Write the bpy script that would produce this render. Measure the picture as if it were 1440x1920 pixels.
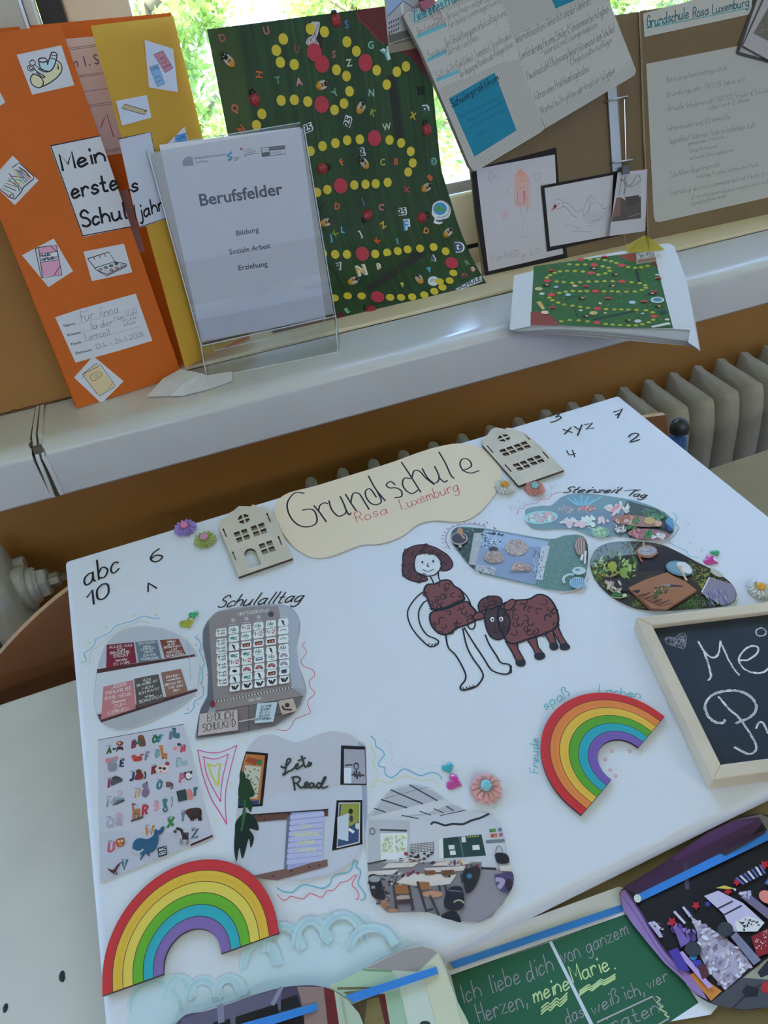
import bpy, bmesh, math, random
from mathutils import Vector, Matrix
random.seed(7)
for o in list(bpy.data.objects): bpy.data.objects.remove(o)
SC = bpy.context.scene
COL = SC.collection
V = Vector
# ------------------------------------------------------------ camera
F = 1315.95
R0 = V((0.92935048, -0.34910795, -0.12013044)); R1 = V((-0.28753018, -0.48028321, -0.82864614)); R2 = V((0.23159033, 0.80464382, -0.54673051))
CP = V((0, 0, 1.232))
cd = bpy.data.cameras.new('camera'); cam = bpy.data.objects.new('camera', cd); COL.objects.link(cam)
cd.sensor_fit = 'VERTICAL'; cd.sensor_height = 36; cd.lens = F / 1920 * 36; cd.clip_start = .02; cd.clip_end = 200
cam.matrix_world = Matrix(((R0.x, -R1.x, -R2.x, CP.x), (R0.y, -R1.y, -R2.y, CP.y), (R0.z, -R1.z, -R2.z, CP.z), (0, 0, 0, 1)))
SC.camera = cam
# ------------------------------------------------------------ world, sun, exposure
SC.view_settings.view_transform = 'Standard'; SC.view_settings.look = 'None'; SC.view_settings.gamma = 1
SC.view_settings.exposure = 1.80
W = bpy.data.worlds.new('sky'); SC.world = W; W.use_nodes = True
bg = W.node_tree.nodes['Background']; bg.inputs[0].default_value = (.44, .71, 1.32, 1); bg.inputs[1].default_value = 3.2
sd = bpy.data.lights.new('sun', 'SUN'); sd.energy = 5; sd.angle = .01; sd.color = (1, .94, .78)
sun = bpy.data.objects.new('sun', sd); COL.objects.link(sun); sun.rotation_euler = V((.15, -.45, 1.0)).to_track_quat('Z', 'Y').to_euler()
sun.location = (0, -3, 6)

for i, (lx, ly) in enumerate(((-.9, -3.4), (1.9, -3.4))):            # added warm fill lights behind the camera, no fixtures there
    ld = bpy.data.lights.new('warm_fill', 'AREA'); ld.shape = 'RECTANGLE'; ld.size = 1.4; ld.size_y = .4; ld.energy = 9; ld.color = (1, .88, .70)
    lo = bpy.data.objects.new('warm_fill', ld); COL.objects.link(lo); lo.location = (lx, ly, 2.86)

# ------------------------------------------------------------ helpers
def lin(c):
    return tuple((x / 255 / 12.92) if x / 255 <= .04045 else ((x / 255 + .055) / 1.055) ** 2.4 for x in c)
WH = dict(canvas=(204, 215, 231), front=(160, 165, 172), note=(190, 202, 208), bind=(176, 188, 198), lap=(168, 170, 172), lap2=(205, 203, 198), book=(205, 210, 220), board=(196, 200, 196), card=(205, 212, 220), chalk=(205, 215, 225), lit=(255, 255, 255))
def alb(c, w):
    a, b = lin(c), lin(WH[w]); return tuple(min(.9, x / y * .8) for x, y in zip(a, b))
MATS = {}
def mat(name, rgb=(.8, .8, .8), rough=.6, metal=0, bump=0, bscale=200, var=0, vscale=8, attr=False, spec=.5, transl=0, coat=0):
    if name in MATS: return MATS[name]
    m = bpy.data.materials.new(name); m.use_nodes = True; nt = m.node_tree; N = nt.nodes; L = nt.links
    b = N['Principled BSDF']; b.inputs['Base Color'].default_value = (*rgb, 1); b.inputs['Roughness'].default_value = rough
    b.inputs['Metallic'].default_value = metal; b.inputs['Specular IOR Level'].default_value = spec; b.inputs['Coat Weight'].default_value = coat
    col = None
    if attr:
        a = N.new('ShaderNodeAttribute'); a.attribute_name = 'Col'; col = a.outputs['Color']
    tc = N.new('ShaderNodeTexCoord')
    if var:
        nz = N.new('ShaderNodeTexNoise'); nz.inputs['Scale'].default_value = vscale; nz.inputs['Detail'].default_value = 6; L.new(tc.outputs['Object'], nz.inputs['Vector'])
        mr = N.new('ShaderNodeMapRange'); mr.inputs[1].default_value = .3; mr.inputs[2].default_value = .7; mr.inputs[3].default_value = 1 - var; mr.inputs[4].default_value = 1 + var; L.new(nz.outputs['Fac'], mr.inputs[0])
        mx = N.new('ShaderNodeMix'); mx.data_type = 'RGBA'; mx.blend_type = 'MULTIPLY'; mx.inputs[0].default_value = 1
        if col: L.new(col, mx.inputs[6])
        else: mx.inputs[6].default_value = (*rgb, 1)
        L.new(mr.outputs[0], mx.inputs[7]); col = mx.outputs[2]
    if col: L.new(col, b.inputs['Base Color'])
    if bump:
        n2 = N.new('ShaderNodeTexNoise'); n2.inputs['Scale'].default_value = bscale; n2.inputs['Detail'].default_value = 3; L.new(tc.outputs['Object'], n2.inputs['Vector'])
        bp = N.new('ShaderNodeBump'); bp.inputs['Strength'].default_value = bump; bp.inputs['Distance'].default_value = .001; L.new(n2.outputs['Fac'], bp.inputs['Height']); L.new(bp.outputs[0], b.inputs['Normal'])
    if transl:
        t = N.new('ShaderNodeBsdfTranslucent'); ms = N.new('ShaderNodeMixShader'); ms.inputs[0].default_value = transl
        if col: L.new(col, t.inputs[0])
        else: t.inputs[0].default_value = (*rgb, 1)
        L.new(b.outputs[0], ms.inputs[1]); L.new(t.outputs[0], ms.inputs[2]); L.new(ms.outputs[0], N['Material Output'].inputs[0])
    MATS[name] = m; return m
def glassmat(name, tint=(1, 1, 1), refl=.06, rough=.0):
    if name in MATS: return MATS[name]
    m = bpy.data.materials.new(name); m.use_nodes = True; nt = m.node_tree; N = nt.nodes; L = nt.links; N.remove(N['Principled BSDF'])
    t = N.new('ShaderNodeBsdfTransparent'); t.inputs[0].default_value = (*tint, 1)
    g = N.new('ShaderNodeBsdfGlossy'); g.inputs['Roughness'].default_value = rough
    fr = N.new('ShaderNodeFresnel'); fr.inputs[0].default_value = 1.45
    mm = N.new('ShaderNodeMath'); mm.operation = 'MULTIPLY_ADD'; mm.inputs[1].default_value = .8; mm.inputs[2].default_value = refl - .03; mm.use_clamp = True; L.new(fr.outputs[0], mm.inputs[0])
    ms = N.new('ShaderNodeMixShader'); L.new(mm.outputs[0], ms.inputs[0]); L.new(t.outputs[0], ms.inputs[1]); L.new(g.outputs[0], ms.inputs[2]); L.new(ms.outputs[0], N['Material Output'].inputs[0])
    MATS[name] = m; return m
PRINT = mat('printed_paper', rough=.65, attr=True, spec=.3)
GLOSS = mat('photo_print', rough=.33, attr=True, spec=.45)
CARD = mat('card_paper', rough=.7, attr=True, spec=.25, transl=.22)
PAINT = mat('poster_paint', rough=.55, attr=True, spec=.35, bump=.25, bscale=60, var=.14, vscale=9)

def ray(x, y): return R0 * ((x - 720) / F) + R1 * ((y - 960) / F) + R2
class Plane:
    def __init__(s, p0, u, v):
        s.p = V(p0); s.u = V(u).normalized(); s.n = s.u.cross(V(v)).normalized(); s.v = s.n.cross(s.u)
        if s.n.dot(CP - s.p) < 0: s.n = -s.n
    def at(s, x, y, lift=0):
        d = ray(x, y); q = s.p + s.n * lift; return CP + d * ((q - CP).dot(s.n) / d.dot(s.n))
    def nrm(s, x, y): return s.n
    def up(s, l): q = Plane(s.p + s.n * l, s.u, s.v); return q
    def uv(s, u, v, l=0): return s.p + s.u * u + s.v * v + s.n * l
    def inv(s, P): d = P - s.p; return d.dot(s.u), d.dot(s.v)
class Curved:                                   # a sheet bent along X: profile of (Y, Z) points
    def __init__(s, prof):
        s.seg = [Plane((0, a[0], a[1]), (1, 0, 0), (0, b[0] - a[0], b[1] - a[1])) for a, b in zip(prof, prof[1:])]; s.prof = prof
    def seg_at(s, x, y):
        for k, pl in enumerate(s.seg):
            z = pl.at(x, y).z
            if z <= s.prof[k + 1][1] or k == len(s.seg) - 1:
                return pl
    def at(s, x, y, lift=0): return s.seg_at(x, y).at(x, y, lift)
    def nrm(s, x, y): return s.seg_at(x, y).n

def prop(o, label=None, cat=None, group=None, kind=None):
    for k, v in (('label', label), ('category', cat), ('group', group), ('kind', kind)):
        if v: o[k] = v
    return o
ORG = {}
def thing(name, loc, label, cat, group=None):
    o = bpy.data.objects.new(name, None); o.empty_display_size = .02; COL.objects.link(o); o.location = loc; ORG[o] = V(loc)
    return prop(o, label, cat, group)
def mobj(name, verts, faces, mats, parent=None, fm=None, cols=None, smooth=False, org=None):
    """verts in world space -> one mesh object"""
    if parent is not None: org = ORG[parent]
    elif org is None:
        xs = [v[0] for v in verts]; ys = [v[1] for v in verts]; zs = [v[2] for v in verts]
        org = V(((min(xs) + max(xs)) / 2, (min(ys) + max(ys)) / 2, min(zs)))
    me = bpy.data.meshes.new(name); me.from_pydata([V(v) - org for v in verts], [], faces)
    for m in (mats if isinstance(mats, (list, tuple)) else [mats]): me.materials.append(m)
    if fm: me.polygons.foreach_set('material_index', fm)
    if cols:
        ca = me.color_attributes.new('Col', 'FLOAT_COLOR', 'CORNER'); buf = []
        for p, c in zip(me.polygons, cols): buf += [c[0], c[1], c[2], 1.0] * p.loop_total
        ca.data.foreach_set('color', buf)
    if smooth: me.polygons.foreach_set('use_smooth', [True] * len(me.polygons))
    o = bpy.data.objects.new(name, me); COL.objects.link(o)
    if parent is not None: o.parent = parent
    else: o.location = org
    ORG[o] = org; return o
class MB:                                       # collects shapes for one mesh
    def __init__(s): s.v = []; s.f = []; s.m = []
    def add(s, v, f, m=0):
        b = len(s.v); s.v += [V(q) for q in v]; s.f += [tuple(i + b for i in g) for g in f]; s.m += [m] * len(f); return s
    def bm(s, bm, m=0, M=None):
        bm.verts.index_update(); s.add([(M @ v.co) if M else v.co.copy() for v in bm.verts], [[v.index for v in f.verts] for f in bm.faces], m); bm.free(); return s
    def box(s, c, d, bev=0, seg=2, m=0, M=None):
        bm = bmesh.new(); bmesh.ops.create_cube(bm, size=1)
        for v in bm.verts: v.co = V((v.co.x * d[0], v.co.y * d[1], v.co.z * d[2]))
        if bev: bmesh.ops.bevel(bm, geom=bm.edges[:], offset=bev, segments=seg, affect='EDGES', profile=.6)
        T = Matrix.Translation(c) if M is None else M @ Matrix.Translation(c)
        return s.bm(bm, m, T)
    def tube(s, pts, r, n=10, m=0, cap=True, closed=False):
        pts = [V(p) for p in pts]; K = len(pts); rs = r if isinstance(r, (list, tuple)) else [r] * K
        vs = []; pr = None
        for i in range(K):
            a = pts[i - 1] if (i or closed) else pts[0]; b = pts[(i + 1) % K] if (i < K - 1 or closed) else pts[-1]
            t = (b - a).normalized()
            if pr is None: pr = t.orthogonal().normalized()
            pr = (pr - t * pr.dot(t)).normalized(); q = t.cross(pr)
            vs += [pts[i] + (pr * math.cos(2 * math.pi * k / n) + q * math.sin(2 * math.pi * k / n)) * rs[i] for k in range(n)]
        fs = []
        for i in range(K if closed else K - 1):
            j = (i + 1) % K
            fs += [(i * n + k, i * n + (k + 1) % n, j * n + (k + 1) % n, j * n + k) for k in range(n)]
        if cap and not closed: fs += [tuple(range(n - 1, -1, -1)), tuple(range((K - 1) * n, K * n))]
        return s.add(vs, fs, m)
    def lathe(s, prof, n=24, m=0, M=Matrix()):
        vs = [M @ V((r * math.cos(2 * math.pi * k / n), r * math.sin(2 * math.pi * k / n), z)) for r, z in prof for k in range(n)]
        fs = [(i * n + k, i * n + (k + 1) % n, (i + 1) * n + (k + 1) % n, (i + 1) * n + k) for i in range(len(prof) - 1) for k in range(n)]
        return s.add(vs, fs, m)
    def prism(s, pts, off, m=0):
        n = len(pts); off = V(off); pts = [V(p) for p in pts]
        return s.add(pts + [p + off for p in pts], [tuple(range(n - 1, -1, -1)), tuple(range(n, 2 * n))] + [(i, (i + 1) % n, n + (i + 1) % n, n + i) for i in range(n)], m)
    def build(s, name, mats, parent=None, smooth=False, org=None):
        return mobj(name, s.v, s.f, mats, parent, s.m, None, smooth, org)

def crom(P, closed=False, k=5):
    n = len(P)
    if n < 3: return list(P)
    out = []
    for i in range(n if closed else n - 1):
        p1 = P[i]; p2 = P[(i + 1) % n]; p0 = P[i - 1] if (i or closed) else p1; p3 = P[(i + 2) % n] if (i + 2 < n or closed) else p2
        for j in range(k):
            t = j / k; t2 = t * t; t3 = t2 * t
            out.append(tuple(.5 * (2 * b + (c - a) * t + (2 * a - 5 * b + 4 * c - d) * t2 + (3 * b - a - 3 * c + d) * t3) for a, b, c, d in zip(p0, p1, p2, p3)))
    if not closed: out.append(tuple(P[-1]))
    return out
# single stroke alphabet: pairs of base-16 digits x,y; baseline 4, x-height 9, ascender e
GL = dict(zip('abcdefghijklmnopqrstuvwxyz', '6849180614345568|696574 0e04|07294967553405 58391806143455 6849180614345568|6e6574 065758391806143465 5d3e2c24|0949 6849180614345568|6962401001 0e04|0729496764 1914|1c1d 39321001|3c3d 0e04|5906|2764 1e1524 0904|0729394744|4769798784 0904|0729496764 391806143454665839 0900|07294967553405 6849180614345568|696072 0904|07294958 583918174655341405 2d253454|0949 090614345567|696574 093469 0924486489 0964|6904 0935|6910 09690464'.split()))
GL.update(dict(zip('ABCDEFGHIJKLMNOPQRSTUVWXYZ', '043e64|1858 040e|0e4e5c4a09|4a67654404 6c4e2e0b07244465 040e|0e3e6b673404 6e0e0464|0959 6e0e04|0959 6c4e2e0b0724446569|3969 040e|646e|0969 141e 5e56341405 040e|6e09|2a64 0e0464 040e478e84 040e646e 3e1d0b07153455676b5d3e 040e|0e4e6c6b4909 3e1d0b07153455676b5d3e|3664 040e|0e4e6c6b4909|3964 6c4e2e0c1a496765442405 3e34|0e6e 0e06153455666e 0e346e 0e244b648e 0e64|6e04 0e39|6e3934 0e6e0464'.split())))
GL.update(dict(zip('0123456789', '3e1d0b07153455676b5d3e 0b3e34 0b1d3e5d6b590464 0d3e5d5b39|3959665534|341405 3e0767|5a54 6e1e0a3b5a6755341405 5e2c0815345567492907 0e6e24|1949 391b1d3e5d5b39071534556739 6b4a1a0c2e4e6c6634'.split())))
GL.update({'ß': '040c2e4e5c3a58665434', 'ä': GL['a'] + '|2c2d|5c5d', 'ö': GL['o'] + '|2c2d|4c4d', 'ü': GL['u'] + '|1c1d|5c5d', 'Ä': GL['A'] + '|1f1g|5f5g', 'Ö': GL['O'] + '|1f1g|5f5g', 'Ü': GL['U'] + '|1f1g|5f5g', '.': '1415', ',': '2512', '-': '0848', ':': '1415|1819', '!': '1e17|1415', '(': '2e0b0724', ')': '0e2b2704', '/': '046e', '&': '64152c4e5b072464', '+': '0868|3b35', "'": '1e1c'})
SHARP = set('AEFHIKLMNTVWXYZkvwxz147')
def d36(c): return int(c, 36)
class Print:
    """pictures and lettering printed or drawn on a sheet; positions are read off the photo and carried onto the real surface"""
    def __init__(s, surf, white, lift=.0003):
        s.s = surf; s.w = white; s.l = lift; s.V = []; s.Fc = []; s.C = []; s.q = 0; s.k = 1; s.x0 = s.y0 = 0
    def z(s, x0, y0, k): s.x0, s.y0, s.k = x0, y0, k; return s
    def px(s, p): return s.x0 + p[0] / s.k, s.y0 + p[1] / s.k
    def P(s, p, dl=0): return s.s.at(*s.px(p), s.l + dl)
    def up(s, d=.00002): s.l += d
    def _add(s, vs, fs, c):
        b = len(s.V); s.V += vs; s.Fc += [tuple(i + b for i in f) for f in fs]; s.C += [c] * len(fs)
    def poly(s, pts, c, sm=False):
        if sm: pts = crom(pts, True)
        xs = [p[0] for p in pts]; ys = [p[1] for p in pts]
        s._add([s.P(p) for p in pts], [tuple(range(len(pts)))], alb(c, s.w)); s.up(.000004 if max(max(xs) - min(xs), max(ys) - min(ys)) < 12 * s.k else .00002); return s
    def line(s, pts, w, c, sm=True, closed=False):
        """w in millimetres"""
        if sm and len(pts) > 2: pts = crom(pts, closed, 4)
        K = len(pts); s.q = (s.q + 1) % 7; Q = [s.P(p, .000005 + s.q * .0000012 + .000005 * i / K) for i, p in enumerate(pts)]; w = w * .0005; vs = []
        for i in range(K):
            a = Q[i - 1] if (i or closed) else Q[0]; b = Q[(i + 1) % K] if (i < K - 1 or closed) else Q[-1]
            t = b - a
            if t.length < 1e-9: t = V((1, 0, 0))
            n = s.s.nrm(*s.px(pts[i])).cross(t.normalized())
            e = t.normalized() * w * .6 if (not closed and i in (0, K - 1)) else V()
            q = Q[i] + (e if i else -e); vs += [q + n * w, q - n * w]
        s._add(vs, [(2 * i, 2 * i + 1, (2 * i + 3) % (2 * K), (2 * i + 2) % (2 * K)) for i in range(K if closed else K - 1)], alb(c, s.w)); return s
    def ell(s, x, y, rx, ry, c, rot=0, n=18):
        a = math.radians(rot); s.poly([(x + rx * math.cos(t) * math.cos(a) - ry * math.sin(t) * math.sin(a), y + rx * math.cos(t) * math.sin(a) + ry * math.sin(t) * math.cos(a)) for t in [2 * math.pi * i / n for i in range(n)]], c); return s
    def arc(s, x, y, rx, ry, a0, a1, w, c, n=10):
        return s.line([(x + rx * math.cos(math.radians(a0 + (a1 - a0) * i / n)), y + ry * math.sin(math.radians(a0 + (a1 - a0) * i / n))) for i in range(n + 1)], w, c, False)
    def text(s, t, p0, p1, up, w, c, jit=.3, slant=0):
        adv = []; x = 0
        for ch in t:
            adv.append(x)
            x += 4 if ch == ' ' else max(d36(g) for g in GL[ch].replace('|', '')[::2]) + 2.2
        x = max(x - 2.2, 1); ux = ((p1[0] - p0[0]) / x, (p1[1] - p0[1]) / x); uy = (up[0] / 10, up[1] / 10)
        for ch, a in zip(t, adv):
            if ch == ' ': continue
            jx, jy = random.uniform(-jit, jit), random.uniform(-jit, jit)
            for st in GL[ch].split('|'):
                P = [(d36(st[i]) + a + jx, d36(st[i + 1]) - 4 + jy) for i in range(0, len(st), 2)]
                P = [(q[0] + slant * q[1] / 10, q[1]) for q in P]
                if ch not in SHARP: P = crom(P, False, 3)
                s.line([(p0[0] + ux[0] * q[0] + uy[0] * q[1], p0[1] + ux[1] * q[0] + uy[1] * q[1]) for q in P], w, c, False)
        return s
    def type(s, t, p0, p1, up, c, bold=0, ul=None):
        vs, fs, w, h = typeset(t, bold)
        ux = ((p1[0] - p0[0]) / w, (p1[1] - p0[1]) / w); uy = (up[0] / h, up[1] / h)
        s._add([s.P((p0[0] + ux[0] * x + uy[0] * y, p0[1] + ux[1] * x + uy[1] * y), .000006) for x, y in vs], fs, alb(c, s.w)); return s
    def grass(s, pts, cols, n, ln, w):
        """many small drawn blades inside a polygon"""
        xs = [p[0] for p in pts]; ys = [p[1] for p in pts]; k = 0
        while k < n:
            x, y = random.uniform(min(xs), max(xs)), random.uniform(min(ys), max(ys))
            if not inside(x, y, pts): x += 1e9
            if x < 1e8:
                a = random.uniform(0, 6.28); l = random.uniform(.4, 1) * ln
                q = (x + l * math.cos(a), y + l * math.sin(a))
                if inside(*q, pts): s.line([(x, y), q], w, random.choice(cols), False)
            k += 1
        s.up(); return s
    def slab(s, pts, th, c, sm=False, side=None):
        """the card itself: top, underside and cut edge"""
        if sm: pts = crom(pts, True)
        n = len(pts); T = [s.P(p) for p in pts]; B = [s.P(p, -th) for p in pts]
        s._add(T + B, [tuple(range(n)), tuple(range(2 * n - 1, n - 1, -1))], alb(c, s.w)); s._add(T + B, [(i, (i + 1) % n, n + (i + 1) % n, n + i) for i in range(n)], alb(side or c, s.w)); s.up(); return s
    def build(s, name, m=None, parent=None, label=None):
        o = mobj(name, s.V, s.Fc, m or PRINT, parent, None, s.C)
        if label: o['label'] = label
        return o
def inside(x, y, P):
    r = False; j = len(P) - 1
    for i in range(len(P)):
        if (P[i][1] > y) != (P[j][1] > y) and x < (P[j][0] - P[i][0]) * (y - P[i][1]) / (P[j][1] - P[i][1]) + P[i][0]: r = not r
        j = i
    return r
TS = {}
def typeset(t, bold=0):
    if (t, bold) in TS: return TS[(t, bold)]
    cu = bpy.data.curves.new('t', 'FONT'); cu.body = t; cu.size = 1; cu.offset = bold; cu.resolution_u = 3
    o = bpy.data.objects.new('t', cu); COL.objects.link(o); dg = bpy.context.evaluated_depsgraph_get(); dg.update()
    me = bpy.data.meshes.new_from_object(o.evaluated_get(dg)); vs = [(v.co.x, v.co.y) for v in me.vertices]; fs = [tuple(p.vertices) for p in me.polygons]
    bpy.data.objects.remove(o); bpy.data.curves.remove(cu); bpy.data.meshes.remove(me)
    x0 = min(v[0] for v in vs); vs = [(x - x0, y) for x, y in vs]; w = max(v[0] for v in vs)
    TS[(t, bold)] = (vs, fs, w, .73); return TS[(t, bold)]
def curvemesh(loops, th):
    """flat shape with holes, thickness th, as (verts, faces) in local xy"""
    cu = bpy.data.curves.new('c', 'CURVE'); cu.dimensions = '2D'; cu.fill_mode = 'BOTH'; cu.extrude = th / 2
    for lp in loops:
        sp = cu.splines.new('POLY'); sp.points.add(len(lp) - 1); sp.use_cyclic_u = True
        for q, p in zip(sp.points, lp): q.co = (p[0], p[1], 0, 1)
    o = bpy.data.objects.new('c', cu); COL.objects.link(o); dg = bpy.context.evaluated_depsgraph_get(); dg.update()
    me = bpy.data.meshes.new_from_object(o.evaluated_get(dg)); vs = [v.co.copy() for v in me.vertices]; fs = [tuple(p.vertices) for p in me.polygons]; ns = [p.normal.copy() for p in me.polygons]
    bpy.data.objects.remove(o); bpy.data.curves.remove(cu); bpy.data.meshes.remove(me); return vs, fs, ns
def basis(pl, P, rot=0):
    M = Matrix((pl.u, pl.v, pl.n)).transposed().to_4x4(); M.translation = P; return M @ Matrix.Rotation(rot, 4, 'Z')
# ------------------------------------------------------------ the setting
def struct(o): o['kind'] = 'structure'; return o
ORANGE = mat('ochre_wall_paint', (.42, .195, .045), .75, bump=.5, bscale=120, var=.06, vscale=5)
CREAM = mat('cream_wall_paint', (.62, .56, .44), .75, bump=.3, bscale=120)
SILL = mat('sill_gloss_paint', (.72, .70, .66), .2, bump=.08, bscale=60, var=.04, vscale=6)
FRAMEW = mat('window_frame_paint', (.90, .74, .46), .4)
DARK = mat('dark_gap', (.05, .043, .034), .8)
SZ, SY0, SY1 = .817, 1.034, 1.2
m = MB(); m.box((0.5, -2, -.01), (9, 8.4, .02)); struct(m.build('floor', mat('linoleum', (.22, .12, .07), .5)))
m = MB(); m.box((0.5, -2.2, 2.95), (9, 7.6, .1)); struct(m.build('ceiling', mat('ceiling_paint', (.8, .8, .78), .8)))
# wall behind the radiator, then the pier left of the window, the pier on the right and the lintel: one wall
m = MB()
m.box((.5, 1.23, .365), (9, .2, .73)); m.box((-.64, 1.35, .98), (1.2, .3, .32)); m.box((-3.6, 1.35, 1.3), (.8, .3, .96)); m.box((2.4, 1.35, 1.86), (.4, .3, 2.08)); m.box((4.7, 1.35, 1.86), (.6, .3, 2.08)); m.box((.5, 1.5, 2.7), (9, .2, .5)); m.box((.5, 1.345, .773), (9, .28, .086))
m.box((-.64, 1.35, 2.02), (1.2, .3, 1.76), m=1); m.box((-3.6, 1.35, 2.3), (.8, .3, 1.2), m=1)
struct(m.build('wall_back', [ORANGE, CREAM]))
WPT = mat('white_wall_paint', (.72, .70, .66), .8)
m = MB(); m.box((-3.95, -2.2, 1.45), (.1, 7.6, 2.9)); struct(m.build('wall_left', [WPT]))
m = MB(); m.box((4.95, -2.2, 1.45), (.1, 7.6, 2.9)); struct(m.build('wall_right', [WPT]))
m = MB(); m.box((.5, -5.95, 1.3), (9, .1, 2.6)); struct(m.build('wall_front', [WPT]))
# window sill: thick painted ledge with a round nose, in two lengths with an open joint between them
def sill(x0, x1, name, seed, nrm=1):
    rnd = random.Random(seed); prof = [(SY1 - .001, .73)]; r = .034; b = .73
    prof += [(SY0 + .004, b), (SY0, b + .004)]
    for i in range(9):
        a = math.pi / 2 * i / 8; prof.append((SY0 + r - r * math.cos(a), SZ - r * .55 + r * .55 * math.sin(a)))
    prof += [(SY1 - .001, SZ)]
    n = len(prof); xs = [x0 + (x1 - x0) * i / 60 for i in range(61)]; vs = []
    for i, x in enumerate(xs):
        for (y, z) in prof:
            e = 0
            if i == 0 and nrm > 0: e = rnd.uniform(-.002, .003)
            if i == 60 and nrm < 0: e = rnd.uniform(-.003, .002)
            vs.append((x + e + (.0 if i not in (0, 60) else 0), y, z))
    fs = [(i * n + k, i * n + (k + 1) % n, (i + 1) * n + (k + 1) % n, (i + 1) * n + k) for i in range(60) for k in range(n)] + [tuple(range(n - 1, -1, -1)), tuple(range(60 * n, 61 * n))]
    o = mobj(name, vs, fs, SILL, smooth=True); o.data.set_sharp_from_angle(angle=.5); return struct(o)
sill(-4, -.2145, 'trim_1', 1, -1); sill(-.198, 4.6, 'trim_2', 2)
m = MB()                                        # strip of filler and peeling paint in the joint, dark slot behind it
m.box((-.206, 1.12, .772), (.012, .16, .082), m=1)
rnd = random.Random(5)
for xo, w, sl in ((-.2098, .0052, 0), (-.2025, .0062, .0008)):
    pr = [(SY1 - .002, SZ + .002), (1.12, SZ + .003), (1.075, SZ + .0025), (1.05, SZ - .004), (SY0 - .001, SZ - .02), (SY0 - .004, .78), (SY0 - .003, .735)]
    vs = []
    for i, (y, z) in enumerate(pr):
        e = rnd.uniform(-.0012, .0012) + sl * i; vs += [(xo + e - w / 2, y, z), (xo + e + w / 2, y, z), (xo + e + w / 2, y + .006, z - .004), (xo + e - w / 2, y + .006, z - .004)]
    m.add(vs, [(4 * i + k, 4 * i + (k + 1) % 4, 4 * i + 4 + (k + 1) % 4, 4 * i + 4 + k) for i in range(len(pr) - 1) for k in range(4)])
struct(m.build('trim_3', [SILL, mat('dirty_filler', (.16, .135, .10), .9)]))
m = MB()                                        # cracked plaster line where the wall meets the sill
for i in range(70):
    x = -.62 + i * .0085; m.box((x, 1.1985, SZ + .0015), (.0085, .003, rnd.uniform(.001, .0055)), m=0)
struct(m.build('trim_4', mat('cracked_plaster', (.16, .075, .035), .9)))
# inner window board behind the sill
m = MB(); m.box((1.12, 1.332, .811), (2.22, .258, .023), .003); m.box((1.12, 1.1985, SZ), (2.22, .003, .0012), m=1); struct(m.build('trim_5', [FRAMEW, DARK]))
# window: frame, sash, glass
wi = thing('window_1', (1.1, 1.45, .822), 'white framed classroom window with trees outside', 'window'); wi['kind'] = 'structure'
m = MB(); m.box((1.12, 1.45, .8375), (2.2, .06, .031), .003); m.box((.001, 1.46, 1.6), (.036, .05, 1.56)); m.build('frame', [FRAMEW], wi)
m = MB(); m.box((1.17, 1.452, .857), (2.1, .05, .010)); m.box((-.004, 1.436, 1.6), (.036, .02, 1.5)); m.build('gasket', [mat('dark_seal', (.045, .04, .036), .6)], wi)
m = MB(); m.box((1.16, 1.448, .9135), (2.08, .055, .103), .004); m.box((.0655, 1.448, 1.66), (.099, .055, 1.6), .004); m.box((2.16, 1.448, 1.66), (.1, .055, 1.6), .004); m.box((1.16, 1.448, 2.42), (2.08, .055, .1), .004)
m.build('sash', [FRAMEW], wi)
m = MB(); m.box((1.16, 1.436, .978), (2.0, .016, .022), .002); m.build('glazing_bead', [mat('aluminium', (.75, .78, .82), .28, 1)], wi)
m = MB(); m.box((1.12, 1.456, 1.69), (2.02, .006, 1.42)); m.build('glass', [glassmat('window_glass')], wi)
m = MB(); m.box((-.029, 1.33, 1.6), (.012, .24, 1.56), .002); struct(m.build('trim_6', [mat('pale_reveal', (.72, .66, .52), .5)]))
m = MB(); m.box((-.0375, 1.197, 1.5), (.004, .005, 1.2), .001); struct(m.build('trim_7', [mat('white_strip', (.85, .87, .86), .3)]))

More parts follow.
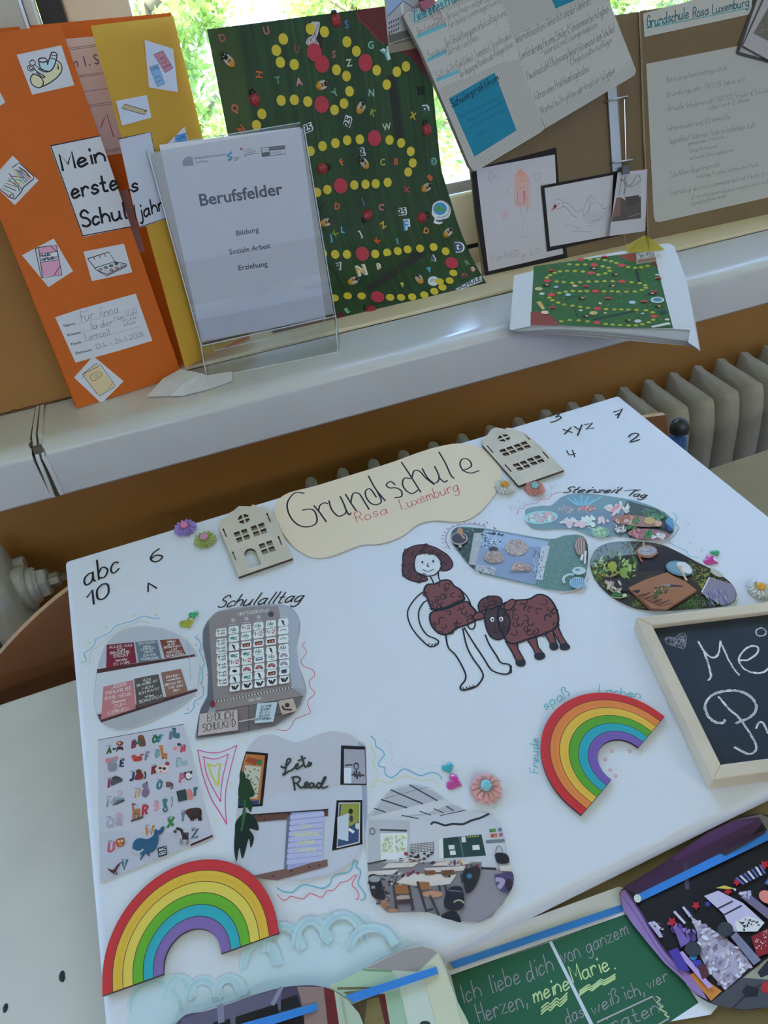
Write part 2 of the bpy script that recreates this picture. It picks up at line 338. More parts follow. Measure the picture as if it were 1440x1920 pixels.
# ------------------------------------------------------------ outdoors
gm = mat('lawn', (.34, .42, .10), .9, var=.3, vscale=3)
m = MB(); m.box((4, 26.7, -1.6), (60, 50, .1)); struct(m.build('ground', gm))
LEAF = [mat('leaf_' + n, c, .55, transl=.55) for n, c in (('light', (.58, .66, .16)), ('mid', (.36, .48, .10)), ('dark', (.18, .30, .08)))]
BARK = mat('bark', (.22, .16, .10), .9, bump=.6, bscale=30)
def tree(loc, h, r, n, leaf, label, seed):
    rnd = random.Random(seed); t = thing('tree', loc, label, 'tree', 'trees outside the window'); L = V(loc)
    m = MB(); m.tube([L, L + V((.05, 0, h * .35)), L + V((-.05, .1, h * .7)), L + V((0, 0, h * .95))], [.13, .11, .07, .02], 10)
    for k in range(9):
        a = rnd.uniform(0, 6.28); z = h * rnd.uniform(.3, .8); e = V((math.cos(a), math.sin(a), .5)) * r * rnd.uniform(.5, .9); m.tube([L + V((0, 0, z)), L + V((0, 0, z)) + e * .5 + V((0, 0, .1)), L + V((0, 0, z)) + e], [.05, .035, .012], 6)
    m.build('trunk', [BARK], t, True)
    vs = []; fs = []; fm = []
    cl = [(V((rnd.gauss(0, .5), rnd.gauss(0, .5), rnd.gauss(0, .42))), rnd.uniform(.14, .34), rnd.choice([0, 0, 0, 1, 1, 2])) for _ in range(46)]
    for i in range(n):
        c, rad, mi = cl[rnd.randrange(46)]
        d = V((rnd.gauss(0, 1), rnd.gauss(0, 1), rnd.gauss(0, 1))).normalized() * rad * rnd.uniform(.3, 1)
        p = L + V((0, 0, h * .62)) + V(((c.x + d.x) * r, (c.y + d.y) * r, (c.z + d.z) * h * .5))
        a = V((rnd.gauss(0, 1), rnd.gauss(0, 1), rnd.gauss(0, 1))).normalized(); b = a.orthogonal().normalized(); s = leaf * rnd.uniform(.6, 1.2); k = len(vs)
        q = a.cross(b) * s * .12
        vs += [p - a * s, p + b * s * .5 + q, p + a * s, p - b * s * .5 + q]; fs.append((k, k + 1, k + 2, k + 3)); fm.append(mi if rnd.random() < .7 else rnd.randrange(3))
    o = mobj('foliage', vs, fs, LEAF, t, fm); return t
tree((.7, 7.0, -1.6), 4.2, 1.35, 15000, .05, 'yellow green tree seen through the window between the two folders', 11)
tree((3.6, 9.4, -1.6), 4.8, 1.5, 15000, .058, 'tall green tree seen over the top of the green game board', 12)
tree((6.6, 8.2, -1.6), 3.6, 1.4, 14000, .052, 'light green tree seen between game board and notebook', 13)
tree((-2.6, 10.5, -1.6), 5.2, 1.7, 5000, .07, 'darker green tree at the left edge of the window glass', 14)

# ------------------------------------------------------------ radiators
RAD = mat('radiator_paint', (.54, .53, .50), .3, bump=.05, bscale=40)
def radiator(x0, n, label, dz=0, y0=.95, y1=1.085, zt=.618):
    t = thing('radiator', (x0 + n * .0295, 1.0, .0), label, 'radiator', 'cast iron radiators under the sill'); p = .0589
    sec = None
    for xx in (x0 + .03, x0 + n * p - .03): ft = MB(); ft.box((xx, 1.02, .05), (.03, .07, .1 + 2 * dz), .004); ft.build('foot', [RAD], t)
    for i in range(n):
        if sec is None:
            m = MB(); xc = x0 + p / 2; N = 14; D = y1 - y0
            # section: broad flat front lobe, waist, slimmer rear lobe; lofted from bottom to top
            def ring(z, sh, sy):
                out = []
                yc = (y0 + y1) / 2
                for (yy, hw) in ((0, .010), (.012, .0235), (.045, .0265), (.078, .021), (.100, .0145), (.122, .0155), (.130, .010), (.135, .004)):
                    out.append((hw * sh, y0 + yy))
                pts = [(xc - a, yc + (b - yc) * sy) for a, b in out] + [(xc + a, yc + (b - yc) * sy) for a, b in reversed(out)]
                return [V((x, y, z)) for x, y in pts]
            rings = []
            for z, sh, sy in ((.095, .3, .6), (.1, .7, .85), (.115, 1, 1), (.5, 1, 1)): rings.append(ring(z, sh, sy))
            for k in range(1, 8):                    # rounded shoulder: front falls away, rear stays high
                a = math.pi / 2 * k / 7; rg = ring(0, 1 - .45 * (1 - math.cos(a)) * 1.1, 1 - .16 * (1 - math.cos(a)))
                for q in rg:
                    f = (q.y - y0) / D; q.z = .5 + (zt - .5 - .028 * (1 - f)) * math.sin(a) + (.008 * math.cos((f - .12) * 9) * math.sin(a))
                rings.append(rg)
            K = len(rings[0]); vs = [q for r in rings for q in r]
            fs = [(j * K + k, j * K + (k + 1) % K, (j + 1) * K + (k + 1) % K, (j + 1) * K + k) for j in range(len(rings) - 1) for k in range(K)] + [tuple(range(K - 1, -1, -1)), tuple(range((len(rings) - 1) * K, len(rings) * K))]
            m.add(vs, fs)
            for zz in (.145, .535):
                m.tube([(xc - p / 2, y0 + .075, zz), (xc + p / 2, y0 + .075, zz)], .026, 16)
            m.tube([(xc - p / 2, y1 - .02, .575), (xc + p / 2, y1 - .02, .575)], .012, 12)
            for q in m.v: q.z += dz
            sec = m.build('section', [RAD], t, True); sec.data.set_sharp_from_angle(angle=1.0)
        else:
            c = sec.copy(); COL.objects.link(c); c.parent = t; c.location.x += i * p
    return t
rl = radiator(-.297 - .0589 * 7, 7, 'grey beige radiator at the far left edge, its plugged end showing', .045)
m = MB(); hx = -.300; T = Matrix.Translation((hx, 1.02, .602)) @ Matrix.Rotation(math.pi / 2, 4, 'Y')
m.lathe([(0, -.01), (.036, -.01), (.036, .004), (.033, .008), (.029, .009), (.029, .016), (.025, .020), (.025, .022)], 28, 0, T)
m.lathe([(.025, .021), (.0235, .034), (.019, .036), (0, .036)], 6, 0, T)
m.build('end_bush', [RAD], rl)
m = MB(); m.lathe([(.0125, .035), (.0125, .050), (.010, .0525), (0, .0525)], 8, 0, T); m.box((0, 0, .056), (.009, .009, .010), .001, M=T); m.build('vent_plug', [mat('dull_brass', (.36, .32, .24), .4, .5)], rl)
radiator(.182 - .0295, 30, 'grey beige radiator behind the right side of the table')
# ------------------------------------------------------------ table
TW = mat('table_laminate', (.71, .66, .55), .35, bump=.05, bscale=300, var=.05, vscale=14)
STEEL = mat('grey_table_steel', (.25, .26, .28), .4, .6)
def table(x0, x1, la, lb, tm, label):
    tb = thing('school_table', ((x0 + x1) / 2, .085, 0), label, 'table'); xc = (x0 + x1) / 2
    m = MB(); m.box((xc, .085, .7085), (x1 - x0, 1.08, .023), .003); m.build('table_top', [tm], tb)
    for x in (la, lb):
        for y in (-.38, .57): m = MB(); m.tube([(x, y, 0), (x, y, .697)], .016, 12); m.build('leg', [STEEL], tb)
    for y in (.55, -.36): m = MB(); m.box((xc, y, .675), (x1 - x0 - .12, .02, .044)); m.build('apron', [STEEL], tb)
    return tb
t1 = table(-1.32, -.0205, -1.27, -.262, TW, 'grey beige school table at the left under the white poster')
table(-.0195, 1.28, .15, 1.23, mat('table_laminate_tan', (.29, .215, .10), .65, spec=.25, bump=.05, bscale=300, var=.06, vscale=14), 'tan brown school table at the right under the poster and picture cards')
for x, y, r in ((116, 1830, .0022), (118, 1834, .0016), (10, 1890, .0018)):
    P_ = Plane((0, 0, .7202), (1, 0, 0), (0, 1, 0)).at(x, y); m = MB(); m.lathe([(0, .0003), (r * .7, .0002), (r, 0)][::-1], 9, 0, Matrix.Translation(P_) @ Matrix.Diagonal((1, 1.8, 1, 1))); m.build('ink_spot', [mat('ink', (.01, .01, .012), .5)], t1)
# ------------------------------------------------------------ chairs
PLY = mat('plywood_chair', (.25, .10, .038), .38, var=.16, vscale=7); PLYE = mat('plywood_edge', (.55, .33, .15), .6)
BLUE = mat('blue_tube', (.03, .09, .26), .35); CAPM = mat('black_cap', (.02, .022, .025), .35)
def chair(xc, top, w, label, drop=.0, kk=.42, ybk=.704):
    t = thing('school_chair', (xc, .5, 0), label, 'chair')
    def sheet(f, nu, nv, th, name):
        vs = [];
        for j in range(nv + 1):
            for i in range(nu + 1): vs.append(f(i / nu * 2 - 1, j / nv * 2 - 1))
        n = len(vs); W_ = nu + 1
        nr = [];
        for j in range(nv + 1):
            for i in range(W_):
                a = vs[j * W_ + min(i + 1, nu)] - vs[j * W_ + max(i - 1, 0)]; b = vs[min(j + 1, nv) * W_ + i] - vs[max(j - 1, 0) * W_ + i]; nr.append(a.cross(b).normalized())
        al = vs + [v + q * th for v, q in zip(vs, nr)]
        fs = [(j * W_ + i, j * W_ + i + 1, (j + 1) * W_ + i + 1, (j + 1) * W_ + i) for j in range(nv) for i in range(nu)]
        fm = [0] * (2 * len(fs)); fs = [g[::-1] for g in fs] + [tuple(k + n for k in g) for g in fs]
        rim = [i for i in range(W_)] + [j * W_ + nu for j in range(1, nv + 1)] + [nv * W_ + i for i in range(nu - 1, -1, -1)] + [j * W_ for j in range(nv - 1, 0, -1)]
        for a, b in zip(rim, rim[1:] + rim[:1]): fs.append((a, b, b + n, a + n)); fm.append(1)
        o = mobj(name, al, fs, [PLY, PLYE], t, fm, smooth=True); o.data.set_sharp_from_angle(angle=.8); return o
    def se(a, b):                                  # square to rounded square
        k = kk; return a * math.sqrt(1 - k * b * b), b * math.sqrt(1 - k * a * a)
    def back(a, b):
        x, z = se(a, b); return V((xc + x * w * .485, ybk + .016 * (1 - x * x), top - .12 + z * .12 - drop * x * x * (.5 + .5 * z)))
    sheet(back, 20, 12, .009, 'backrest')
    def seat(a, b):
        x, y = se(a, b); return V((xc + x * .17, .44 + y * .18, .44 + .012 * y * y - .008 * (1 - x * x)))
    sheet(seat, 16, 16, .009, 'seat')
    m = MB()
    for s in (-1, 1):
        x = xc + s * (w / 2 + .004)
        m.tube([(x, .30, .012), (x, .60, .012), (x, .645, .03), (x, .66, .4), (x, .69, .60), (x, .698, top - .05)], .0115, 12)
        m.tube([(x, .52, .012), (x, .36, .40), (x, .34, .425), (x, .6, .425), (x, .655, .425)], .011, 10)
    for yy in (.34, .6): m.tube([(xc - w / 2, yy, .425), (xc + w / 2, yy, .425)], .010, 10)
    m.build('frame', [BLUE], t, True)
    for s in (-1, 1):
        m = MB(); x = xc + s * (w / 2 + .004); z = top - .05
        m.lathe([(.0130, z + .006), (.0130, z + .014), (.0105, z + .021), (.006, z + .025), (0, z + .027)], 16, 0, Matrix.Translation((x, .698, 0))); m.build('end_cap', [CAPM], t, True)
    return t
chair(-.062, .798, .48, 'wooden school chair at the left, curved back under the poster corner', .085, .2)
chair(.425, .784, .425, 'wooden school chair at the right with blue tube and black cap', .002, .14)

# ------------------------------------------------------------ the big poster: white canvas panel with everything glued on it
yaw, tilt = 0.012617738, 0.164734938
CX = V((math.cos(yaw), math.sin(yaw), 0)); CY = V((-math.sin(yaw) * math.cos(tilt), math.cos(yaw) * math.cos(tilt), math.sin(tilt)))
CTL = Plane((0, .698, 0), (1, 0, 0), (0, 0, 1)).at(120, 1050)
CP_ = Plane(CTL, CX, CY)
CW, CH = .702, .492
poster = thing('school_poster', CP_.uv(CW / 2, -CH, -.02), 'big white canvas poster about the primary school, leaning over the table edge', 'poster')
M0 = basis(CP_, CTL)
m = MB(); m.box((CW / 2, -CH / 2, -.0105), (CW, CH, .019), .006, 3, M=M0); m.build('canvas', [mat('white_canvas', (.80, .80, .80), .6, bump=.22, bscale=900, spec=.3)], poster, True).data.set_sharp_from_angle(angle=.9)
PL = CP_.up(-.001)
BLK = (26, 28, 36)
# marker lettering and doodles straight on the canvas
MK_ = [None]
def mk(name, *z):
    if MK_[0]: MK_[0][0].build(MK_[0][1], None, poster, MK_[0][2])
    q = Print(PL, 'canvas', .0004).z(*z); MK_[0] = (q, name.split('|')[0], name.split('|')[1]); return q
p = mk('black_lettering|black letters and numbers at the left', 0, 960, 3.4286)
p.text('abc', (545, 470), (765, 375), (-14, -125), 2.0, BLK); p.text('10', (570, 610), (705, 535), (-10, -92), 2.1, BLK); p.text('6', (975, 325), (1050, 305), (-12, -75), 1.9, BLK)
p.line([(952, 512), (952, 470), (950, 456), (980, 472), (1008, 490)], 1.6, BLK, False)
p = mk('black_lettering|black letters and numbers at the right', 880, 760, 2.5714)
p.text('3', (392, 84), (445, 66), (-6, -34), 1.9, BLK); p.text('xyz', (460, 138), (600, 108), (-12, -48), 1.9, BLK); p.text('7', (698, 66), (740, 50), (-4, -34), 1.9, BLK)
p.text('2', (772, 178), (820, 165), (-8, -36), 1.9, BLK); p.line([(470, 218), (482, 238), (510, 232)], 1.5, BLK); p.line([(497, 216), (508, 250)], 1.5, BLK)
p = mk('heading_lettering|cursive heading above the stone age photos', 970, 900, 4.5)
p.text('Steinzeit', (385, 104), (850, 108), (22, -50), 1.3, BLK, slant=6); p.text('Tag', (925, 128), (1070, 150), (26, -48), 1.3, BLK, slant=4)
p.line([(905, 92), (960, 84), (1040, 82)], 1, BLK)
p = mk('heading_lettering|cursive heading above the timetable photo', 130, 1080, 3.064)
p.text('Schulalltag', (850, 180), (1325, 146), (24, -66), 1.4, BLK, slant=4)
# wavy pencil lines: turquoise, yellow, pink
TQ, YL, PK = (95, 175, 205), (205, 212, 150), (205, 95, 130)
p = mk('wavy_line|blue and yellow waves round the motto photo', 130, 1080, 3.064)
p.line([(68, 495), (95, 490), (88, 460), (85, 440), (115, 425), (145, 390), (150, 365), (190, 345), (230, 325), (262, 290), (300, 275), (350, 262), (390, 245), (430, 230), (470, 240), (520, 243)], .8, TQ)
p.line([(90, 508), (120, 500), (115, 470), (130, 430), (170, 400), (215, 360), (250, 330), (290, 300), (350, 280), (400, 258), (465, 270)], .6, (190, 200, 150))
p = mk('wavy_line|blue wave with red dots', 130, 1080, 3.064)
p.line([(738, 343), (722, 352), (745, 372), (757, 400), (748, 430), (765, 470), (775, 505), (762, 540), (768, 580), (760, 620), (770, 655), (765, 690), (720, 720), (715, 755), (690, 785), (660, 790)], .8, TQ)
for x, y in ((368, 228), (500, 222), (212, 296), (112, 382)): p.line([(x - 8, y), (x, y - 6), (x + 8, y), (x, y + 6)], .5, (195, 195, 120), True, True)
for x, y in ((742, 360), (728, 395), (760, 422), (778, 470), (753, 528), (790, 568), (755, 615), (770, 640), (728, 690), (740, 735), (682, 765)): p.ell(x, y, 4, 4, (225, 120, 150))
p = mk('wavy_line|red wave right of the timetable photo', 130, 1080, 3.064)
p.line([(1360, 378), (1338, 395), (1362, 430), (1350, 460), (1330, 490), (1350, 520), (1400, 540), (1408, 575), (1378, 600), (1385, 640), (1410, 675), (1370, 715), (1375, 755), (1385, 785), (1340, 805), (1295, 825), (1270, 870), (1240, 888), (1188, 880)], .6, (200, 100, 120))
p = mk('wavy_line|turquoise and yellow waves above the classroom photo', 660, 1380, 4.2353)
p.line([(150, 0), (185, 35), (190, 80), (240, 115), (255, 155), (215, 205), (215, 240), (260, 250), (265, 300), (310, 330), (350, 310), (400, 265), (450, 270), (540, 315), (600, 295), (650, 290), (700, 315), (712, 350)], .8, TQ)
p.line([(145, 70), (185, 150), (165, 215), (205, 290), (190, 340), (165, 360), (155, 400), (180, 410), (190, 370), (220, 350), (280, 375), (350, 340), (430, 315), (490, 330), (550, 355), (620, 345), (670, 365), (690, 410)], .6, YL)
p.line([(240, 20), (300, 60), (310, 130), (330, 165), (310, 210), (370, 250), (450, 215), (540, 260), (640, 235), (700, 240)], .35, (195, 195, 215))
p = mk('wavy_line|turquoise and pink waves under the reading corner photo', 360, 1360, 4)
p.line([(640, 1218), (680, 1245), (750, 1252), (790, 1220), (840, 1195), (900, 1205), (980, 1222), (1035, 1190), (1050, 1145), (1100, 1115), (1160, 1105), (1195, 1080), (1210, 1025), (1245, 1020), (1230, 1060), (1265, 1090), (1255, 1150), (1245, 1190), (1290, 1250), (1300, 1290), (1270, 1315)], .8, TQ)
p.line([(642, 1270), (680, 1310), (720, 1300), (740, 1282), (830, 1302), (880, 1262), (920, 1272), (975, 1290), (1010, 1242), (1065, 1235), (1110, 1180), (1170, 1165), (1210, 1130), (1235, 1125), (1200, 1190), (1230, 1230), (1252, 1270), (1245, 1300), (1225, 1302)], .6, (215, 110, 135))
p = mk('pennant_drawing|pink and yellow pennant', 360, 1360, 4)
M_ = (205, 70, 145)
p.line([(42, 184), (130, 205), (220, 200), (335, 150)], .7, M_); p.line([(335, 152), (290, 320), (255, 480), (250, 600), (260, 742)], .7, M_); p.line([(42, 184), (80, 370), (140, 540), (200, 640), (260, 742)], .7, M_)
p.line([(80, 235), (150, 252), (210, 245), (272, 215)], .7, M_); p.line([(272, 217), (235, 370), (220, 470), (215, 570)], .7, M_); p.line([(90, 245), (105, 350), (150, 460), (215, 572)], .7, M_)
p.line([(115, 290), (165, 305), (210, 290), (200, 370), (195, 450), (150, 380), (118, 295)], 1.2, (200, 195, 90)); 
for x, y in ((85, 150), (390, 108), (290, 440), (185, 712)): p.line([(x - 14, y), (x, y - 10), (x + 14, y), (x, y + 8)], .5, YL, True, True)
# around the stone age photos
p = mk('wavy_line|red and blue waves left of the food photo', 880, 760, 2.5714)
p.line([(205, 520), (200, 495), (240, 490), (265, 470), (290, 465), (330, 455), (360, 440), (385, 430), (400, 395), (430, 382)], .5, (150, 190, 215)); p.line([(230, 525), (240, 500), (262, 495), (270, 480), (320, 472), (345, 455), (385, 450), (400, 430), (440, 415)], .6, (200, 100, 120))
p = mk('wavy_line|blue wave right of the food photo', 880, 760, 2.5714)
p.line([(980, 515), (1000, 540), (990, 570), (1010, 590), (985, 630), (960, 655), (1000, 680), (1045, 700), (1060, 725), (1105, 735)], .7, TQ)
p.line([(985, 505), (1020, 530), (1045, 560), (1040, 600), (1060, 640), (1040, 660)], .4, (200, 200, 215))
for x, y in ((1057, 572), (1065, 662), (1120, 698), (195, 488), (238, 462), (392, 392)): p.line([(x - 5, y), (x, y - 5), (x + 5, y), (x, y + 5)], .4, (170, 175, 140), True, True)
p = mk('wavy_line|red line under the seed cake photo', 880, 760, 2.5714)
p.line([(440, 912), (480, 905), (530, 890), (560, 860), (575, 830)], .6, (205, 100, 125))
p = mk('wavy_line|blue line with red marks round the seed cake photo', 820, 960, 4.8)
p.line([(430, 130), (330, 112), (220, 112), (130, 140), (85, 200), (75, 260), (115, 335)], .7, (95, 140, 195))
for x, y in ((420, 112), (375, 104), (335, 100), (290, 98), (245, 100), (190, 110), (137, 126), (93, 150), (66, 182), (53, 211), (45, 240), (50, 276), (75, 316)): p.line([(x - 8, y + 3), (x, y - 5), (x + 8, y + 3)], .5, (185, 80, 100), True, True)
# words round the right rainbow
p = mk('turquoise_lettering|three turquoise words round the right rainbow', 980, 1100, 3.1304)
TC = (90, 175, 190)
p.text('spaß', (135, 722), (278, 632), (-28, -48), .8, TC); p.text('Lachen', (448, 622), (690, 655), (6, -48), .8, TC); p.text('Freude', (92, 1095), (88, 890), (-48, -6), .8, TC)
for x, y in ((523, 965), (485, 1016), (514, 1077), (545, 1110), (628, 966)): p.line([(x - 9, y), (x, y - 9), (x + 9, y), (x, y + 9)], .5, (195, 120, 150), True, True)
MK_[0][0].build(MK_[0][1], None, poster, MK_[0][2])
# pale blue crayon clouds
p = Print(PL, 'canvas', .00015); p.z(140, 1580, 2.88)
p.poly([(290, 990), (300, 900), (330, 800), (400, 750), (500, 715), (570, 730), (610, 770), (680, 725), (750, 740), (780, 770), (840, 720), (880, 760), (900, 650), (960, 560), (1060, 500), (1130, 440), (1210, 432), (1273, 402), (1328, 396), (1414, 372), (1469, 398), (1532, 383), (1587, 391), (1630, 440), (1685, 438), (1748, 475), (1809, 550), (1620, 640), (1400, 780), (1100, 790), (700, 900), (480, 990)], (186, 211, 226), True)
rnd = random.Random(3)
for cx, cy, rx, ry in ((430, 900, 130, 150), (560, 850, 70, 120), (690, 850, 80, 110), (830, 830, 70, 100), (1000, 680, 90, 150), (1130, 600, 100, 150), (1280, 560, 90, 140), (1450, 520, 110, 130), (1600, 560, 110, 100)):
    for k in range(9):
        e = rnd.uniform(-10, 10); p.arc(cx + e, cy + e, rx + e, ry + e, 190, 345, 5.0, (180, 209, 224), 14) if k < 3 else p.arc(cx + e, cy + e, rx + e, ry + e, 185 + rnd.uniform(-10, 20), 345 + rnd.uniform(-20, 20), 1.3, rnd.choice([(164, 202, 218), (172, 206, 221), (166, 200, 214)]), 14); p.up()
p.build('cloud_drawing', None, poster, 'pale blue crayon clouds')
# ---- photographs cut out and glued on the poster (each one card, its picture printed on it)
def photo(outline, bgc, z, name='photo', sm=True, lift=.0012, surf=None, white='canvas', th=.0009):
    p = Print(surf or PL, white, lift); p.z(*z); p.slab(outline, th, bgc, sm, (225, 228, 232)); return p
DK = (52, 38, 42); WT = (222, 222, 228)
# 1 shelf of motto cards
p = photo([(215, 385), (300, 312), (400, 290), (480, 293), (560, 310), (640, 345), (700, 400), (740, 470), (752, 540), (740, 620), (715, 680), (650, 740), (560, 790), (450, 840), (350, 875), (280, 885), (220, 870), (170, 830), (150, 780), (140, 700), (150, 600), (160, 530), (185, 450)], (176, 186, 203), (130, 1080, 3.064))
p.poly([(160, 560), (450, 510), (745, 465), (748, 520), (735, 640), (420, 720), (150, 790), (143, 690)], (193, 203, 218))
p.poly([(175, 815), (735, 655), (700, 700), (560, 785), (350, 870), (280, 880), (220, 866), (180, 838)], (165, 172, 184))
p.line([(676, 350), (690, 440), (696, 600)], .4, (150, 160, 180), False)
p.poly([(160, 535), (720, 450), (722, 462), (158, 560)], (75, 42, 45)); p.poly([(162, 797), (735, 648), (735, 662), (182, 842)], (70, 42, 45))
for q, c in (([(215, 395), (370, 380), (387, 498), (211, 530)], (120, 32, 58)), ([(378, 380), (505, 367), (530, 478), (398, 498)], (100, 120, 140)), ([(520, 368), (628, 360), (670, 450), (550, 473)], (122, 66, 56)),
             ([(195, 637), (368, 597), (381, 762), (182, 826)], (182, 120, 130)), ([(372, 590), (512, 563), (545, 715), (388, 758)], (82, 78, 78)), ([(525, 555), (640, 533), (682, 665), (558, 698)], (138, 102, 92))): p.poly(q, c)
def col_text(lines, w=.42):
    for t, a, b, h in lines: p.text(t, a, b, (0, -h), w, (235, 230, 232), .15)
col_text([('ALLES. WAS', (230, 415), (360, 404), 14), ('ICH', (275, 430), (318, 427), 13), ('BRAUCHE.', (235, 450), (352, 440), 14), ('STECKT', (253, 468), (340, 460), 14), ('bereits', (268, 490), (330, 482), 12), ('IN MIR.', (253, 514), (352, 502), 15),
          ('ICH KANN', (398, 395), (495, 384), 12), ('alles', (425, 408), (465, 404), 9), ('LERNEN.', (412, 428), (492, 418), 13), ('WENN', (430, 444), (480, 437), 12), ('ICH ES', (425, 464), (495, 456), 12), ('VERSUCHE.', (410, 485), (518, 476), 13),
          ('TRÄUM', (560, 384), (610, 379), 10), ('groß', (565, 396), (605, 392), 8), ('BEGINNEN', (545, 416), (638, 406), 11), ('MIT', (588, 428), (620, 425), 11), ('KÖNNEN', (560, 446), (645, 437), 12), ('SCHEITERN.', (558, 466), (660, 452), 12),
          ('JEDER', (245, 646), (325, 630), 16), ('FEHLER IST', (210, 682), (355, 652), 17), ('EINE NEUE', (207, 713), (356, 682), 17), ('Chance', (245, 733), (320, 716), 15), ('ZUM', (255, 757), (322, 742), 17), ('LERNEN.', (225, 797), (345, 768), 19),
          ('ICH', (425, 606), (465, 598), 13), ('GLAUBE AN', (388, 636), (505, 606), 14), ('MICH.', (420, 654), (485, 638), 14), ('ICH KANN', (400, 683), (512, 652), 14), ('alles', (435, 698), (485, 688), 12), ('SCHAFFEN!', (400, 732), (530, 698), 16),
          ('ICH BIN', (555, 588), (628, 574), 12), ('wunderbar', (560, 604), (640, 588), 10), ('GENAU SO,', (550, 632), (650, 610), 12), ('WIE ICH', (568, 650), (650, 634), 12), ('BIN', (600, 665), (635, 658), 12)])
p.build('photo', GLOSS, poster, 'photo of motto cards on two shelves')
# 2 timetable
p = photo([(805, 245), (850, 205), (950, 182), (1060, 170), (1180, 163), (1240, 168), (1290, 195), (1320, 245), (1325, 300), (1310, 380), (1305, 450), (1320, 520), (1350, 600), (1362, 660), (1340, 730), (1300, 780), (1260, 820), (1180, 865), (1100, 885), (950, 910), (800, 932), (726, 938), (735, 850), (755, 760), (790, 700), (800, 640), (795, 560), (785, 480), (765, 400), (765, 320), (785, 270)], (150, 158, 172), (130, 1080, 3.064))
p.poly([(770, 310), (800, 252), (830, 700), (730, 935), (735, 850), (755, 760), (792, 690), (798, 560), (768, 400)], (95, 100, 114))
p.poly([(800, 250), (850, 207), (1060, 174), (1200, 172), (1280, 640), (830, 720)], (136, 130, 134)); p.poly([(1200, 170), (1240, 172), (1290, 200), (1320, 250), (1305, 400), (1320, 530), (1355, 650), (1280, 640)], (162, 172, 190))
p.poly([(830, 722), (1280, 642), (1340, 680), (1330, 740), (1180, 860), (850, 920), (840, 780)], (140, 132, 134)); p.poly([(730, 932), (840, 780), (1345, 690), (1300, 780), (1180, 862), (950, 906)], (108, 104, 108))
p.poly([(838, 775), (1010, 742), (1030, 740), (1030, 826), (850, 910)], (122, 112, 114)); p.line([(1030, 742), (1030, 830), (1032, 890)], .4, DK, False); p.line([(840, 776), (1340, 690)], .5, DK, False)
p.text('MEIN STUNDENPLAN', (970, 228), (1145, 204), (0, -18), .4, WT, .1); p.ell(1158, 220, 16, 16, (70, 58, 64))
for x, y in ((941, 255), (1018, 246), (1088, 236), (1235, 212)): p.ell(x, y, 12, 12, (175, 172, 178)); p.line([(x - 20, y + 24), (x + 20, y + 20)], .5, (205, 203, 206), False)
p.line([(835, 722), (1280, 640)], 2.0, (90, 82, 86), False); p.up()
for i in range(26):
    t = i / 25; p.ell(838 + 440 * t, 722 - 82 * t, 5, 5, (205, 208, 215), 0, 8)
p.text('MEIN TAG', (1030, 722), (1100, 708), (0, -13), .35, WT, .1)
def cell(x, y, w=62, h=44, c=(222, 226, 232)):
    p.poly([(x - w / 2 + 6, y - h / 2 + 3), (x + w / 2 - 4, y - h / 2 - 3), (x + w / 2, y + 2), (x + w / 2 - 4, y + h / 2 - 4), (x - w / 2 + 8, y + h / 2 + 3), (x - w / 2, y + h / 2 - 3)], c)
for i, y in enumerate((324, 382, 424, 473, 519, 564, 609)): cell(872 + i * 1.6, y, 64, 46); p.text('8-45', (850 + i * 1.6, y - 3), (892 + i * 1.6, y - 8), (0, -10), .5, (60, 58, 64), .2); p.text('1-30', (852 + i * 1.6, y + 14), (894 + i * 1.6, y + 9), (0, -10), .5, (60, 58, 64), .2)
GRN, RDD, BRN = (45, 110, 100), (165, 45, 75), (120, 72, 60)
rows = [(310, 'A+AAk'), (357, 'gA++s'), (407, 'kbbbm'), (458, 'ggAkA'), (498, '++wAr'), (546, 'nRRRr'), (592, 'kgkbp'), (640, 'yyyyy')]
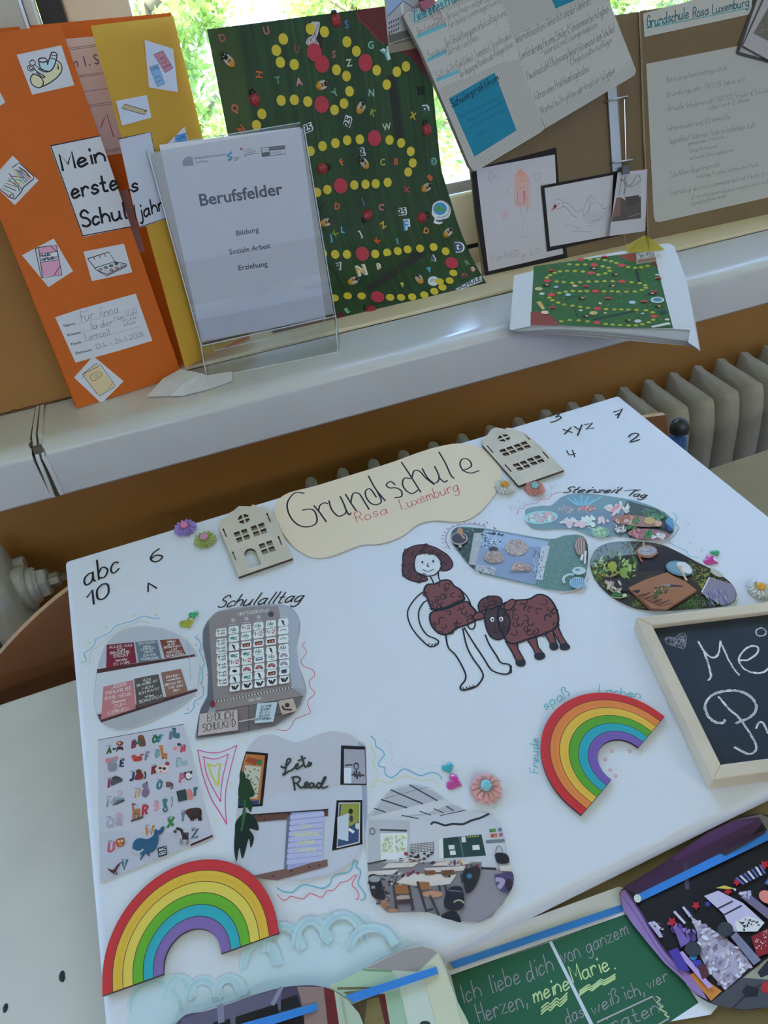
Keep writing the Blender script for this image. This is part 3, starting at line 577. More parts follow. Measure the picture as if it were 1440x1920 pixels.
for ri, (y, cs) in enumerate(rows):
    for ci, ch in enumerate(cs):
        x = 944 + ci * 71 + ri * .5 + (3 if ri > 3 else 0); yy = y - ci * 11
        cell(x, yy)
        if ch == 'A': p.text('Ab', (x - 20, yy + 8), (x + 14, yy + 3), (0, -20), .7, GRN, .1); p.line([(x - 10, yy + 16), (x + 12, yy + 13)], .4, DK, False)
        elif ch == '+': p.text('1', (x - 22, yy + 8), (x - 17, yy + 7), (0, -20), .7, GRN, .1); p.text('+', (x - 10, yy + 6), (x, yy + 4), (0, -18), .7, (205, 130, 60), .1); p.text('2', (x + 6, yy + 5), (x + 22, yy + 3), (0, -20), .8, RDD, .1)
        elif ch in 'Rr': 
            for r, c in ((19, (120, 30, 45)), (14, (200, 120, 110)), (9, (90, 70, 110))): p.arc(x, yy + 10, r, r, 180, 355, 1.1, c if ch == 'R' else (150, 150, 175))
        elif ch == 'g': p.ell(x - 8, yy, 13, 8, (70, 140, 120), -12); p.line([(x + 2, yy - 2), (x + 18, yy - 8)], 1, GRN); p.line([(x + 2, yy + 8), (x + 18, yy + 4)], 1, GRN)
        elif ch == 'b': p.poly([(x - 22, yy - 6), (x + 22, yy - 14), (x + 22, yy + 8), (x - 20, yy + 14)], (95, 48, 38)); p.ell(x - 6, yy + 3, 6, 5, (200, 140, 100)); p.ell(x + 10, yy, 6, 5, (210, 160, 130))
        elif ch == 'k': p.ell(x, yy - 2, 6, 10, (45, 42, 50), -25); p.line([(x - 2, yy + 4), (x + 8, yy + 16)], 1, (50, 45, 55)); p.ell(x - 8, yy - 10, 4, 4, (60, 50, 50))
        elif ch == 'n': p.ell(x, yy, 14, 8, (48, 48, 52)); p.ell(x, yy, 7, 4, (25, 25, 28))
        elif ch == 'w': p.poly([(x - 20, yy - 6), (x + 20, yy - 12), (x + 20, yy + 6), (x - 20, yy + 12)], (90, 120, 150)); p.line([(x - 14, yy), (x + 14, yy - 4)], .8, WT)
        elif ch == 'p': p.poly([(x - 16, yy - 8), (x + 16, yy - 14), (x + 14, yy + 8), (x - 14, yy + 12)], (62, 48, 84))
        elif ch == 'y': p.line([(x - 16, yy - 8), (x - 6, yy + 10), (x - 2, yy - 6)], 1.5, (32, 34, 40)); p.line([(x + 4, yy + 10), (x + 18, yy - 12)], 1.8, (35, 38, 44))
        else: p.line([(x - 16, yy + 2), (x + 2, yy - 8), (x + 16, yy - 2)], 1, (120, 140, 165))
p.poly([(750, 792), (965, 768), (970, 885), (738, 918)], (186, 178, 180)); p.text('ENDLICH', (793, 835), (940, 818), (0, -42), .6, (50, 44, 52)); p.text('SCHULKIND', (768, 893), (952, 864), (0, -42), .6, (50, 44, 52))
p.poly([(1080, 732), (1195, 724), (1172, 838), (1064, 846)], (185, 206, 222))
for k, t in enumerate(('IN DIR', 'STECKT', 'EIN', 'GANZES', 'UNIVERSUM')): p.text(t, (1102 - k * 4 - (14 if k == 4 else 0), 757 + k * 18), (1160 - k * 4 + (14 if k == 4 else 0), 751 + k * 18), (0, -12), .45, (35, 45, 60), .1)
p.poly([(1200, 718), (1285, 702), (1310, 775), (1220, 798)], (180, 168, 158)); p.ell(1252, 742, 14, 13, (60, 45, 45)); p.line([(1225, 748), (1235, 765), (1275, 768)], 1.6, (50, 42, 44)); p.ell(823, 735, 14, 22, (120, 40, 62))
p.line([(975, 836), (1065, 820)], 1, (190, 190, 196), False); p.line([(1180, 800), (1222, 790)], .8, (60, 55, 60), False)
p.build('photo', GLOSS, poster, 'photo of a magnetic timetable')
# 3 animal alphabet chart
p = photo([(65, 228), (835, 85), (1095, 1092), (85, 1515)], (188, 193, 212), (170, 1340, 4.8), sm=False)
p.poly([(85, 1512), (1092, 1088), (1085, 1065), (80, 1040), ], (181, 187, 207)); p.line([(80, 1060), (560, 945), (1010, 795)], .35, (206, 210, 222), False); p.line([(66, 229), (833, 87)], .5, (60, 62, 84), False); p.line([(905, 1172), (1094, 1092)], 1.6, (62, 26, 36), False)
LT = [('A', 145, 352, 185, 345, 62, (40, 90, 70)), ('B', 370, 300, 405, 292, 62, (120, 50, 80)), ('C', 555, 255, 592, 248, 62, (40, 110, 60)), ('D', 708, 220, 738, 214, 62, (110, 120, 145)), ('E', 262, 472, 297, 466, 66, (45, 55, 80)), ('F', 490, 410, 520, 404, 66, (120, 130, 155)), ('G', 580, 388, 615, 380, 62, (120, 160, 170)), ('H', 812, 338, 848, 330, 55, (185, 80, 95)), ('I', 143, 658, 165, 655, 78, (140, 55, 95)), ('J', 352, 595, 385, 588, 74, (40, 60, 100)), ('K', 548, 535, 585, 528, 72, (130, 50, 60)), ('L', 770, 475, 800, 468, 70, (130, 170, 185)), ('M', 145, 830, 210, 815, 80, (140, 145, 165)), ('N', 398, 748, 440, 738, 74, (190, 150, 80)), ('O', 595, 672, 640, 664, 76, (70, 120, 140)), ('P', 798, 612, 840, 602, 74, (190, 100, 130)), ('Q', 145, 1020, 205, 1010, 88, (160, 165, 195)), ('R', 462, 905, 510, 895, 88, (175, 55, 75)), ('S', 570, 865, 610, 856, 76, (200, 150, 170)), ('T', 920, 735, 955, 726, 70, (40, 120, 120)), ('U', 155, 1240, 210, 1228, 92, (185, 95, 115)), ('V', 275, 1405, 325, 1392, 92, (60, 110, 130)), ('W', 490, 1092, 565, 1076, 86, (180, 130, 60)), ('X', 690, 1015, 745, 1000, 82, (60, 125, 70)), ('Y', 812, 962, 845, 952, 88, (110, 125, 145)), ('Z', 905, 1118, 965, 1104, 88, (75, 95, 105))]
for ch, x0, y0, x1, y1, h, c in LT: p.text(ch, (x0 + 5, y0 - 4), (x1 - 5, y1 - 4), (h * .08, -h * .85), 2.0 if ch != 'X' else 2.3, c, .1)
# animals, simple flat shapes
def blob(pts, c): p.poly(pts, c, True)
E_ = p.ell
E_(262, 258, 32, 22, (105, 50, 48)); E_(256, 255, 18, 13, (205, 150, 130)); E_(262, 300, 30, 16, (75, 45, 50)); p.line([(240, 305), (235, 330)], 1, DK); p.line([(285, 295), (290, 318)], 1, DK); E_(212, 308, 20, 11, (40, 95, 80))
blob([(430, 190), (470, 185), (490, 230), (492, 280), (440, 285), (425, 240)], (105, 70, 55)); E_(425, 252, 26, 12, (40, 110, 95), -20); E_(455, 200, 20, 18, (120, 80, 60))
blob([(590, 215), (620, 180), (655, 182), (640, 200), (625, 240), (605, 248)], (70, 140, 150)); p.arc(610, 222, 20, 20, 90, 300, 1.4, (45, 100, 120))
blob([(745, 195), (742, 130), (765, 125), (770, 165), (798, 165), (800, 210), (760, 212)], (65, 115, 135)); E_(750, 128, 20, 12, (60, 105, 125))
blob([(155, 440), (200, 425), (238, 440), (230, 500), (165, 508)], (130, 135, 152)); E_(200, 412, 34, 30, (140, 145, 162)); E_(155, 415, 22, 24, (210, 120, 135)); E_(232, 392, 16, 20, (205, 120, 135))
blob([(375, 375), (400, 385), (450, 372), (460, 410), (390, 420)], (175, 65, 58)); E_(392, 380, 24, 20, (190, 75, 65)); E_(462, 360, 18, 8, (170, 60, 55), -15)
blob([(625, 290), (648, 285), (655, 340), (690, 352), (680, 388), (640, 388)], (180, 115, 65)); E_(632, 285, 20, 12, (195, 140, 95)); p.line([(650, 385), (648, 398)], 1, BRN); p.line([(680, 385), (682, 398)], 1, BRN)
E_(765, 305, 20, 16, (210, 130, 145)); E_(795, 268, 18, 14, (70, 62, 75)); E_(785, 315, 22, 14, (215, 175, 185))
blob([(180, 600), (200, 560), (260, 560), (288, 595), (230, 622), (185, 638)], (78, 82, 88)); 
for k in range(9): p.line([(200 + k * 9, 575 + k * 2), (222 + k * 8, 548 + k * 4)], .5, (52, 55, 60), False)
blob([(395, 570), (420, 520), (460, 520), (475, 560), (450, 582), (400, 585)], (120, 48, 52)); E_(432, 512, 26, 20, (88, 60, 40)); p.arc(482, 545, 12, 30, -80, 100, 1.1, (60, 45, 45))
blob([(598, 470), (690, 455), (700, 490), (690, 515), (605, 522)], (215, 195, 202)); E_(690, 440, 20, 18, (150, 75, 88)); E_(625, 480, 16, 12, (60, 48, 55)); E_(662, 485, 16, 13, (60, 48, 55)); E_(630, 512, 10, 8, (190, 120, 130))
blob([(800, 385), (812, 382), (820, 420), (858, 415), (862, 448), (815, 452)], (140, 178, 192))
blob([(460, 690), (490, 660), (515, 665), (528, 700), (500, 742), (465, 735)], (120, 105, 140)); E_(490, 640, 26, 26, (125, 112, 142)); E_(505, 612, 12, 10, (90, 85, 105))
E_(700, 628, 34, 26, (110, 80, 96)); E_(662, 628, 16, 28, (195, 185, 196)); p.arc(722, 640, 14, 26, -60, 90, 1.2, (85, 62, 76))
blob([(848, 545), (875, 512), (905, 530), (912, 570), (895, 588), (858, 588)], (215, 215, 225)); p.arc(880, 550, 30, 36, 30, 330, .9, (45, 45, 58)); E_(850, 525, 12, 11, (50, 45, 55)); E_(905, 515, 11, 10, (50, 45, 55))
E_(262, 700, 24, 20, (178, 175, 188)); E_(248, 760, 34, 18, (150, 158, 170)); p.line([(220, 805), (300, 770)], 1.5, (45, 70, 85)); p.line([(228, 780), (292, 755)], 1.5, (90, 135, 150))
p.poly([(770, 690), (855, 668), (870, 765), (790, 785)], (45, 68, 76)); E_(888, 690, 24, 24, (210, 130, 125)); blob([(868, 700), (915, 695), (918, 755), (880, 762)], (205, 125, 120))
blob([(650, 770), (668, 755), (690, 765), (678, 800), (690, 840), (660, 835)], (60, 120, 130)); p.arc(672, 850, 18, 22, 0, 200, 1.2, (55, 110, 120)); p.line([(725, 830), (735, 780), (728, 740)], .8, (90, 130, 120)); E_(668, 772, 24, 14, (62, 122, 132))
blob([(372, 820), (385, 810), (395, 850), (440, 845), (442, 890), (385, 895)], (165, 110, 72)); E_(385, 806, 18, 9, (95, 70, 60)); 
for x in (382, 400, 425, 438): p.line([(x, 885), (x - 2, 940)], 1, (150, 100, 68), False)
p.line([(368, 955), (468, 920)], 1.5, (70, 62, 62))
E_(255, 905, 32, 28, (190, 165, 185)); 
for x in (232, 248, 262, 276): p.line([(x, 925), (x - 4, 960), (x + 4, 1000)], .7, (180, 160, 185))
blob([(860, 860), (920, 840), (985, 842), (1000, 880), (985, 925), (900, 940), (872, 905)], (58, 44, 44)); E_(880, 880, 26, 26, (85, 42, 40))
for x in (905, 925, 975, 992): p.line([(x, 925), (x, 950)], 1.4, (50, 38, 40), False)
blob([(232, 1125), (268, 1110), (300, 1110), (300, 1165), (270, 1188), (235, 1180)], (150, 82, 48)); E_(252, 1140, 12, 13, (215, 180, 150)); E_(280, 1136, 12, 13, (215, 180, 150)); E_(266, 1168, 18, 15, (195, 125, 65))
blob([(378, 1210), (390, 1140), (440, 1110), (510, 1120), (565, 1085), (575, 1050), (605, 1075), (608, 1150), (575, 1220), (510, 1250), (430, 1255)], (44, 90, 128)); blob([(605, 1080), (570, 1045), (590, 1030), (610, 1042), (640, 1010), (662, 1008), (650, 1055)], (44, 88, 126)); p.poly([(470, 1250), (440, 1305), (455, 1308), (490, 1250)], (40, 82, 118)); p.poly([(500, 1248), (525, 1278), (535, 1272), (520, 1235)], (40, 82, 118))
p.line([(382, 1215), (410, 1232), (450, 1230), (470, 1212)], 1.1, (185, 205, 220)); p.line([(400, 1242), (440, 1250)], 1.4, (170, 190, 205)); E_(470, 1200, 4, 6, (20, 30, 45))
blob([(800, 1075), (830, 1050), (880, 1060), (890, 1120), (820, 1135)], (205, 205, 215)); blob([(755, 1050), (790, 1022), (820, 1050), (800, 1085)], (185, 186, 196)); E_(760, 1052, 16, 14, (58, 56, 64)); p.line([(775, 1025), (815, 1040), (830, 1085)], 2, (50, 50, 58))
for k in range(6): p.line([(822 + k * 11, 1062), (830 + k * 9, 1122)], .8, (45, 45, 54), False)
for x in (812, 826, 868, 880): p.line([(x, 1115), (x - 4, 1165)], 1, (130, 130, 140), False)
blob([(150, 1380), (200, 1398), (240, 1350), (275, 1328), (250, 1370), (220, 1418), (185, 1420)], (85, 48, 58)); p.line([(200, 1418), (215, 1440)], .7, DK); p.line([(225, 1412), (235, 1436)], .7, DK)
p.poly([(600, 1200), (682, 1178), (688, 1262), (610, 1284)], (32, 44, 62)); p.type('MAC', (614, 1232), (676, 1214), (2, -28), (225, 228, 235), .02); p.type('GEIZ', (616, 1268), (678, 1250), (2, -28), (225, 228, 235), .02)
rnd = random.Random(4)
for ch, x0, y0, x1, y1, h, c in LT: p.line([(x0, y0 - h - 8), (x0 + 38, y0 - h - 14)], .5, (90, 95, 115), False)
p.build('photo', GLOSS, poster, 'animal alphabet chart with capital letters')
# 4 reading corner
p = photo([(345, 560), (365, 330), (400, 210), (440, 140), (510, 82), (590, 70), (660, 88), (730, 118), (810, 124), (900, 92), (1000, 55), (1100, 50), (1190, 75), (1250, 115), (1302, 155), (1310, 400), (1318, 680), (1300, 850), (1270, 930), (1200, 1020), (1120, 1080), (1000, 1130), (860, 1158), (700, 1166), (560, 1160), (450, 1122), (380, 1070), (335, 1020), (315, 940), (320, 780)], (185, 190, 205), (360, 1360, 4), sm=True)
p.poly([(370, 640), (700, 500), (1310, 440), (1312, 820), (1200, 1015), (1000, 1125), (700, 1160), (460, 1120), (340, 1010)], (187, 196, 214))
p.poly([(1245, 118), (1300, 160), (1308, 400), (1312, 680), (1296, 850), (1280, 560)], (150, 160, 190))
p.poly([(405, 195), (572, 210), (530, 605), (345, 622), (360, 350)], (22, 20, 26)); p.poly([(405, 215), (548, 225), (508, 590), (350, 605), (365, 360)], (176, 112, 62)); p.poly([(395, 300), (520, 310), (490, 545), (385, 560)], (188, 190, 176))
for q, c in (([(420, 235), (520, 262), (470, 300), (400, 270)], (150, 70, 40)), ([(495, 260), (525, 255), (520, 300), (480, 285)], (40, 110, 70)), ([(345, 575), (500, 560), (500, 592), (345, 606)], (40, 70, 110))): p.poly(q, c)
rnd = random.Random(9)
for k in range(26): x, y = rnd.uniform(400, 505), rnd.uniform(315, 540); p.line([(x, y), (x + rnd.uniform(-18, 18), y + rnd.uniform(-14, 14))], .7, rnd.choice([(70, 75, 80), (110, 100, 140), (60, 110, 90)]), False)
p.up()
p.poly([(1118, 150), (1300, 158), (1310, 448), (1112, 446)], (20, 19, 26)); p.poly([(1140, 178), (1296, 182), (1304, 438), (1140, 436)], (158, 160, 178)); p.poly([(1140, 320), (1195, 318), (1195, 435), (1140, 435)], (205, 215, 232)); p.ell(1232, 305, 22, 28, (60, 60, 72)); p.ell(1232, 308, 14, 17, (150, 152, 168))
for a, b in (((1200, 370), (1290, 375)), ((1232, 335), (1240, 400)), ((1215, 350), (1225, 385)), ((1150, 300), (1200, 295)), ((1255, 350), (1262, 385))): p.line([a, b], 1.4, (58, 58, 70), False)
p.poly([(1085, 562), (1278, 560), (1278, 890), (1050, 940)], (18, 17, 24)); p.poly([(1100, 580), (1262, 578), (1258, 880), (1085, 922)], (205, 210, 222)); p.poly([(1105, 588), (1256, 585), (1250, 874), (1090, 912)], (52, 78, 118)); p.poly([(1120, 590), (1255, 586), (1250, 720), (1180, 760), (1110, 700)], (140, 148, 66)); p.poly([(1090, 690), (1175, 660), (1172, 870), (1090, 850)], (186, 200, 218)); p.ell(1190, 645, 17, 20, (50, 40, 42)); p.ell(1195, 700, 14, 26, (72, 60, 66)); p.ell(1240, 755, 16, 24, (195, 198, 205)); p.line([(1180, 780), (1210, 800)], 2, (220, 220, 226))
p.poly([(440, 672), (1020, 632), (1022, 680), (470, 726)], (96, 66, 60)); p.line([(440, 672), (1020, 632)], 1.0, (30, 22, 24), False); p.poly([(460, 1128), (1015, 1005), (1018, 1056), (640, 1162), (520, 1150)], (120, 92, 88))
for x, y in ((515, 678), (545, 708), (724, 664), (1000, 650), (610, 1130), (745, 1092), (880, 1062), (955, 1050)): p.ell(x, y, 8, 6, (38, 28, 30))
p.poly([(712, 700), (748, 650), (725, 1080), (690, 1075)], (104, 110, 142)); p.poly([(748, 655), (985, 640), (970, 1008), (716, 1086)], (150, 158, 206))
for k in range(9): y = 672 + k * 42; p.line([(746 - k * 3.4, y + 18), (866 - k * 2, y + 4), (982 - k * 2, y - 8)], 3.2, (176, 184, 222), False)
p.up()
for k, (t, a, b) in enumerate((('Die', 820, 898), ('Geschichte', 770, 945), ('deines', 790, 915), ('Lebens', 785, 925))): p.text(t, (a, 775 + k * 58), (b, 765 + k * 58), (0, -34), .8, (196, 200, 178))
SCR = (46, 56, 58)
for q in ([(668, 308), (688, 318), (712, 300), (738, 264), (730, 250), (714, 260), (704, 310), (698, 352), (684, 364), (690, 371), (722, 346), (745, 338), (768, 318), (795, 300), (790, 288), (775, 305), (785, 328), (815, 310), (840, 285)], [(822, 228), (835, 275), (848, 312), (868, 300), (880, 270), (878, 288), (895, 282), (888, 300), (870, 304)], [(798, 265), (850, 243)], [(757, 395), (765, 440), (771, 486)], [(748, 392), (790, 385), (812, 405), (792, 430), (768, 436)], [(786, 432), (815, 468), (840, 458), (868, 440), (862, 426), (845, 440), (850, 468), (885, 456)], [(912, 440), (895, 432), (880, 450), (890, 470), (910, 456), (914, 438), (918, 466), (940, 456)], [(968, 440), (948, 432), (936, 452), (948, 472), (966, 455), (1002, 394), (992, 392), (972, 440), (978, 470), (1016, 458)]): p.line(q, 1.5, SCR)
G1, G2 = (28, 62, 38), (22, 40, 40)
for q in ([(360, 420), (420, 400), (455, 470), (470, 520), (420, 545), (350, 540)], [(345, 560), (400, 520), (450, 580), (440, 650), (400, 600)], [(365, 340), (400, 370), (395, 420), (358, 400)]): blob(q, G1)
blob([(330, 720), (400, 655), (470, 690), (500, 785), (430, 775), (465, 840), (440, 920), (425, 850), (380, 1000), (355, 920), (335, 1020), (316, 930), (322, 800)], G2); blob([(385, 620), (405, 640), (390, 720), (372, 760), (375, 690)], (40, 92, 52))
p.line([(395, 560), (392, 680), (370, 790)], 1.4, (62, 104, 60))
p.build('photo', GLOSS, poster, 'photo of a reading corner wall')
# 5 classroom
p = photo([(105, 720), (160, 600), (230, 500), (310, 425), (400, 392), (500, 385), (590, 400), (660, 440), (740, 510), (830, 570), (920, 595), (1010, 600), (1085, 618), (1140, 660), (1185, 710), (1215, 830), (1245, 980), (1285, 1160), (1250, 1250), (1190, 1350), (1110, 1440), (1010, 1485), (920, 1492), (820, 1470), (700, 1430), (600, 1400), (480, 1390), (380, 1400), (280, 1402), (215, 1340), (160, 1270), (135, 1180), (120, 960)], (188, 196, 210), (660, 1380, 4.2353), sm=True)
p.poly([(165, 610), (310, 430), (500, 388), (660, 445), (780, 535), (900, 595), (500, 640), (150, 640)], (172, 178, 192)); p.poly([(150, 640), (730, 500), (790, 540), (600, 610), (160, 665)], (196, 202, 214))
for a, b, w in (((310, 428), (560, 538), 1.1), ((460, 390), (675, 512), 1.1), ((235, 505), (435, 570), 1.1), ((180, 575), (265, 605), .9), ((395, 630), (525, 655), .8), ((540, 598), (625, 628), .8), ((650, 578), (725, 608), .8), ((750, 558), (805, 592), 1), ((260, 495), (600, 405), .3), ((700, 632), (900, 590), .6)): p.line([a, b], w, (62, 72, 84), False)
p.poly([(130, 665), (460, 670), (460, 1000), (125, 1010)], (178, 184, 196)); p.poly([(460, 670), (1185, 715), (1240, 1000), (470, 1000)], (192, 198, 211))
p.line([(630, 700), (645, 685), (680, 690), (740, 710), (800, 698), (880, 700), (950, 670), (1020, 650), (1085, 618)], 1.6, (50, 56, 68))
p.poly([(225, 775), (440, 770), (435, 975), (230, 985)], (226, 232, 240)); p.poly([(238, 785), (328, 783), (328, 930), (238, 940)], (214, 222, 208)); p.poly([(340, 783), (425, 781), (425, 925), (342, 930)], (212, 222, 212)); p.grass([(238, 800), (425, 790), (425, 920), (238, 930)], [(180, 196, 140), (160, 180, 168), (200, 212, 190)], 90, 16, 1.2); p.line([(334, 775), (334, 980)], 1.6, (230, 234, 240), False); p.line([(225, 745), (432, 752)], 1.3, (62, 70, 80), False)
p.ell(162, 757, 24, 30, (98, 108, 122)); p.ell(162, 757, 15, 20, (170, 178, 190))
p.poly([(460, 850), (650, 835), (655, 920), (470, 935)], (205, 208, 214))
for k in range(6): p.line([(462, 862 + k * 13), (652, 846 + k * 13)], .6, (105, 108, 116), False)
for k in range(8): p.line([(475 + k * 24, 850 - k * 2), (480 + k * 24, 930 - k * 2)], .4, (120, 122, 130), False)
p.poly([(722, 812), (1028, 780), (1064, 950), (880, 962), (728, 970)], (40, 68, 70)); p.line([(853, 800), (884, 962)], .8, (95, 120, 122), False)
for q in ([(868, 800), (900, 798), (906, 842), (872, 846)], [(765, 868), (812, 864), (816, 898), (770, 902)], [(776, 912), (820, 908), (826, 942), (780, 946)], [(955, 868), (1010, 864), (1016, 902), (958, 906)], [(688, 818), (722, 815), (728, 968), (690, 975)]): p.poly(q, (212, 216, 222))
for k in range(5): p.ell(918 + k * 20, 802 - k * 2, 7, 6, (180, 182, 92))
for x, y, c in ((1105, 752, (70, 130, 80)), (1130, 750, (90, 150, 90)), (1175, 745, (95, 110, 160)), (1115, 792, (170, 80, 70)), (1140, 790, (190, 110, 90)), (1182, 785, (150, 90, 140))): p.poly([(x - 14, y - 14), (x + 14, y - 16), (x + 14, y + 12), (x - 14, y + 14)], c)
p.line([(1070, 838), (1205, 830)], 2.2, (110, 122, 135), False); p.arc(1168, 920, 26, 46, 180, 360, .5, (90, 98, 110))
p.poly([(125, 1015), (460, 1000), (1030, 1000), (1030, 1060), (1250, 1055), (1285, 1160), (1250, 1250), (1110, 1435), (1010, 1480), (820, 1466), (600, 1398), (280, 1400), (160, 1268), (135, 1180)], (128, 126, 138)); p.poly([(1030, 1060), (1250, 1055), (1283, 1160), (1190, 1345), (1010, 1478), (870, 1470), (940, 1150)], (140, 138, 150))
p.line([(1030, 1050), (1140, 1055)], 1.6, (52, 54, 62), False); p.line([(125, 1015), (270, 985)], 1, (60, 60, 70), False)
rnd = random.Random(12)
def clutter(x0, y0, x1, y1, n, cols, s=14):
    for k in range(n):
        x, y = rnd.uniform(x0, x1), rnd.uniform(y0, y1); a, b = rnd.uniform(.4, 1) * s, rnd.uniform(.3, .7) * s; p.poly([(x - a, y - b), (x + a, y - b * 1.2), (x + a, y + b), (x - a, y + b * 1.1)], rnd.choice(cols))
CL = [(52, 44, 56), (88, 52, 62), (70, 84, 110), (165, 150, 150), (120, 62, 84), (60, 60, 70), (190, 192, 200), (44, 46, 56)]
clutter(130, 1080, 520, 1200, 50, CL); clutter(460, 925, 650, 1010, 26, CL); clutter(860, 1010, 1010, 1100, 14, CL)
for q in ([(130, 1075), (370, 1060), (320, 1100), (130, 1105)], [(290, 1010), (540, 1000), (480, 1040), (240, 1050)], [(570, 1050), (900, 1030), (890, 1068), (600, 1085)], [(670, 1005), (880, 985), (950, 1005), (860, 1030), (640, 1030)], [(350, 1165), (450, 1090), (830, 1100), (780, 1175), (560, 1200)], [(330, 985), (470, 965), (560, 975), (420, 1005)], [(1165, 985), (1245, 975), (1255, 1005), (1172, 1005)], [(1172, 1030), (1258, 1025), (1262, 1075), (1180, 1070)]): p.poly(q, (205, 200, 200))
clutter(440, 1075, 560, 1120, 8, [(120, 42, 62), (150, 70, 90), (80, 60, 80)]); clutter(700, 1090, 800, 1122, 7, [(52, 58, 74), (60, 66, 80), (100, 106, 120)]); clutter(700, 985, 870, 1020, 12, [(40, 80, 120), (150, 110, 90), (90, 90, 110), (205, 160, 120)]); clutter(380, 960, 560, 1000, 14, CL, 10); p.ell(815, 1005, 10, 24, (40, 74, 120)); p.ell(430, 935, 18, 14, (150, 62, 70))
WD = (150, 102, 66); MET = (62, 62, 72)
p.poly([(325, 1188), (440, 1182), (455, 1250), (335, 1255)], WD); p.ell(418, 1285, 70, 22, (176, 156, 152)); p.poly([(350, 1300), (490, 1290), (485, 1330), (365, 1340)], (92, 60, 66))
p.poly([(515, 1155), (612, 1160), (625, 1215), (535, 1222)], WD); p.ell(640, 1255, 80, 26, (186, 140, 116)); p.ell(1, 1, 1, 1, WD)
for a, b in (((330, 1190), (355, 1385)), ((450, 1190), (490, 1380)), ((520, 1160), (590, 1390)), ((620, 1270), (690, 1420)), ((470, 1290), (480, 1380)), ((690, 1190), (700, 1225)), ((740, 1190), (750, 1240)), ((868, 1100), (878, 1160)), ((585, 1390), (640, 1375)), ((350, 1330), (480, 1300))): p.line([a, b], 1.6, MET, False)
p.ell(260, 1325, 32, 40, (166, 112, 74)); p.ell(325, 1385, 40, 16, (170, 125, 96)); p.poly([(575, 1070), (660, 1065), (660, 1100), (580, 1105)], (120, 82, 60)); p.poly([(705, 1068), (810, 1062), (805, 1100), (715, 1106)], (110, 76, 56))
blob([(135, 1110), (190, 1100), (230, 1150), (260, 1290), (170, 1280), (140, 1200)], (44, 44, 56)); p.ell(180, 1135, 46, 26, (150, 154, 166)); clutter(160, 1180, 300, 1340, 18, [(44, 44, 54), (70, 66, 78), (150, 148, 158)], 16)
blob([(880, 1085), (920, 1050), (1000, 1040), (1020, 1090), (970, 1210), (910, 1250), (890, 1180)], (40, 40, 52)); p.ell(932, 1112, 22, 20, (60, 120, 160)); blob([(945, 1050), (985, 1032), (1020, 1060), (1005, 1120), (960, 1100)], (48, 44, 48))
blob([(730, 1310), (770, 1210), (840, 1192), (880, 1220), (890, 1340), (840, 1385), (750, 1370)], (38, 38, 54)); p.arc(848, 1330, 40, 26, 200, 350, 1, (165, 165, 150)); p.line([(768, 1225), (870, 1235)], .7, (110, 112, 130), False); blob([(705, 1435), (760, 1395), (830, 1400), (866, 1478), (790, 1462)], (34, 34, 48))
blob([(1135, 940), (1180, 925), (1235, 945), (1245, 1005), (1160, 1010)], (36, 38, 48)); blob([(1135, 1110), (1180, 1095), (1270, 1080), (1284, 1160), (1250, 1240), (1190, 1235), (1150, 1180)], (78, 68, 112)); p.line([(1150, 1140), (1200, 1150), (1170, 1200)], 3, (160, 155, 190)); p.ell(1245, 1180, 30, 50, (50, 42, 60))
p.build('photo', GLOSS, poster, 'photo of a classroom with desks')
# 6 stone age day: three photos, bluish window sheen mixed into some print colours
GA, GB = (96, 130, 130), (120, 152, 150)
OUT6 = [(65, 262), (100, 235), (200, 218), (280, 215), (330, 180), (380, 140), (470, 115), (580, 112), (700, 125), (800, 140), (950, 165), (1080, 200), (1180, 240), (1260, 285), (1310, 340), (1322, 400), (1310, 450), (1250, 490), (1160, 508), (1060, 508), (960, 490), (850, 472), (740, 482), (650, 480), (580, 455), (500, 425), (400, 410), (280, 415), (180, 415), (120, 398), (80, 350)]
p = photo(OUT6, (112, 146, 160), (970, 900, 4.5))
p.grass([(300, 215), (480, 120), (800, 145), (1000, 185), (1250, 300), (900, 180), (600, 200)], [(110, 150, 150), (135, 170, 165), (96, 128, 120)], 120, 20, .5); p.poly([(930, 175), (1180, 245), (1300, 340), (1315, 440), (1240, 490), (950, 488), (900, 420), (880, 250)], (64, 78, 76)); p.poly([(780, 380), (1250, 400), (1250, 440), (900, 440)], (34, 40, 36)); p.grass([(1000, 220), (1180, 250), (1290, 340), (1200, 330), (1060, 300)], [(72, 120, 82), (100, 150, 110), (50, 92, 60)], 140, 26, .7); p.poly([(340, 290), (900, 250), (900, 400), (300, 400)], (112, 140, 166))
for k in range(12): p.line([(500 + k * 9, 215 - abs(k - 6)), (400 + k * 28, 150 - (k % 3) * 12 + abs(k - 6) * 3)], 1.7, (130, 190, 215) if k % 2 else (104, 165, 200), False)
p.up()
def food(x, y, rx, ry, cols, n, seed, s=16):
    r2 = random.Random(seed)
    for k in range(n):
        a = r2.uniform(0, 6.28); q = r2.random() ** .5; p.ell(x + rx * q * math.cos(a), y + ry * q * math.sin(a), s * r2.uniform(.5, 1.1), s * r2.uniform(.3, .7), r2.choice(cols), r2.uniform(0, 180), 9)
food(410, 245, 60, 34, [(170, 160, 175), (200, 175, 185), (150, 150, 165)], 30, 1, 12); food(580, 245, 75, 26, [(195, 140, 140), (205, 165, 160), (170, 120, 120)], 30, 2, 16); p.ell(200, 315, 145, 56, (150, 205, 215), -4); food(195, 310, 120, 44, [(200, 170, 180), (200, 222, 226), (170, 205, 215), (188, 150, 162)], 34, 3, 22)
for k in range(8): p.line([(130 + k * 12, 285 + k * 3), (150 + k * 14, 350 - k)], 1.4, (200, 150, 165) if k % 2 else (165, 205, 215), False)
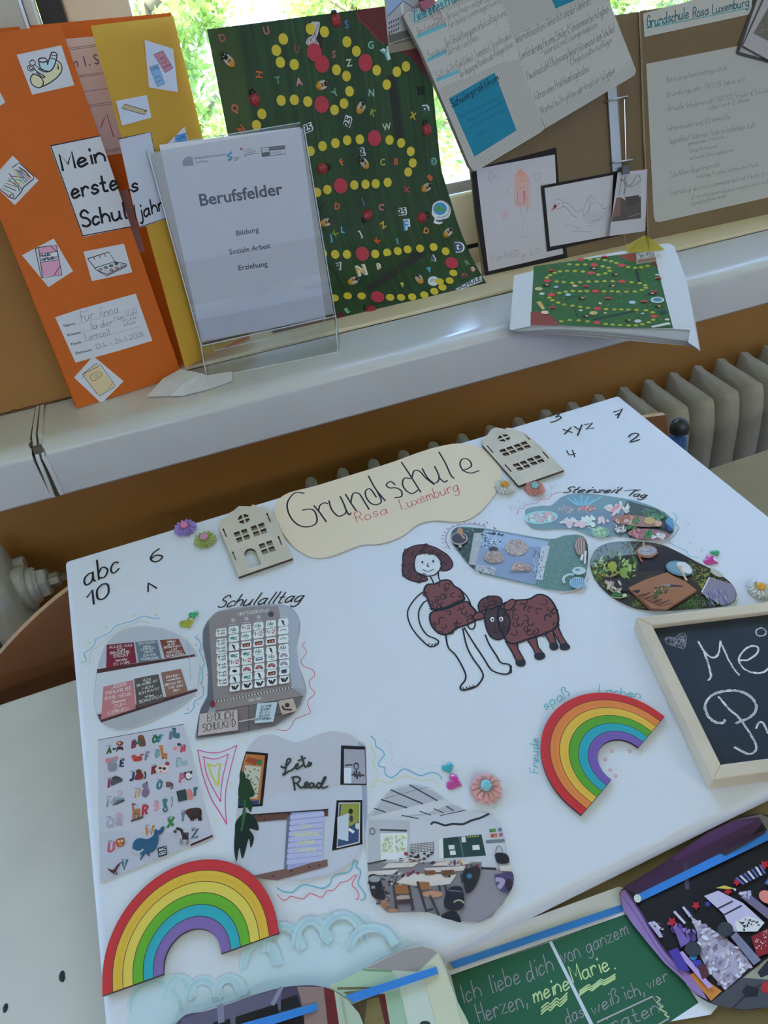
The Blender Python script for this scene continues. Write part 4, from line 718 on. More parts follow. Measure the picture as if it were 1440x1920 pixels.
p.up(); food(840, 240, 100, 44, [(205, 212, 220), (190, 200, 205), (215, 195, 200)], 22, 4, 30); p.line([(800, 255), (860, 210)], 3.4, (205, 150, 160), False); p.poly([(905, 250), (935, 185), (945, 245)], (215, 222, 220))
p.up(); food(480, 360, 110, 32, [(205, 215, 222), (222, 190, 200), (195, 205, 215)], 22, 5, 30); food(620, 350, 70, 34, [(205, 222, 226), (190, 210, 215)], 10, 6, 32); food(730, 335, 48, 36, [(222, 190, 200), (205, 205, 212)], 8, 7, 26)
p.ell(700, 440, 78, 46, (140, 175, 165)); food(705, 432, 60, 34, [(110, 170, 130), (140, 195, 150), (180, 212, 180)], 34, 8, 15); p.line([(600, 400), (690, 425)], 1.4, (185, 215, 205), False)
p.ell(1010, 345, 215, 46, (150, 120, 112), 6); food(920, 335, 100, 30, [(170, 100, 82), (195, 140, 115), (205, 180, 168)], 30, 9, 24); p.ell(1118, 340, 46, 30, (185, 165, 110)); food(1010, 345, 36, 30, [(60, 110, 60), (80, 135, 70)], 16, 10, 16); p.ell(1190, 365, 30, 28, (205, 165, 150)); food(1200, 300, 60, 30, [(60, 120, 80), (90, 150, 110)], 18, 11, 20)
p.ell(870, 412, 58, 40, (105, 100, 98)); food(868, 410, 48, 32, [(215, 218, 224), (190, 195, 205)], 26, 12, 12); p.ell(1110, 458, 180, 46, (150, 105, 112), 4); food(1020, 455, 80, 30, [(175, 110, 122), (195, 140, 145), (150, 92, 102)], 20, 13, 26); food(1110, 460, 50, 34, [(40, 110, 56), (60, 132, 74)], 22, 14, 18); food(1195, 478, 55, 22, [(205, 212, 222), (185, 195, 205)], 12, 15, 22); food(960, 400, 40, 16, [(50, 110, 60), (70, 132, 76)], 10, 16, 16)
p.poly([(1250, 340), (1280, 310), (1312, 330), (1318, 410), (1270, 400), (1252, 370)], (90, 150, 190)); p.poly([(1252, 355), (1300, 405), (1316, 430), (1270, 425)], (50, 76, 140))
p.build('photo', GLOSS, poster, 'photo of food platters on the grass')
OUT7 = [(118, 240), (135, 170), (180, 137), (260, 132), (360, 142), (480, 155), (700, 195), (850, 222), (960, 238), (1060, 238), (1130, 215), (1200, 205), (1270, 205), (1320, 225), (1350, 290), (1358, 400), (1345, 530), (1320, 620), (1260, 685), (1180, 710), (1080, 708), (960, 690), (880, 665), (700, 625), (500, 580), (380, 545), (310, 500), (250, 440), (200, 370), (150, 310)]
p = photo(OUT7, (98, 134, 134), (820, 960, 4.8))
p.poly([(118, 240), (135, 170), (180, 137), (420, 150), (400, 560), (310, 500), (200, 370)], (40, 58, 46)); p.grass(OUT7, [(120, 158, 150), (84, 120, 116), (140, 176, 166), (104, 142, 140)], 620, 26, .45); p.grass([(130, 190), (180, 140), (420, 155), (330, 500), (220, 390)], [(60, 86, 52), (28, 44, 34), (84, 110, 70)], 160, 22, .6)
p.poly([(330, 185), (420, 188), (345, 480), (282, 470)], (165, 175, 180)); p.poly([(420, 160), (700, 200), (1002, 265), (880, 655), (330, 530)], (132, 154, 190)); p.poly([(940, 290), (1012, 305), (945, 612), (890, 605)], (190, 205, 218)); p.poly([(430, 165), (1000, 268), (990, 310), (420, 330), (395, 300)], (150, 176, 212))
r2 = random.Random(21)
for k in range(90): x = r2.gauss(480, 50); y = r2.gauss(250, 50); p.ell(x, y, r2.uniform(3, 13), r2.uniform(3, 9), r2.choice([(30, 34, 62), (60, 70, 110), (180, 200, 226), (196, 210, 230)]), 0, 7)
for k in range(80): x = r2.uniform(860, 980); y = r2.uniform(300, 600); p.line([(x, y), (x + r2.uniform(-6, 6), y + r2.uniform(6, 24))], .6, r2.choice([(40, 54, 90), (176, 200, 226), (200, 214, 230)]), False)
p.up(); p.grass([(450, 170), (620, 200), (600, 215), (450, 200)], [(24, 26, 44)], 60, 16, 1.2); p.grass([(340, 470), (540, 500), (520, 575), (335, 530)], [(185, 192, 200), (168, 178, 190), (200, 206, 212)], 120, 30, 1)
p.ell(505, 335, 42, 26, (58, 52, 60)); 
for x, y, rx, ry, c in ((712, 320, 104, 74, (176, 168, 172)), (508, 405, 88, 54, (168, 152, 142))):
    p.ell(x, y, rx, ry, c)
    for k in range(110): a = r2.uniform(0, 6.28); q = r2.random() ** .5; p.ell(x + rx * q * math.cos(a), y + ry * q * math.sin(a), 8, 4.5, r2.choice([(200, 190, 188), (140, 122, 112), (188, 176, 170), (165, 150, 150)]), r2.uniform(0, 180), 7)
p.poly([(648, 530), (690, 460), (725, 445), (755, 465), (820, 470), (845, 500), (830, 525)], (172, 152, 150)); p.grass([(655, 526), (700, 462), (750, 466), (835, 500), (820, 524)], [(200, 182, 178), (140, 112, 106), (188, 150, 140)], 90, 14, 1.2)
p.ell(195, 238, 78, 58, (170, 150, 140)); p.ell(195, 236, 66, 48, (44, 38, 40)); p.ell(205, 170, 26, 30, (172, 132, 88), -20); p.line([(205, 190), (240, 235)], 2.6, (166, 128, 88), False); p.ell(205, 308, 16, 12, (165, 170, 176))
p.poly([(1330, 240), (1352, 290), (1356, 400), (1345, 440), (1320, 330)], (36, 38, 44))
for k in range(9): p.line([(1270 + k * 7, 225 + k * 2), (1235 + k * 12, 300), (1265 + k * 8, 380)], 1.3, (176, 160, 150) if k % 2 else (120, 104, 104))
p.poly([(1285, 430), (1310, 330), (1330, 340), (1305, 440)], (214, 218, 222)); p.poly([(1318, 460), (1325, 350), (1345, 350), (1335, 465)], (214, 216, 220)); p.ell(1275, 528, 62, 36, (182, 205, 222)); p.ell(1262, 520, 22, 10, (110, 132, 160)); p.ell(1262, 635, 78, 50, (176, 212, 232)); p.arc(1200, 610, 66, 50, 150, 290, 2.4, (182, 208, 218))
for k in range(8): p.line([(1190 + k * 18, 595), (1195 + k * 18, 675)], .7, (84, 140, 190), False); p.line([(1190, 600 + k * 11), (1325, 600 + k * 11)], .5, (84, 140, 190), False)
p.build('photo', GLOSS, poster, 'photo of seed cakes on a baking sheet')
OUT8 = [(78, 270), (95, 195), (140, 130), (210, 92), (300, 75), (420, 70), (520, 72), (620, 82), (720, 105), (800, 140), (900, 190), (1010, 250), (1130, 310), (1240, 380), (1310, 440), (1345, 500), (1348, 560), (1320, 605), (1240, 632), (1100, 650), (940, 662), (780, 675), (640, 675), (500, 662), (380, 620), (280, 565), (200, 500), (140, 430), (95, 350)]
p = photo(OUT8, (50, 46, 40), (1090, 1000, 4.645))
p.poly([(80, 270), (95, 195), (140, 130), (210, 92), (300, 78), (420, 74), (480, 180), (300, 200), (100, 300)], (120, 140, 150)); p.grass([(330, 78), (520, 75), (700, 105), (560, 190), (430, 190)], [(96, 104, 70), (130, 138, 84), (70, 78, 60)], 130, 24, .7)
p.grass(OUT8, [(52, 60, 34), (84, 98, 44), (34, 36, 30), (66, 78, 40)], 420, 26, .8); p.poly([(560, 110), (720, 110), (960, 230), (740, 330), (500, 330), (480, 230)], (34, 28, 32))
p.grass([(930, 225), (1140, 320), (1300, 440), (1060, 500), (960, 400)], [(130, 140, 52), (90, 104, 40), (60, 74, 36), (150, 158, 76)], 260, 26, .9); p.grass([(800, 660), (1000, 520), (1220, 632), (1000, 656)], [(56, 92, 36), (86, 124, 52), (34, 56, 30)], 260, 34, .9); p.grass([(430, 590), (480, 540), (600, 660), (440, 640)], [(120, 132, 52), (90, 104, 44)], 80, 24, .8); p.grass([(90, 300), (200, 320), (220, 500), (110, 400)], [(120, 134, 60), (80, 92, 44)], 110, 26, .8)
r2 = random.Random(31)
def leaf(x, y, l, a, c):
    ca, sa = math.cos(a), math.sin(a); p.poly([(x + ca * u * l - sa * w * l, y + sa * u * l + ca * w * l) for u, w in ((-.5, 0), (-.2, .16), (.2, .14), (.5, 0), (.2, -.14), (-.2, -.16))], c)
for k in range(95): leaf(r2.uniform(110, 480), r2.gauss(300, 52), r2.uniform(30, 74), r2.uniform(0, 3.14), r2.choice([(104, 140, 62), (140, 168, 90), (70, 104, 52), (52, 76, 44), (170, 196, 140), (150, 170, 60)]))
blob([(245, 260), (290, 245), (310, 290), (290, 330), (250, 320)], (150, 160, 66)); blob([(330, 330), (370, 300), (400, 350), (370, 400)], (120, 150, 62))
p.line([(150, 345), (190, 368), (250, 374), (320, 345)], 1.6, (150, 116, 84)); blob([(180, 380), (280, 385), (350, 380), (420, 430), (400, 500), (300, 480)], (40, 36, 36))
for k in range(16): leaf(r2.uniform(215, 350), r2.uniform(420, 510), 62, r2.uniform(.6, 2.4), r2.choice([(196, 190, 180), (176, 170, 156), (150, 140, 128)]))
p.ell(310, 535, 48, 20, (60, 104, 62)); p.arc(320, 540, 60, 22, 20, 160, 1, (176, 190, 130)); p.ell(378, 540, 20, 16, (190, 190, 160))
blob([(488, 165), (660, 160), (640, 195), (590, 215), (510, 200)], (146, 96, 70)); p.ell(572, 150, 88, 46, (160, 128, 112)); p.ell(574, 152, 76, 38, (150, 156, 176)); 
for k in range(26): p.line([(r2.uniform(510, 630), r2.uniform(125, 178)), (r2.uniform(510, 630), r2.uniform(125, 178))], .35, r2.choice([(186, 192, 208), (110, 112, 130)]), False)
p.line([(542, 78), (545, 170)], 1.6, (188, 166, 128), False); p.line([(500, 190), (525, 242)], 2, (150, 96, 76), False)
p.poly([(410, 475), (560, 400), (750, 338), (800, 370), (910, 420), (1005, 495), (740, 672), (600, 660)], (152, 106, 78)); p.poly([(410, 475), (420, 500), (600, 672), (740, 676), (1005, 510), (1005, 495), (740, 660), (610, 650)], (110, 70, 52)); p.poly([(440, 500), (520, 488), (490, 525)], (40, 34, 36))
for k in range(16): x, y = 480 + k * 13, 545 + k * 6; p.line([(x, y), (x + r2.uniform(60, 120), y - r2.uniform(20, 46))], .8, (84, 54, 44), False)
p.up(); p.poly([(668, 440), (780, 446), (890, 456), (880, 466), (780, 466)], (46, 44, 58)); p.poly([(668, 440), (775, 445), (775, 462)], (140, 144, 160)); p.grass([(640, 470), (780, 460), (740, 520), (630, 560)], [(50, 62, 34), (90, 104, 60), (180, 150, 120)], 90, 18, 1.4); p.poly([(625, 572), (645, 510), (690, 500), (660, 545)], (70, 92, 42))
p.ell(855, 305, 122, 64, (96, 128, 146), 12); p.ell(850, 298, 104, 50, (110, 150, 172), 12); blob([(830, 262), (900, 250), (960, 310), (950, 350), (880, 330)], (205, 212, 220)); p.line([(855, 290), (915, 405)], 2.2, (196, 178, 150), False); p.ell(860, 292, 20, 13, (200, 170, 140))
blob([(1130, 310), (1180, 320), (1240, 370), (1200, 380), (1135, 345)], (178, 176, 172)); p.poly([(1120, 380), (1310, 440), (1345, 500), (1346, 560), (1318, 604), (1225, 630), (1045, 520)], (132, 128, 152)); 
for k in range(46): x, y = r2.uniform(1070, 1270), r2.uniform(480, 600); p.line([(x, y), (x + 14, y + 34)], .8, r2.choice([(74, 84, 140), (100, 108, 160), (160, 158, 176)]), False)
p.line([(1115, 385), (1050, 510)], 1.2, (205, 208, 216), False)
p.build('photo', GLOSS, poster, 'photo of a chopping board and bowls on the lawn')
# small heart stickers, domed
def heart_pts(r, n=28):
    out = []
    for i in range(n):
        t = 2 * math.pi * i / n; out.append((r * math.sin(t) ** 3, r * (13 * math.cos(t) - 5 * math.cos(2 * t) - 2 * math.cos(3 * t) - math.cos(4 * t)) / 16))
    return out
for x, y, r, rot, c, n in ((351, 1169, .0075, .15, (.42, .42, .05), 'lime'), (363, 1153, .005, -.1, (.05, .42, .18), 'green'), (1332, 1051, .0075, .5, (.62, .06, .28), 'pink'), (1341, 1037, .0046, -.3, (.03, .36, .16), 'green'), (840, 1440, .0048, 0, (.05, .42, .45), 'turquoise'), (851, 1467, .0066, .75, (.58, .11, .30), 'pink')):
    hp = heart_pts(r); Mh = basis(PL, PL.at(x, y, .0005), rot); vs = []; 
    for s, z in ((1, 0), (1, .0006), (.85, .0013), (.55, .0018), (.2, .002)): vs += [Mh @ V((a * s, b * s, z)) for a, b in hp]
    K = len(hp); fs = [(j * K + k, j * K + (k + 1) % K, (j + 1) * K + (k + 1) % K, (j + 1) * K + k) for j in range(4) for k in range(K)] + [tuple(range(4 * K, 5 * K))]
    o = mobj('heart_sticker', vs, fs, mat('gem_' + n, c, .15, coat=.5), poster, smooth=True); o['label'] = n + ' heart sticker'
# ---- name card, wooden houses, rainbows, flowers, the drawn figure
p = Print(PL, 'canvas', .0012); p.z(380, 800, 2.4828)
p.slab([(332, 405), (345, 350), (400, 308), (520, 277), (700, 222), (880, 166), (1000, 122), (1100, 92), (1200, 78), (1290, 98), (1355, 145), (1392, 215), (1372, 290), (1322, 365), (1250, 425), (1180, 443), (1080, 437), (1000, 455), (930, 508), (830, 545), (740, 550), (660, 580), (580, 608), (510, 608), (440, 572), (390, 520), (352, 465)], .0009, (222, 205, 184), True, (150, 130, 110))
p.up()
for g, pts in (('G', [(472, 310), (430, 308), (398, 345), (395, 385), (415, 430), (450, 460), (492, 466), (528, 450), (530, 415), (510, 385), (465, 388)]), ('r', [(518, 368), (545, 400), (575, 442)]), ('r2', [(540, 392), (545, 368), (565, 355), (582, 358)]), ('u', [(588, 345), (600, 385), (628, 415), (652, 412), (668, 395), (655, 355), (640, 325)]), ('u2', [(660, 370), (680, 410), (690, 402)]),
               ('n', [(665, 315), (690, 355), (715, 392)]), ('n2', [(690, 352), (700, 312), (728, 312), (750, 345), (775, 385)]), ('d', [(808, 328), (780, 290), (758, 300), (762, 330), (785, 358), (815, 362), (832, 345), (812, 300)]), ('d2', [(772, 230), (805, 290), (850, 345)]),
               ('s', [(895, 270), (875, 255), (855, 270), (870, 285), (900, 285), (925, 300), (925, 325), (895, 330)]), ('c', [(968, 242), (940, 240), (930, 265), (945, 295), (975, 312), (1002, 295)]), ('h', [(925, 165), (965, 225), (1015, 305)]), ('h2', [(975, 235), (985, 205), (1010, 208), (1040, 240), (1078, 270)]),
               ('u', [(1022, 195), (1045, 235), (1075, 262), (1095, 255), (1100, 230), (1080, 185)]), ('u3', [(1098, 235), (1125, 258), (1138, 250)]), ('l', [(1100, 118), (1130, 170), (1155, 225), (1170, 240)]), ('e', [(1210, 205), (1250, 185), (1240, 155), (1210, 150), (1198, 175), (1215, 205), (1250, 216), (1285, 205)])): p.line(pts, 1.9 if g not in 'h2' else 1.9, (30, 26, 28))
RD = (190, 75, 95)
p.text('Rosa', (718, 446), (862, 402), (-14, -44), .9, RD); p.text('Luxemburg', (928, 386), (1192, 296), (-16, -48), .9, RD)
p.build('name_card', None, poster, 'beige cloud shaped card with the school name')
WOOD = mat('laser_cut_wood', (.66, .56, .40), .6, var=.1, vscale=30); BURN = mat('burnt_wood_edge', (.07, .045, .03), .7)
def house(z, outline, rounds, wins, slots, door, label):
    th = .003; PQ = PL.up(th + .0006); x0, y0, k = z
    def uv(q): return PQ.inv(PQ.at(x0 + q[0] / k, y0 + q[1] / k))
    ol = outline; d = ((ol[1][0] - ol[0][0]), (ol[1][1] - ol[0][1])); L = math.hypot(*d); ex = (d[0] / L, d[1] / L)
    up = (ol[-1][0] - ol[0][0], ol[-1][1] - ol[0][1]); U = math.hypot(*up); ey = (up[0] / U, up[1] / U)
    def rect(cx, cy, w, h): return [(cx + ex[0] * a * w + ey[0] * b * h, cy + ex[1] * a * w + ey[1] * b * h) for a, b in ((-.5, -.5), (.5, -.5), (.5, .5), (-.5, .5))]
    loops = [[uv(q) for q in ol]]
    for x, y, w, h in wins:
        for a in (-1, 1):
            for b in (-1, 1): loops.append([uv(q) for q in rect(x + ex[0] * a * w * .27 + ey[0] * b * h * .27, y + ex[1] * a * w * .27 + ey[1] * b * h * .27, w * .42, h * .42)])
    for x, y, w, h in slots: loops.append([uv(q) for q in rect(x, y, w, h)])
    for x, y, rx, ry in rounds:
        for qd in range(4):
            a0 = qd * 90 + 10; pts = [(x + ex[0] * 3.5 * (1 if qd in (0, 3) else -1) + ey[0] * 3.5 * (1 if qd < 2 else -1), y + ex[1] * 3.5 * (1 if qd in (0, 3) else -1) + ey[1] * 3.5 * (1 if qd < 2 else -1))]
            for j in range(6): t = math.radians(a0 + 70 * j / 5); pts.append((x + ex[0] * rx * math.cos(t) + ey[0] * ry * math.sin(t), y + ex[1] * rx * math.cos(t) + ey[1] * ry * math.sin(t)))
            loops.append([uv(q) for q in pts])
    if door:
        x, y, w, h = door; pts = rect(x, y, w, h)[:2]
        for j in range(9): t = math.pi * j / 8; pts.append((x + ex[0] * w * .5 * math.cos(t) + ey[0] * (h * .25 + h * .3 * math.sin(t)), y + ex[1] * w * .5 * math.cos(t) + ey[1] * (h * .25 + h * .3 * math.sin(t))))
        loops.append([uv(q) for q in pts])
    vs, fs, ns = curvemesh(loops, th)
    o = mobj('wooden_house', [PL.uv(v.x, v.y, .0008 + th / 2 + v.z) for v in vs], fs, [WOOD, BURN], poster, [0 if abs(n.z) > .5 else 1 for n in ns]); o['label'] = label; return o
house((380, 800, 2.4828), [(167, 700), (420, 612), (372, 500), (326, 404), (316, 392), (278, 368), (268, 378), (236, 362), (222, 372), (168, 370), (146, 390), (124, 402), (114, 420), (88, 434), (84, 446), (76, 470)], [(192, 430, 27, 22)], [(183, 508, 66, 52), (262, 480, 66, 52), (300, 563, 66, 54)], [(103, 495, 7, 42), (307, 424, 7, 44), (360, 531, 7, 44), (147, 603, 7, 44)], (230, 612, 56, 84), 'light wooden house with an arched door')
house((880, 760, 2.5714), [(238, 388), (456, 312), (350, 205), (288, 150), (262, 132), (232, 122), (222, 112), (180, 108), (172, 116), (128, 106), (104, 118), (82, 150), (60, 168), (62, 190)], [(167, 158, 28, 20)], [(186, 222, 66, 42), (255, 198, 66, 42), (252, 292, 66, 44), (320, 266, 66, 44)], [(100, 212, 6, 44), (278, 151, 6, 40), (368, 240, 6, 44), (187, 303, 6, 46)], None, 'light wooden house without a door')
# rainbows: six painted bands on a cut plywood arch
def rainbow(P1, P2, cols, label, seed):
    c = V(((P1[0] + P2[0]) / 2, (P1[1] + P2[1]) / 2)); d = V((P2[0] - P1[0], P2[1] - P1[1])); R = d.length / 2; ex = d.normalized(); ey = V((-ex.y, ex.x)); th = .0032
    def ring(r, n=36):
        t = .002 + (.0085 - .002) * (r - .0185) / (R - .0185)
        return [c + ex * r] + [c + ey * t + ex * (r * math.cos(math.pi * i / n)) + ey * (r * math.sin(math.pi * i / n)) for i in range(n + 1)] + [c - ex * r]
    rs = [R + (.0187 - R) * k / 6 for k in range(7)]; RG = [ring(r) for r in rs]; vs = []; fs = []; C = []; rnd = random.Random(seed)
    def quadstrip(A, B, za, zb, colf):
        b = len(vs); n = len(A); vs.extend([PL.uv(q.x, q.y, za) for q in A] + [PL.uv(q.x, q.y, zb) for q in B])
        for i in range(n - 1): fs.append((b + i, b + i + 1, b + n + i + 1, b + n + i)); C.append(colf(i))
    dark = alb((62, 42, 42), 'canvas')
    for k in range(6):
        cc = alb(cols[k], 'canvas'); A = RG[k]; B = RG[k + 1]; n = 5
        for j in range(n):
            a = [p_.lerp(q, j / n) for p_, q in zip(A, B)]; b = [p_.lerp(q, (j + 1) / n) for p_, q in zip(A, B)]
            bs = rnd.uniform(.95, 1.03); st = [bs * rnd.uniform(.985, 1.012) for _ in range(len(a))]
            quadstrip(a, b, th, th, lambda i, st=st, cc=cc: tuple(min(.9, x * st[i]) for x in cc))
        if k: 
            w = .00022; quadstrip([p_ + (q - p_).normalized() * -w for p_, q in zip(A, B)], [p_ + (q - p_).normalized() * w for p_, q in zip(A, B)], th + .00003, th + .00003, lambda i: dark)
    for rg, s in ((RG[0], 1), (RG[6], -1)): quadstrip(rg, rg, .0006, th, lambda i: dark)
    for e in (0, -1): quadstrip([RG[0][e], RG[6][e]], [RG[0][e], RG[6][e]], .0006, th, lambda i: dark)
    o = mobj('wooden_rainbow', vs, fs, mat('painted_wood', rough=.5, attr=True, spec=.4, bump=.3, bscale=150), poster, None, C); o['label'] = label; return o
def cuv(x, y): return PL.inv(PL.up(.003).at(x, y))
rainbow(cuv(192, 1867), cuv(523, 1749), [(192, 52, 58), (226, 180, 62), (232, 196, 88), (98, 172, 46), (46, 166, 186), (124, 104, 172)], 'wooden rainbow with two yellow bands', 1)
rainbow(cuv(1090, 1528), cuv(1246, 1343), [(190, 46, 52), (226, 128, 62), (222, 178, 66), (84, 158, 44), (40, 158, 178), (112, 88, 168)], 'wooden rainbow with an orange band', 2)
# resin flowers
def flower(x, y, r, cp, cc, name, rot=0, n=13):
    M = basis(PL, PL.at(x, y, .0005), rot); m = MB()
    for lay, (rr, z0, off, nn) in enumerate(((1.0, .0008, 0, n), (.90, .0036, .5, n))):
        for k in range(nn):
            a = 2 * math.pi * (k + off) / nn; vs = []; NU, NV = 7, 4
            for i in range(NU + 1):
                u = i / NU; w = r * (.05 + .155 * math.sin(min(1, u * 1.12) * math.pi * .80)) * (1 if u < .9 else .75) * rr
                for j in range(NV + 1):
                    v = j / NV * 2 - 1; h = z0 + .0022 * math.sin(u * 2.4) * (1 - lay * .1) - .0022 * v * v + .0008 * math.cos(v * 9) * math.sin(u * 3.1)
                    q = V((r * rr * (.22 + .78 * u), w * v, h)); vs.append(M @ (Matrix.Rotation(a, 4, 'Z') @ q))
            m.add(vs, [(i * (NV + 1) + j, i * (NV + 1) + j + 1, (i + 1) * (NV + 1) + j + 1, (i + 1) * (NV + 1) + j) for i in range(NU) for j in range(NV)])
    m.lathe([(0, .0045), (r * .5, .004), (r * .6, .001), (r * .5, 0), (0, 0)][::-1], 20, 0, M)
    f = m.build('flower', [mat('resin_' + name, cp, .45)], poster, True); f['label'] = name + ' resin flower'
    m = MB(); m.lathe([(r * .33, .0052), (r * .34, .0068), (r * .26, .0085), (r * .12, .0094), (0, .0096)], 18, 0, M); rnd = random.Random(x)
    for k in range(40):
        a = k * 2.4; q = (k / 40) ** .5; bm = bmesh.new(); bmesh.ops.create_icosphere(bm, subdivisions=1, radius=r * .055); m.bm(bm, 0, M @ Matrix.Translation((r * .31 * q * math.cos(a), r * .31 * q * math.sin(a), .0094 - .0026 * q * q)))
    m.build('flower_center', [mat('center_' + name, cc, .5)], f, True)
flower(348, 992, .0125, (.36, .24, .60), (.80, .20, .34), 'purple'); flower(385, 1014, .0122, (.40, .46, .13), (.70, .30, .46), 'olive green', .2)
flower(946, 915, .0115, (.76, .76, .70), (.80, .36, .03), 'white', .1); flower(1002, 918, .0115, (.74, .34, .30), (.25, .60, .62), 'salmon pink', .3)
flower(911, 1480, .0124, (.84, .44, .40), (.25, .62, .66), 'large pink', .1); flower(1423, 1107, .0115, (.78, .78, .74), (.84, .40, .04), 'white and orange', .2)
# felt pen drawing: plain cave dweller in a brown fleece tunic next to a brown sheep (generic figures)
p = Print(PL, 'canvas', .0004); p.z(700, 960, 3.4286)
BR1, BR2, INK = (118, 72, 72), (92, 58, 60), (26, 28, 38)
def curls(pts, n, seed, r=13):
    r2 = random.Random(seed); xs = [q[0] for q in pts]; ys = [q[1] for q in pts]; k = 0
    while k < n:
        x, y = r2.uniform(min(xs), max(xs)), r2.uniform(min(ys), max(ys))
        if inside(x, y, pts): a = r2.uniform(0, 360); p.arc(x, y, r, r * .9, a, a + 220, 1.0, (44, 32, 38), 8); k += 1
HAIR = [(192, 270), (215, 240), (270, 215), (330, 210), (390, 225), (430, 245), (480, 280), (510, 330), (495, 365), (460, 378), (430, 370), (440, 330), (400, 275), (330, 262), (280, 275), (262, 330), (270, 380), (330, 410), (345, 440), (280, 448), (220, 430), (188, 390), (190, 330)]
p.poly(HAIR, BR2, True); p.line(HAIR, 1.4, INK, True, True); curls(HAIR, 34, 1)
p.line([(270, 380), (262, 330), (280, 275), (330, 262), (400, 275), (440, 330), (425, 375), (390, 405), (340, 412), (300, 400), (270, 380)], 1.4, INK)
p.ell(315, 322, 6, 8, INK); p.ell(385, 316, 6, 8, INK); p.line([(352, 330), (346, 348), (358, 350)], .9, INK); p.line([(318, 368), (350, 382), (390, 366)], .7, INK)
p.line([(365, 412), (380, 440), (388, 460)], 1.4, INK); p.line([(418, 390), (420, 420), (432, 445)], 1.4, INK)
for a in ([(325, 510), (270, 555), (220, 640), (240, 730), (290, 800), (350, 858), (375, 865), (405, 855), (420, 832), (395, 812), (345, 790), (300, 720), (292, 640), (320, 585), (345, 570)], [(560, 500), (600, 540), (628, 600), (640, 660), (655, 720), (640, 752), (612, 742), (606, 700)]): p.line(a, 1.4, INK)
for a in ([(350, 858), (362, 845)], [(372, 864), (382, 848)], [(392, 860), (400, 842)]): p.line(a, .9, INK)
for a in ([(465, 790), (482, 870), (525, 915), (560, 970), (592, 1040), (590, 1080), (560, 1120), (568, 1145), (610, 1140), (665, 1118), (705, 1060), (690, 1010), (640, 940), (600, 860), (575, 750)], [(585, 745), (650, 850), (710, 940), (755, 1010), (800, 1034), (860, 1042), (884, 1010), (872, 980), (820, 968), (790, 920), (745, 850), (720, 790)]): p.line(a, 1.5, INK)
for k in range(4): p.arc(585 + k * 22, 1132 - k * 6, 9, 8, 30, 200, .9, INK, 6); p.arc(880, 992 + k * 12, 8, 7, -60, 120, .9, INK, 6)
T1 = [(330, 490), (350, 465), (400, 462), (440, 440), (490, 440), (520, 475), (560, 500), (582, 545), (575, 572), (480, 610), (400, 632), (372, 615), (350, 560), (328, 520)]; T2 = [(375, 645), (470, 622), (590, 575), (625, 600), (668, 650), (665, 690), (600, 725), (540, 745), (480, 785), (430, 782), (390, 750), (365, 700)]
for T, sd_ in ((T1, 2), (T2, 3)): p.poly(T, BR1, True); p.line(T, 1.9, INK, True, True); curls(T, 20, sd_, 15)
p.line([(372, 628), (470, 610), (582, 560)], 1.4, INK); p.up()
BODY = [(820, 600), (900, 570), (1000, 560), (1060, 530), (1120, 545), (1165, 600), (1190, 680), (1170, 745), (1080, 790), (1000, 815), (910, 845), (860, 830), (820, 760), (800, 680)]
for L_ in ([(850, 830), (895, 905), (920, 960), (975, 960), (930, 880), (925, 835)], [(985, 815), (1030, 880), (1042, 915), (1100, 915), (1060, 870), (1045, 800)], [(1100, 780), (1135, 840), (1180, 850), (1155, 775)], [(1145, 750), (1205, 855), (1255, 860), (1215, 800), (1185, 730)]): p.poly(L_, BR1); p.line(L_, 1.4, INK, False)
for q in ([(918, 955), (972, 950), (978, 980), (955, 994), (920, 985)], [(1040, 910), (1095, 905), (1104, 935), (1070, 952), (1038, 940)], [(1136, 842), (1180, 842), (1190, 875), (1160, 890), (1134, 875)], [(1202, 850), (1250, 846), (1265, 875), (1230, 890), (1200, 880)]): p.poly(q, (40, 42, 52), True)
p.poly(BODY, BR1, True); p.line(BODY, 1.9, INK, True, True); curls(BODY, 34, 5, 20)
FACE = [(735, 610), (790, 600), (850, 640), (880, 700), (860, 780), (810, 820), (755, 800), (725, 740), (715, 670)]; p.poly(FACE, (70, 52, 56), True); p.line(FACE, 1.5, INK, True, True)
WOOL = [(675, 600), (700, 560), (760, 540), (815, 550), (825, 590), (780, 615), (720, 630), (685, 640)]; p.poly(WOOL, BR2, True); p.line(WOOL, 1.5, INK, True, True); curls(WOOL, 10, 6, 12)
for e in ([(840, 600), (890, 560), (915, 580), (890, 620), (855, 630)], [(690, 640), (650, 660), (645, 690), (690, 690), (715, 668)]): p.poly(e, BR1, True); p.line(e, 1.4, INK, True, True)
p.ell(765, 690, 13, 15, (215, 222, 232)); p.ell(822, 688, 13, 15, (215, 222, 232)); p.ell(767, 692, 6, 7, INK); p.ell(820, 690, 6, 7, INK); p.line([(770, 765), (792, 776), (815, 762)], .8, (20, 20, 26)); p.ell(782, 748, 5, 4, (20, 20, 26)); p.ell(802, 746, 5, 4, (20, 20, 26))
p.build('felt_pen_drawing', None, poster, 'drawing of a figure in a brown tunic with a brown sheep')

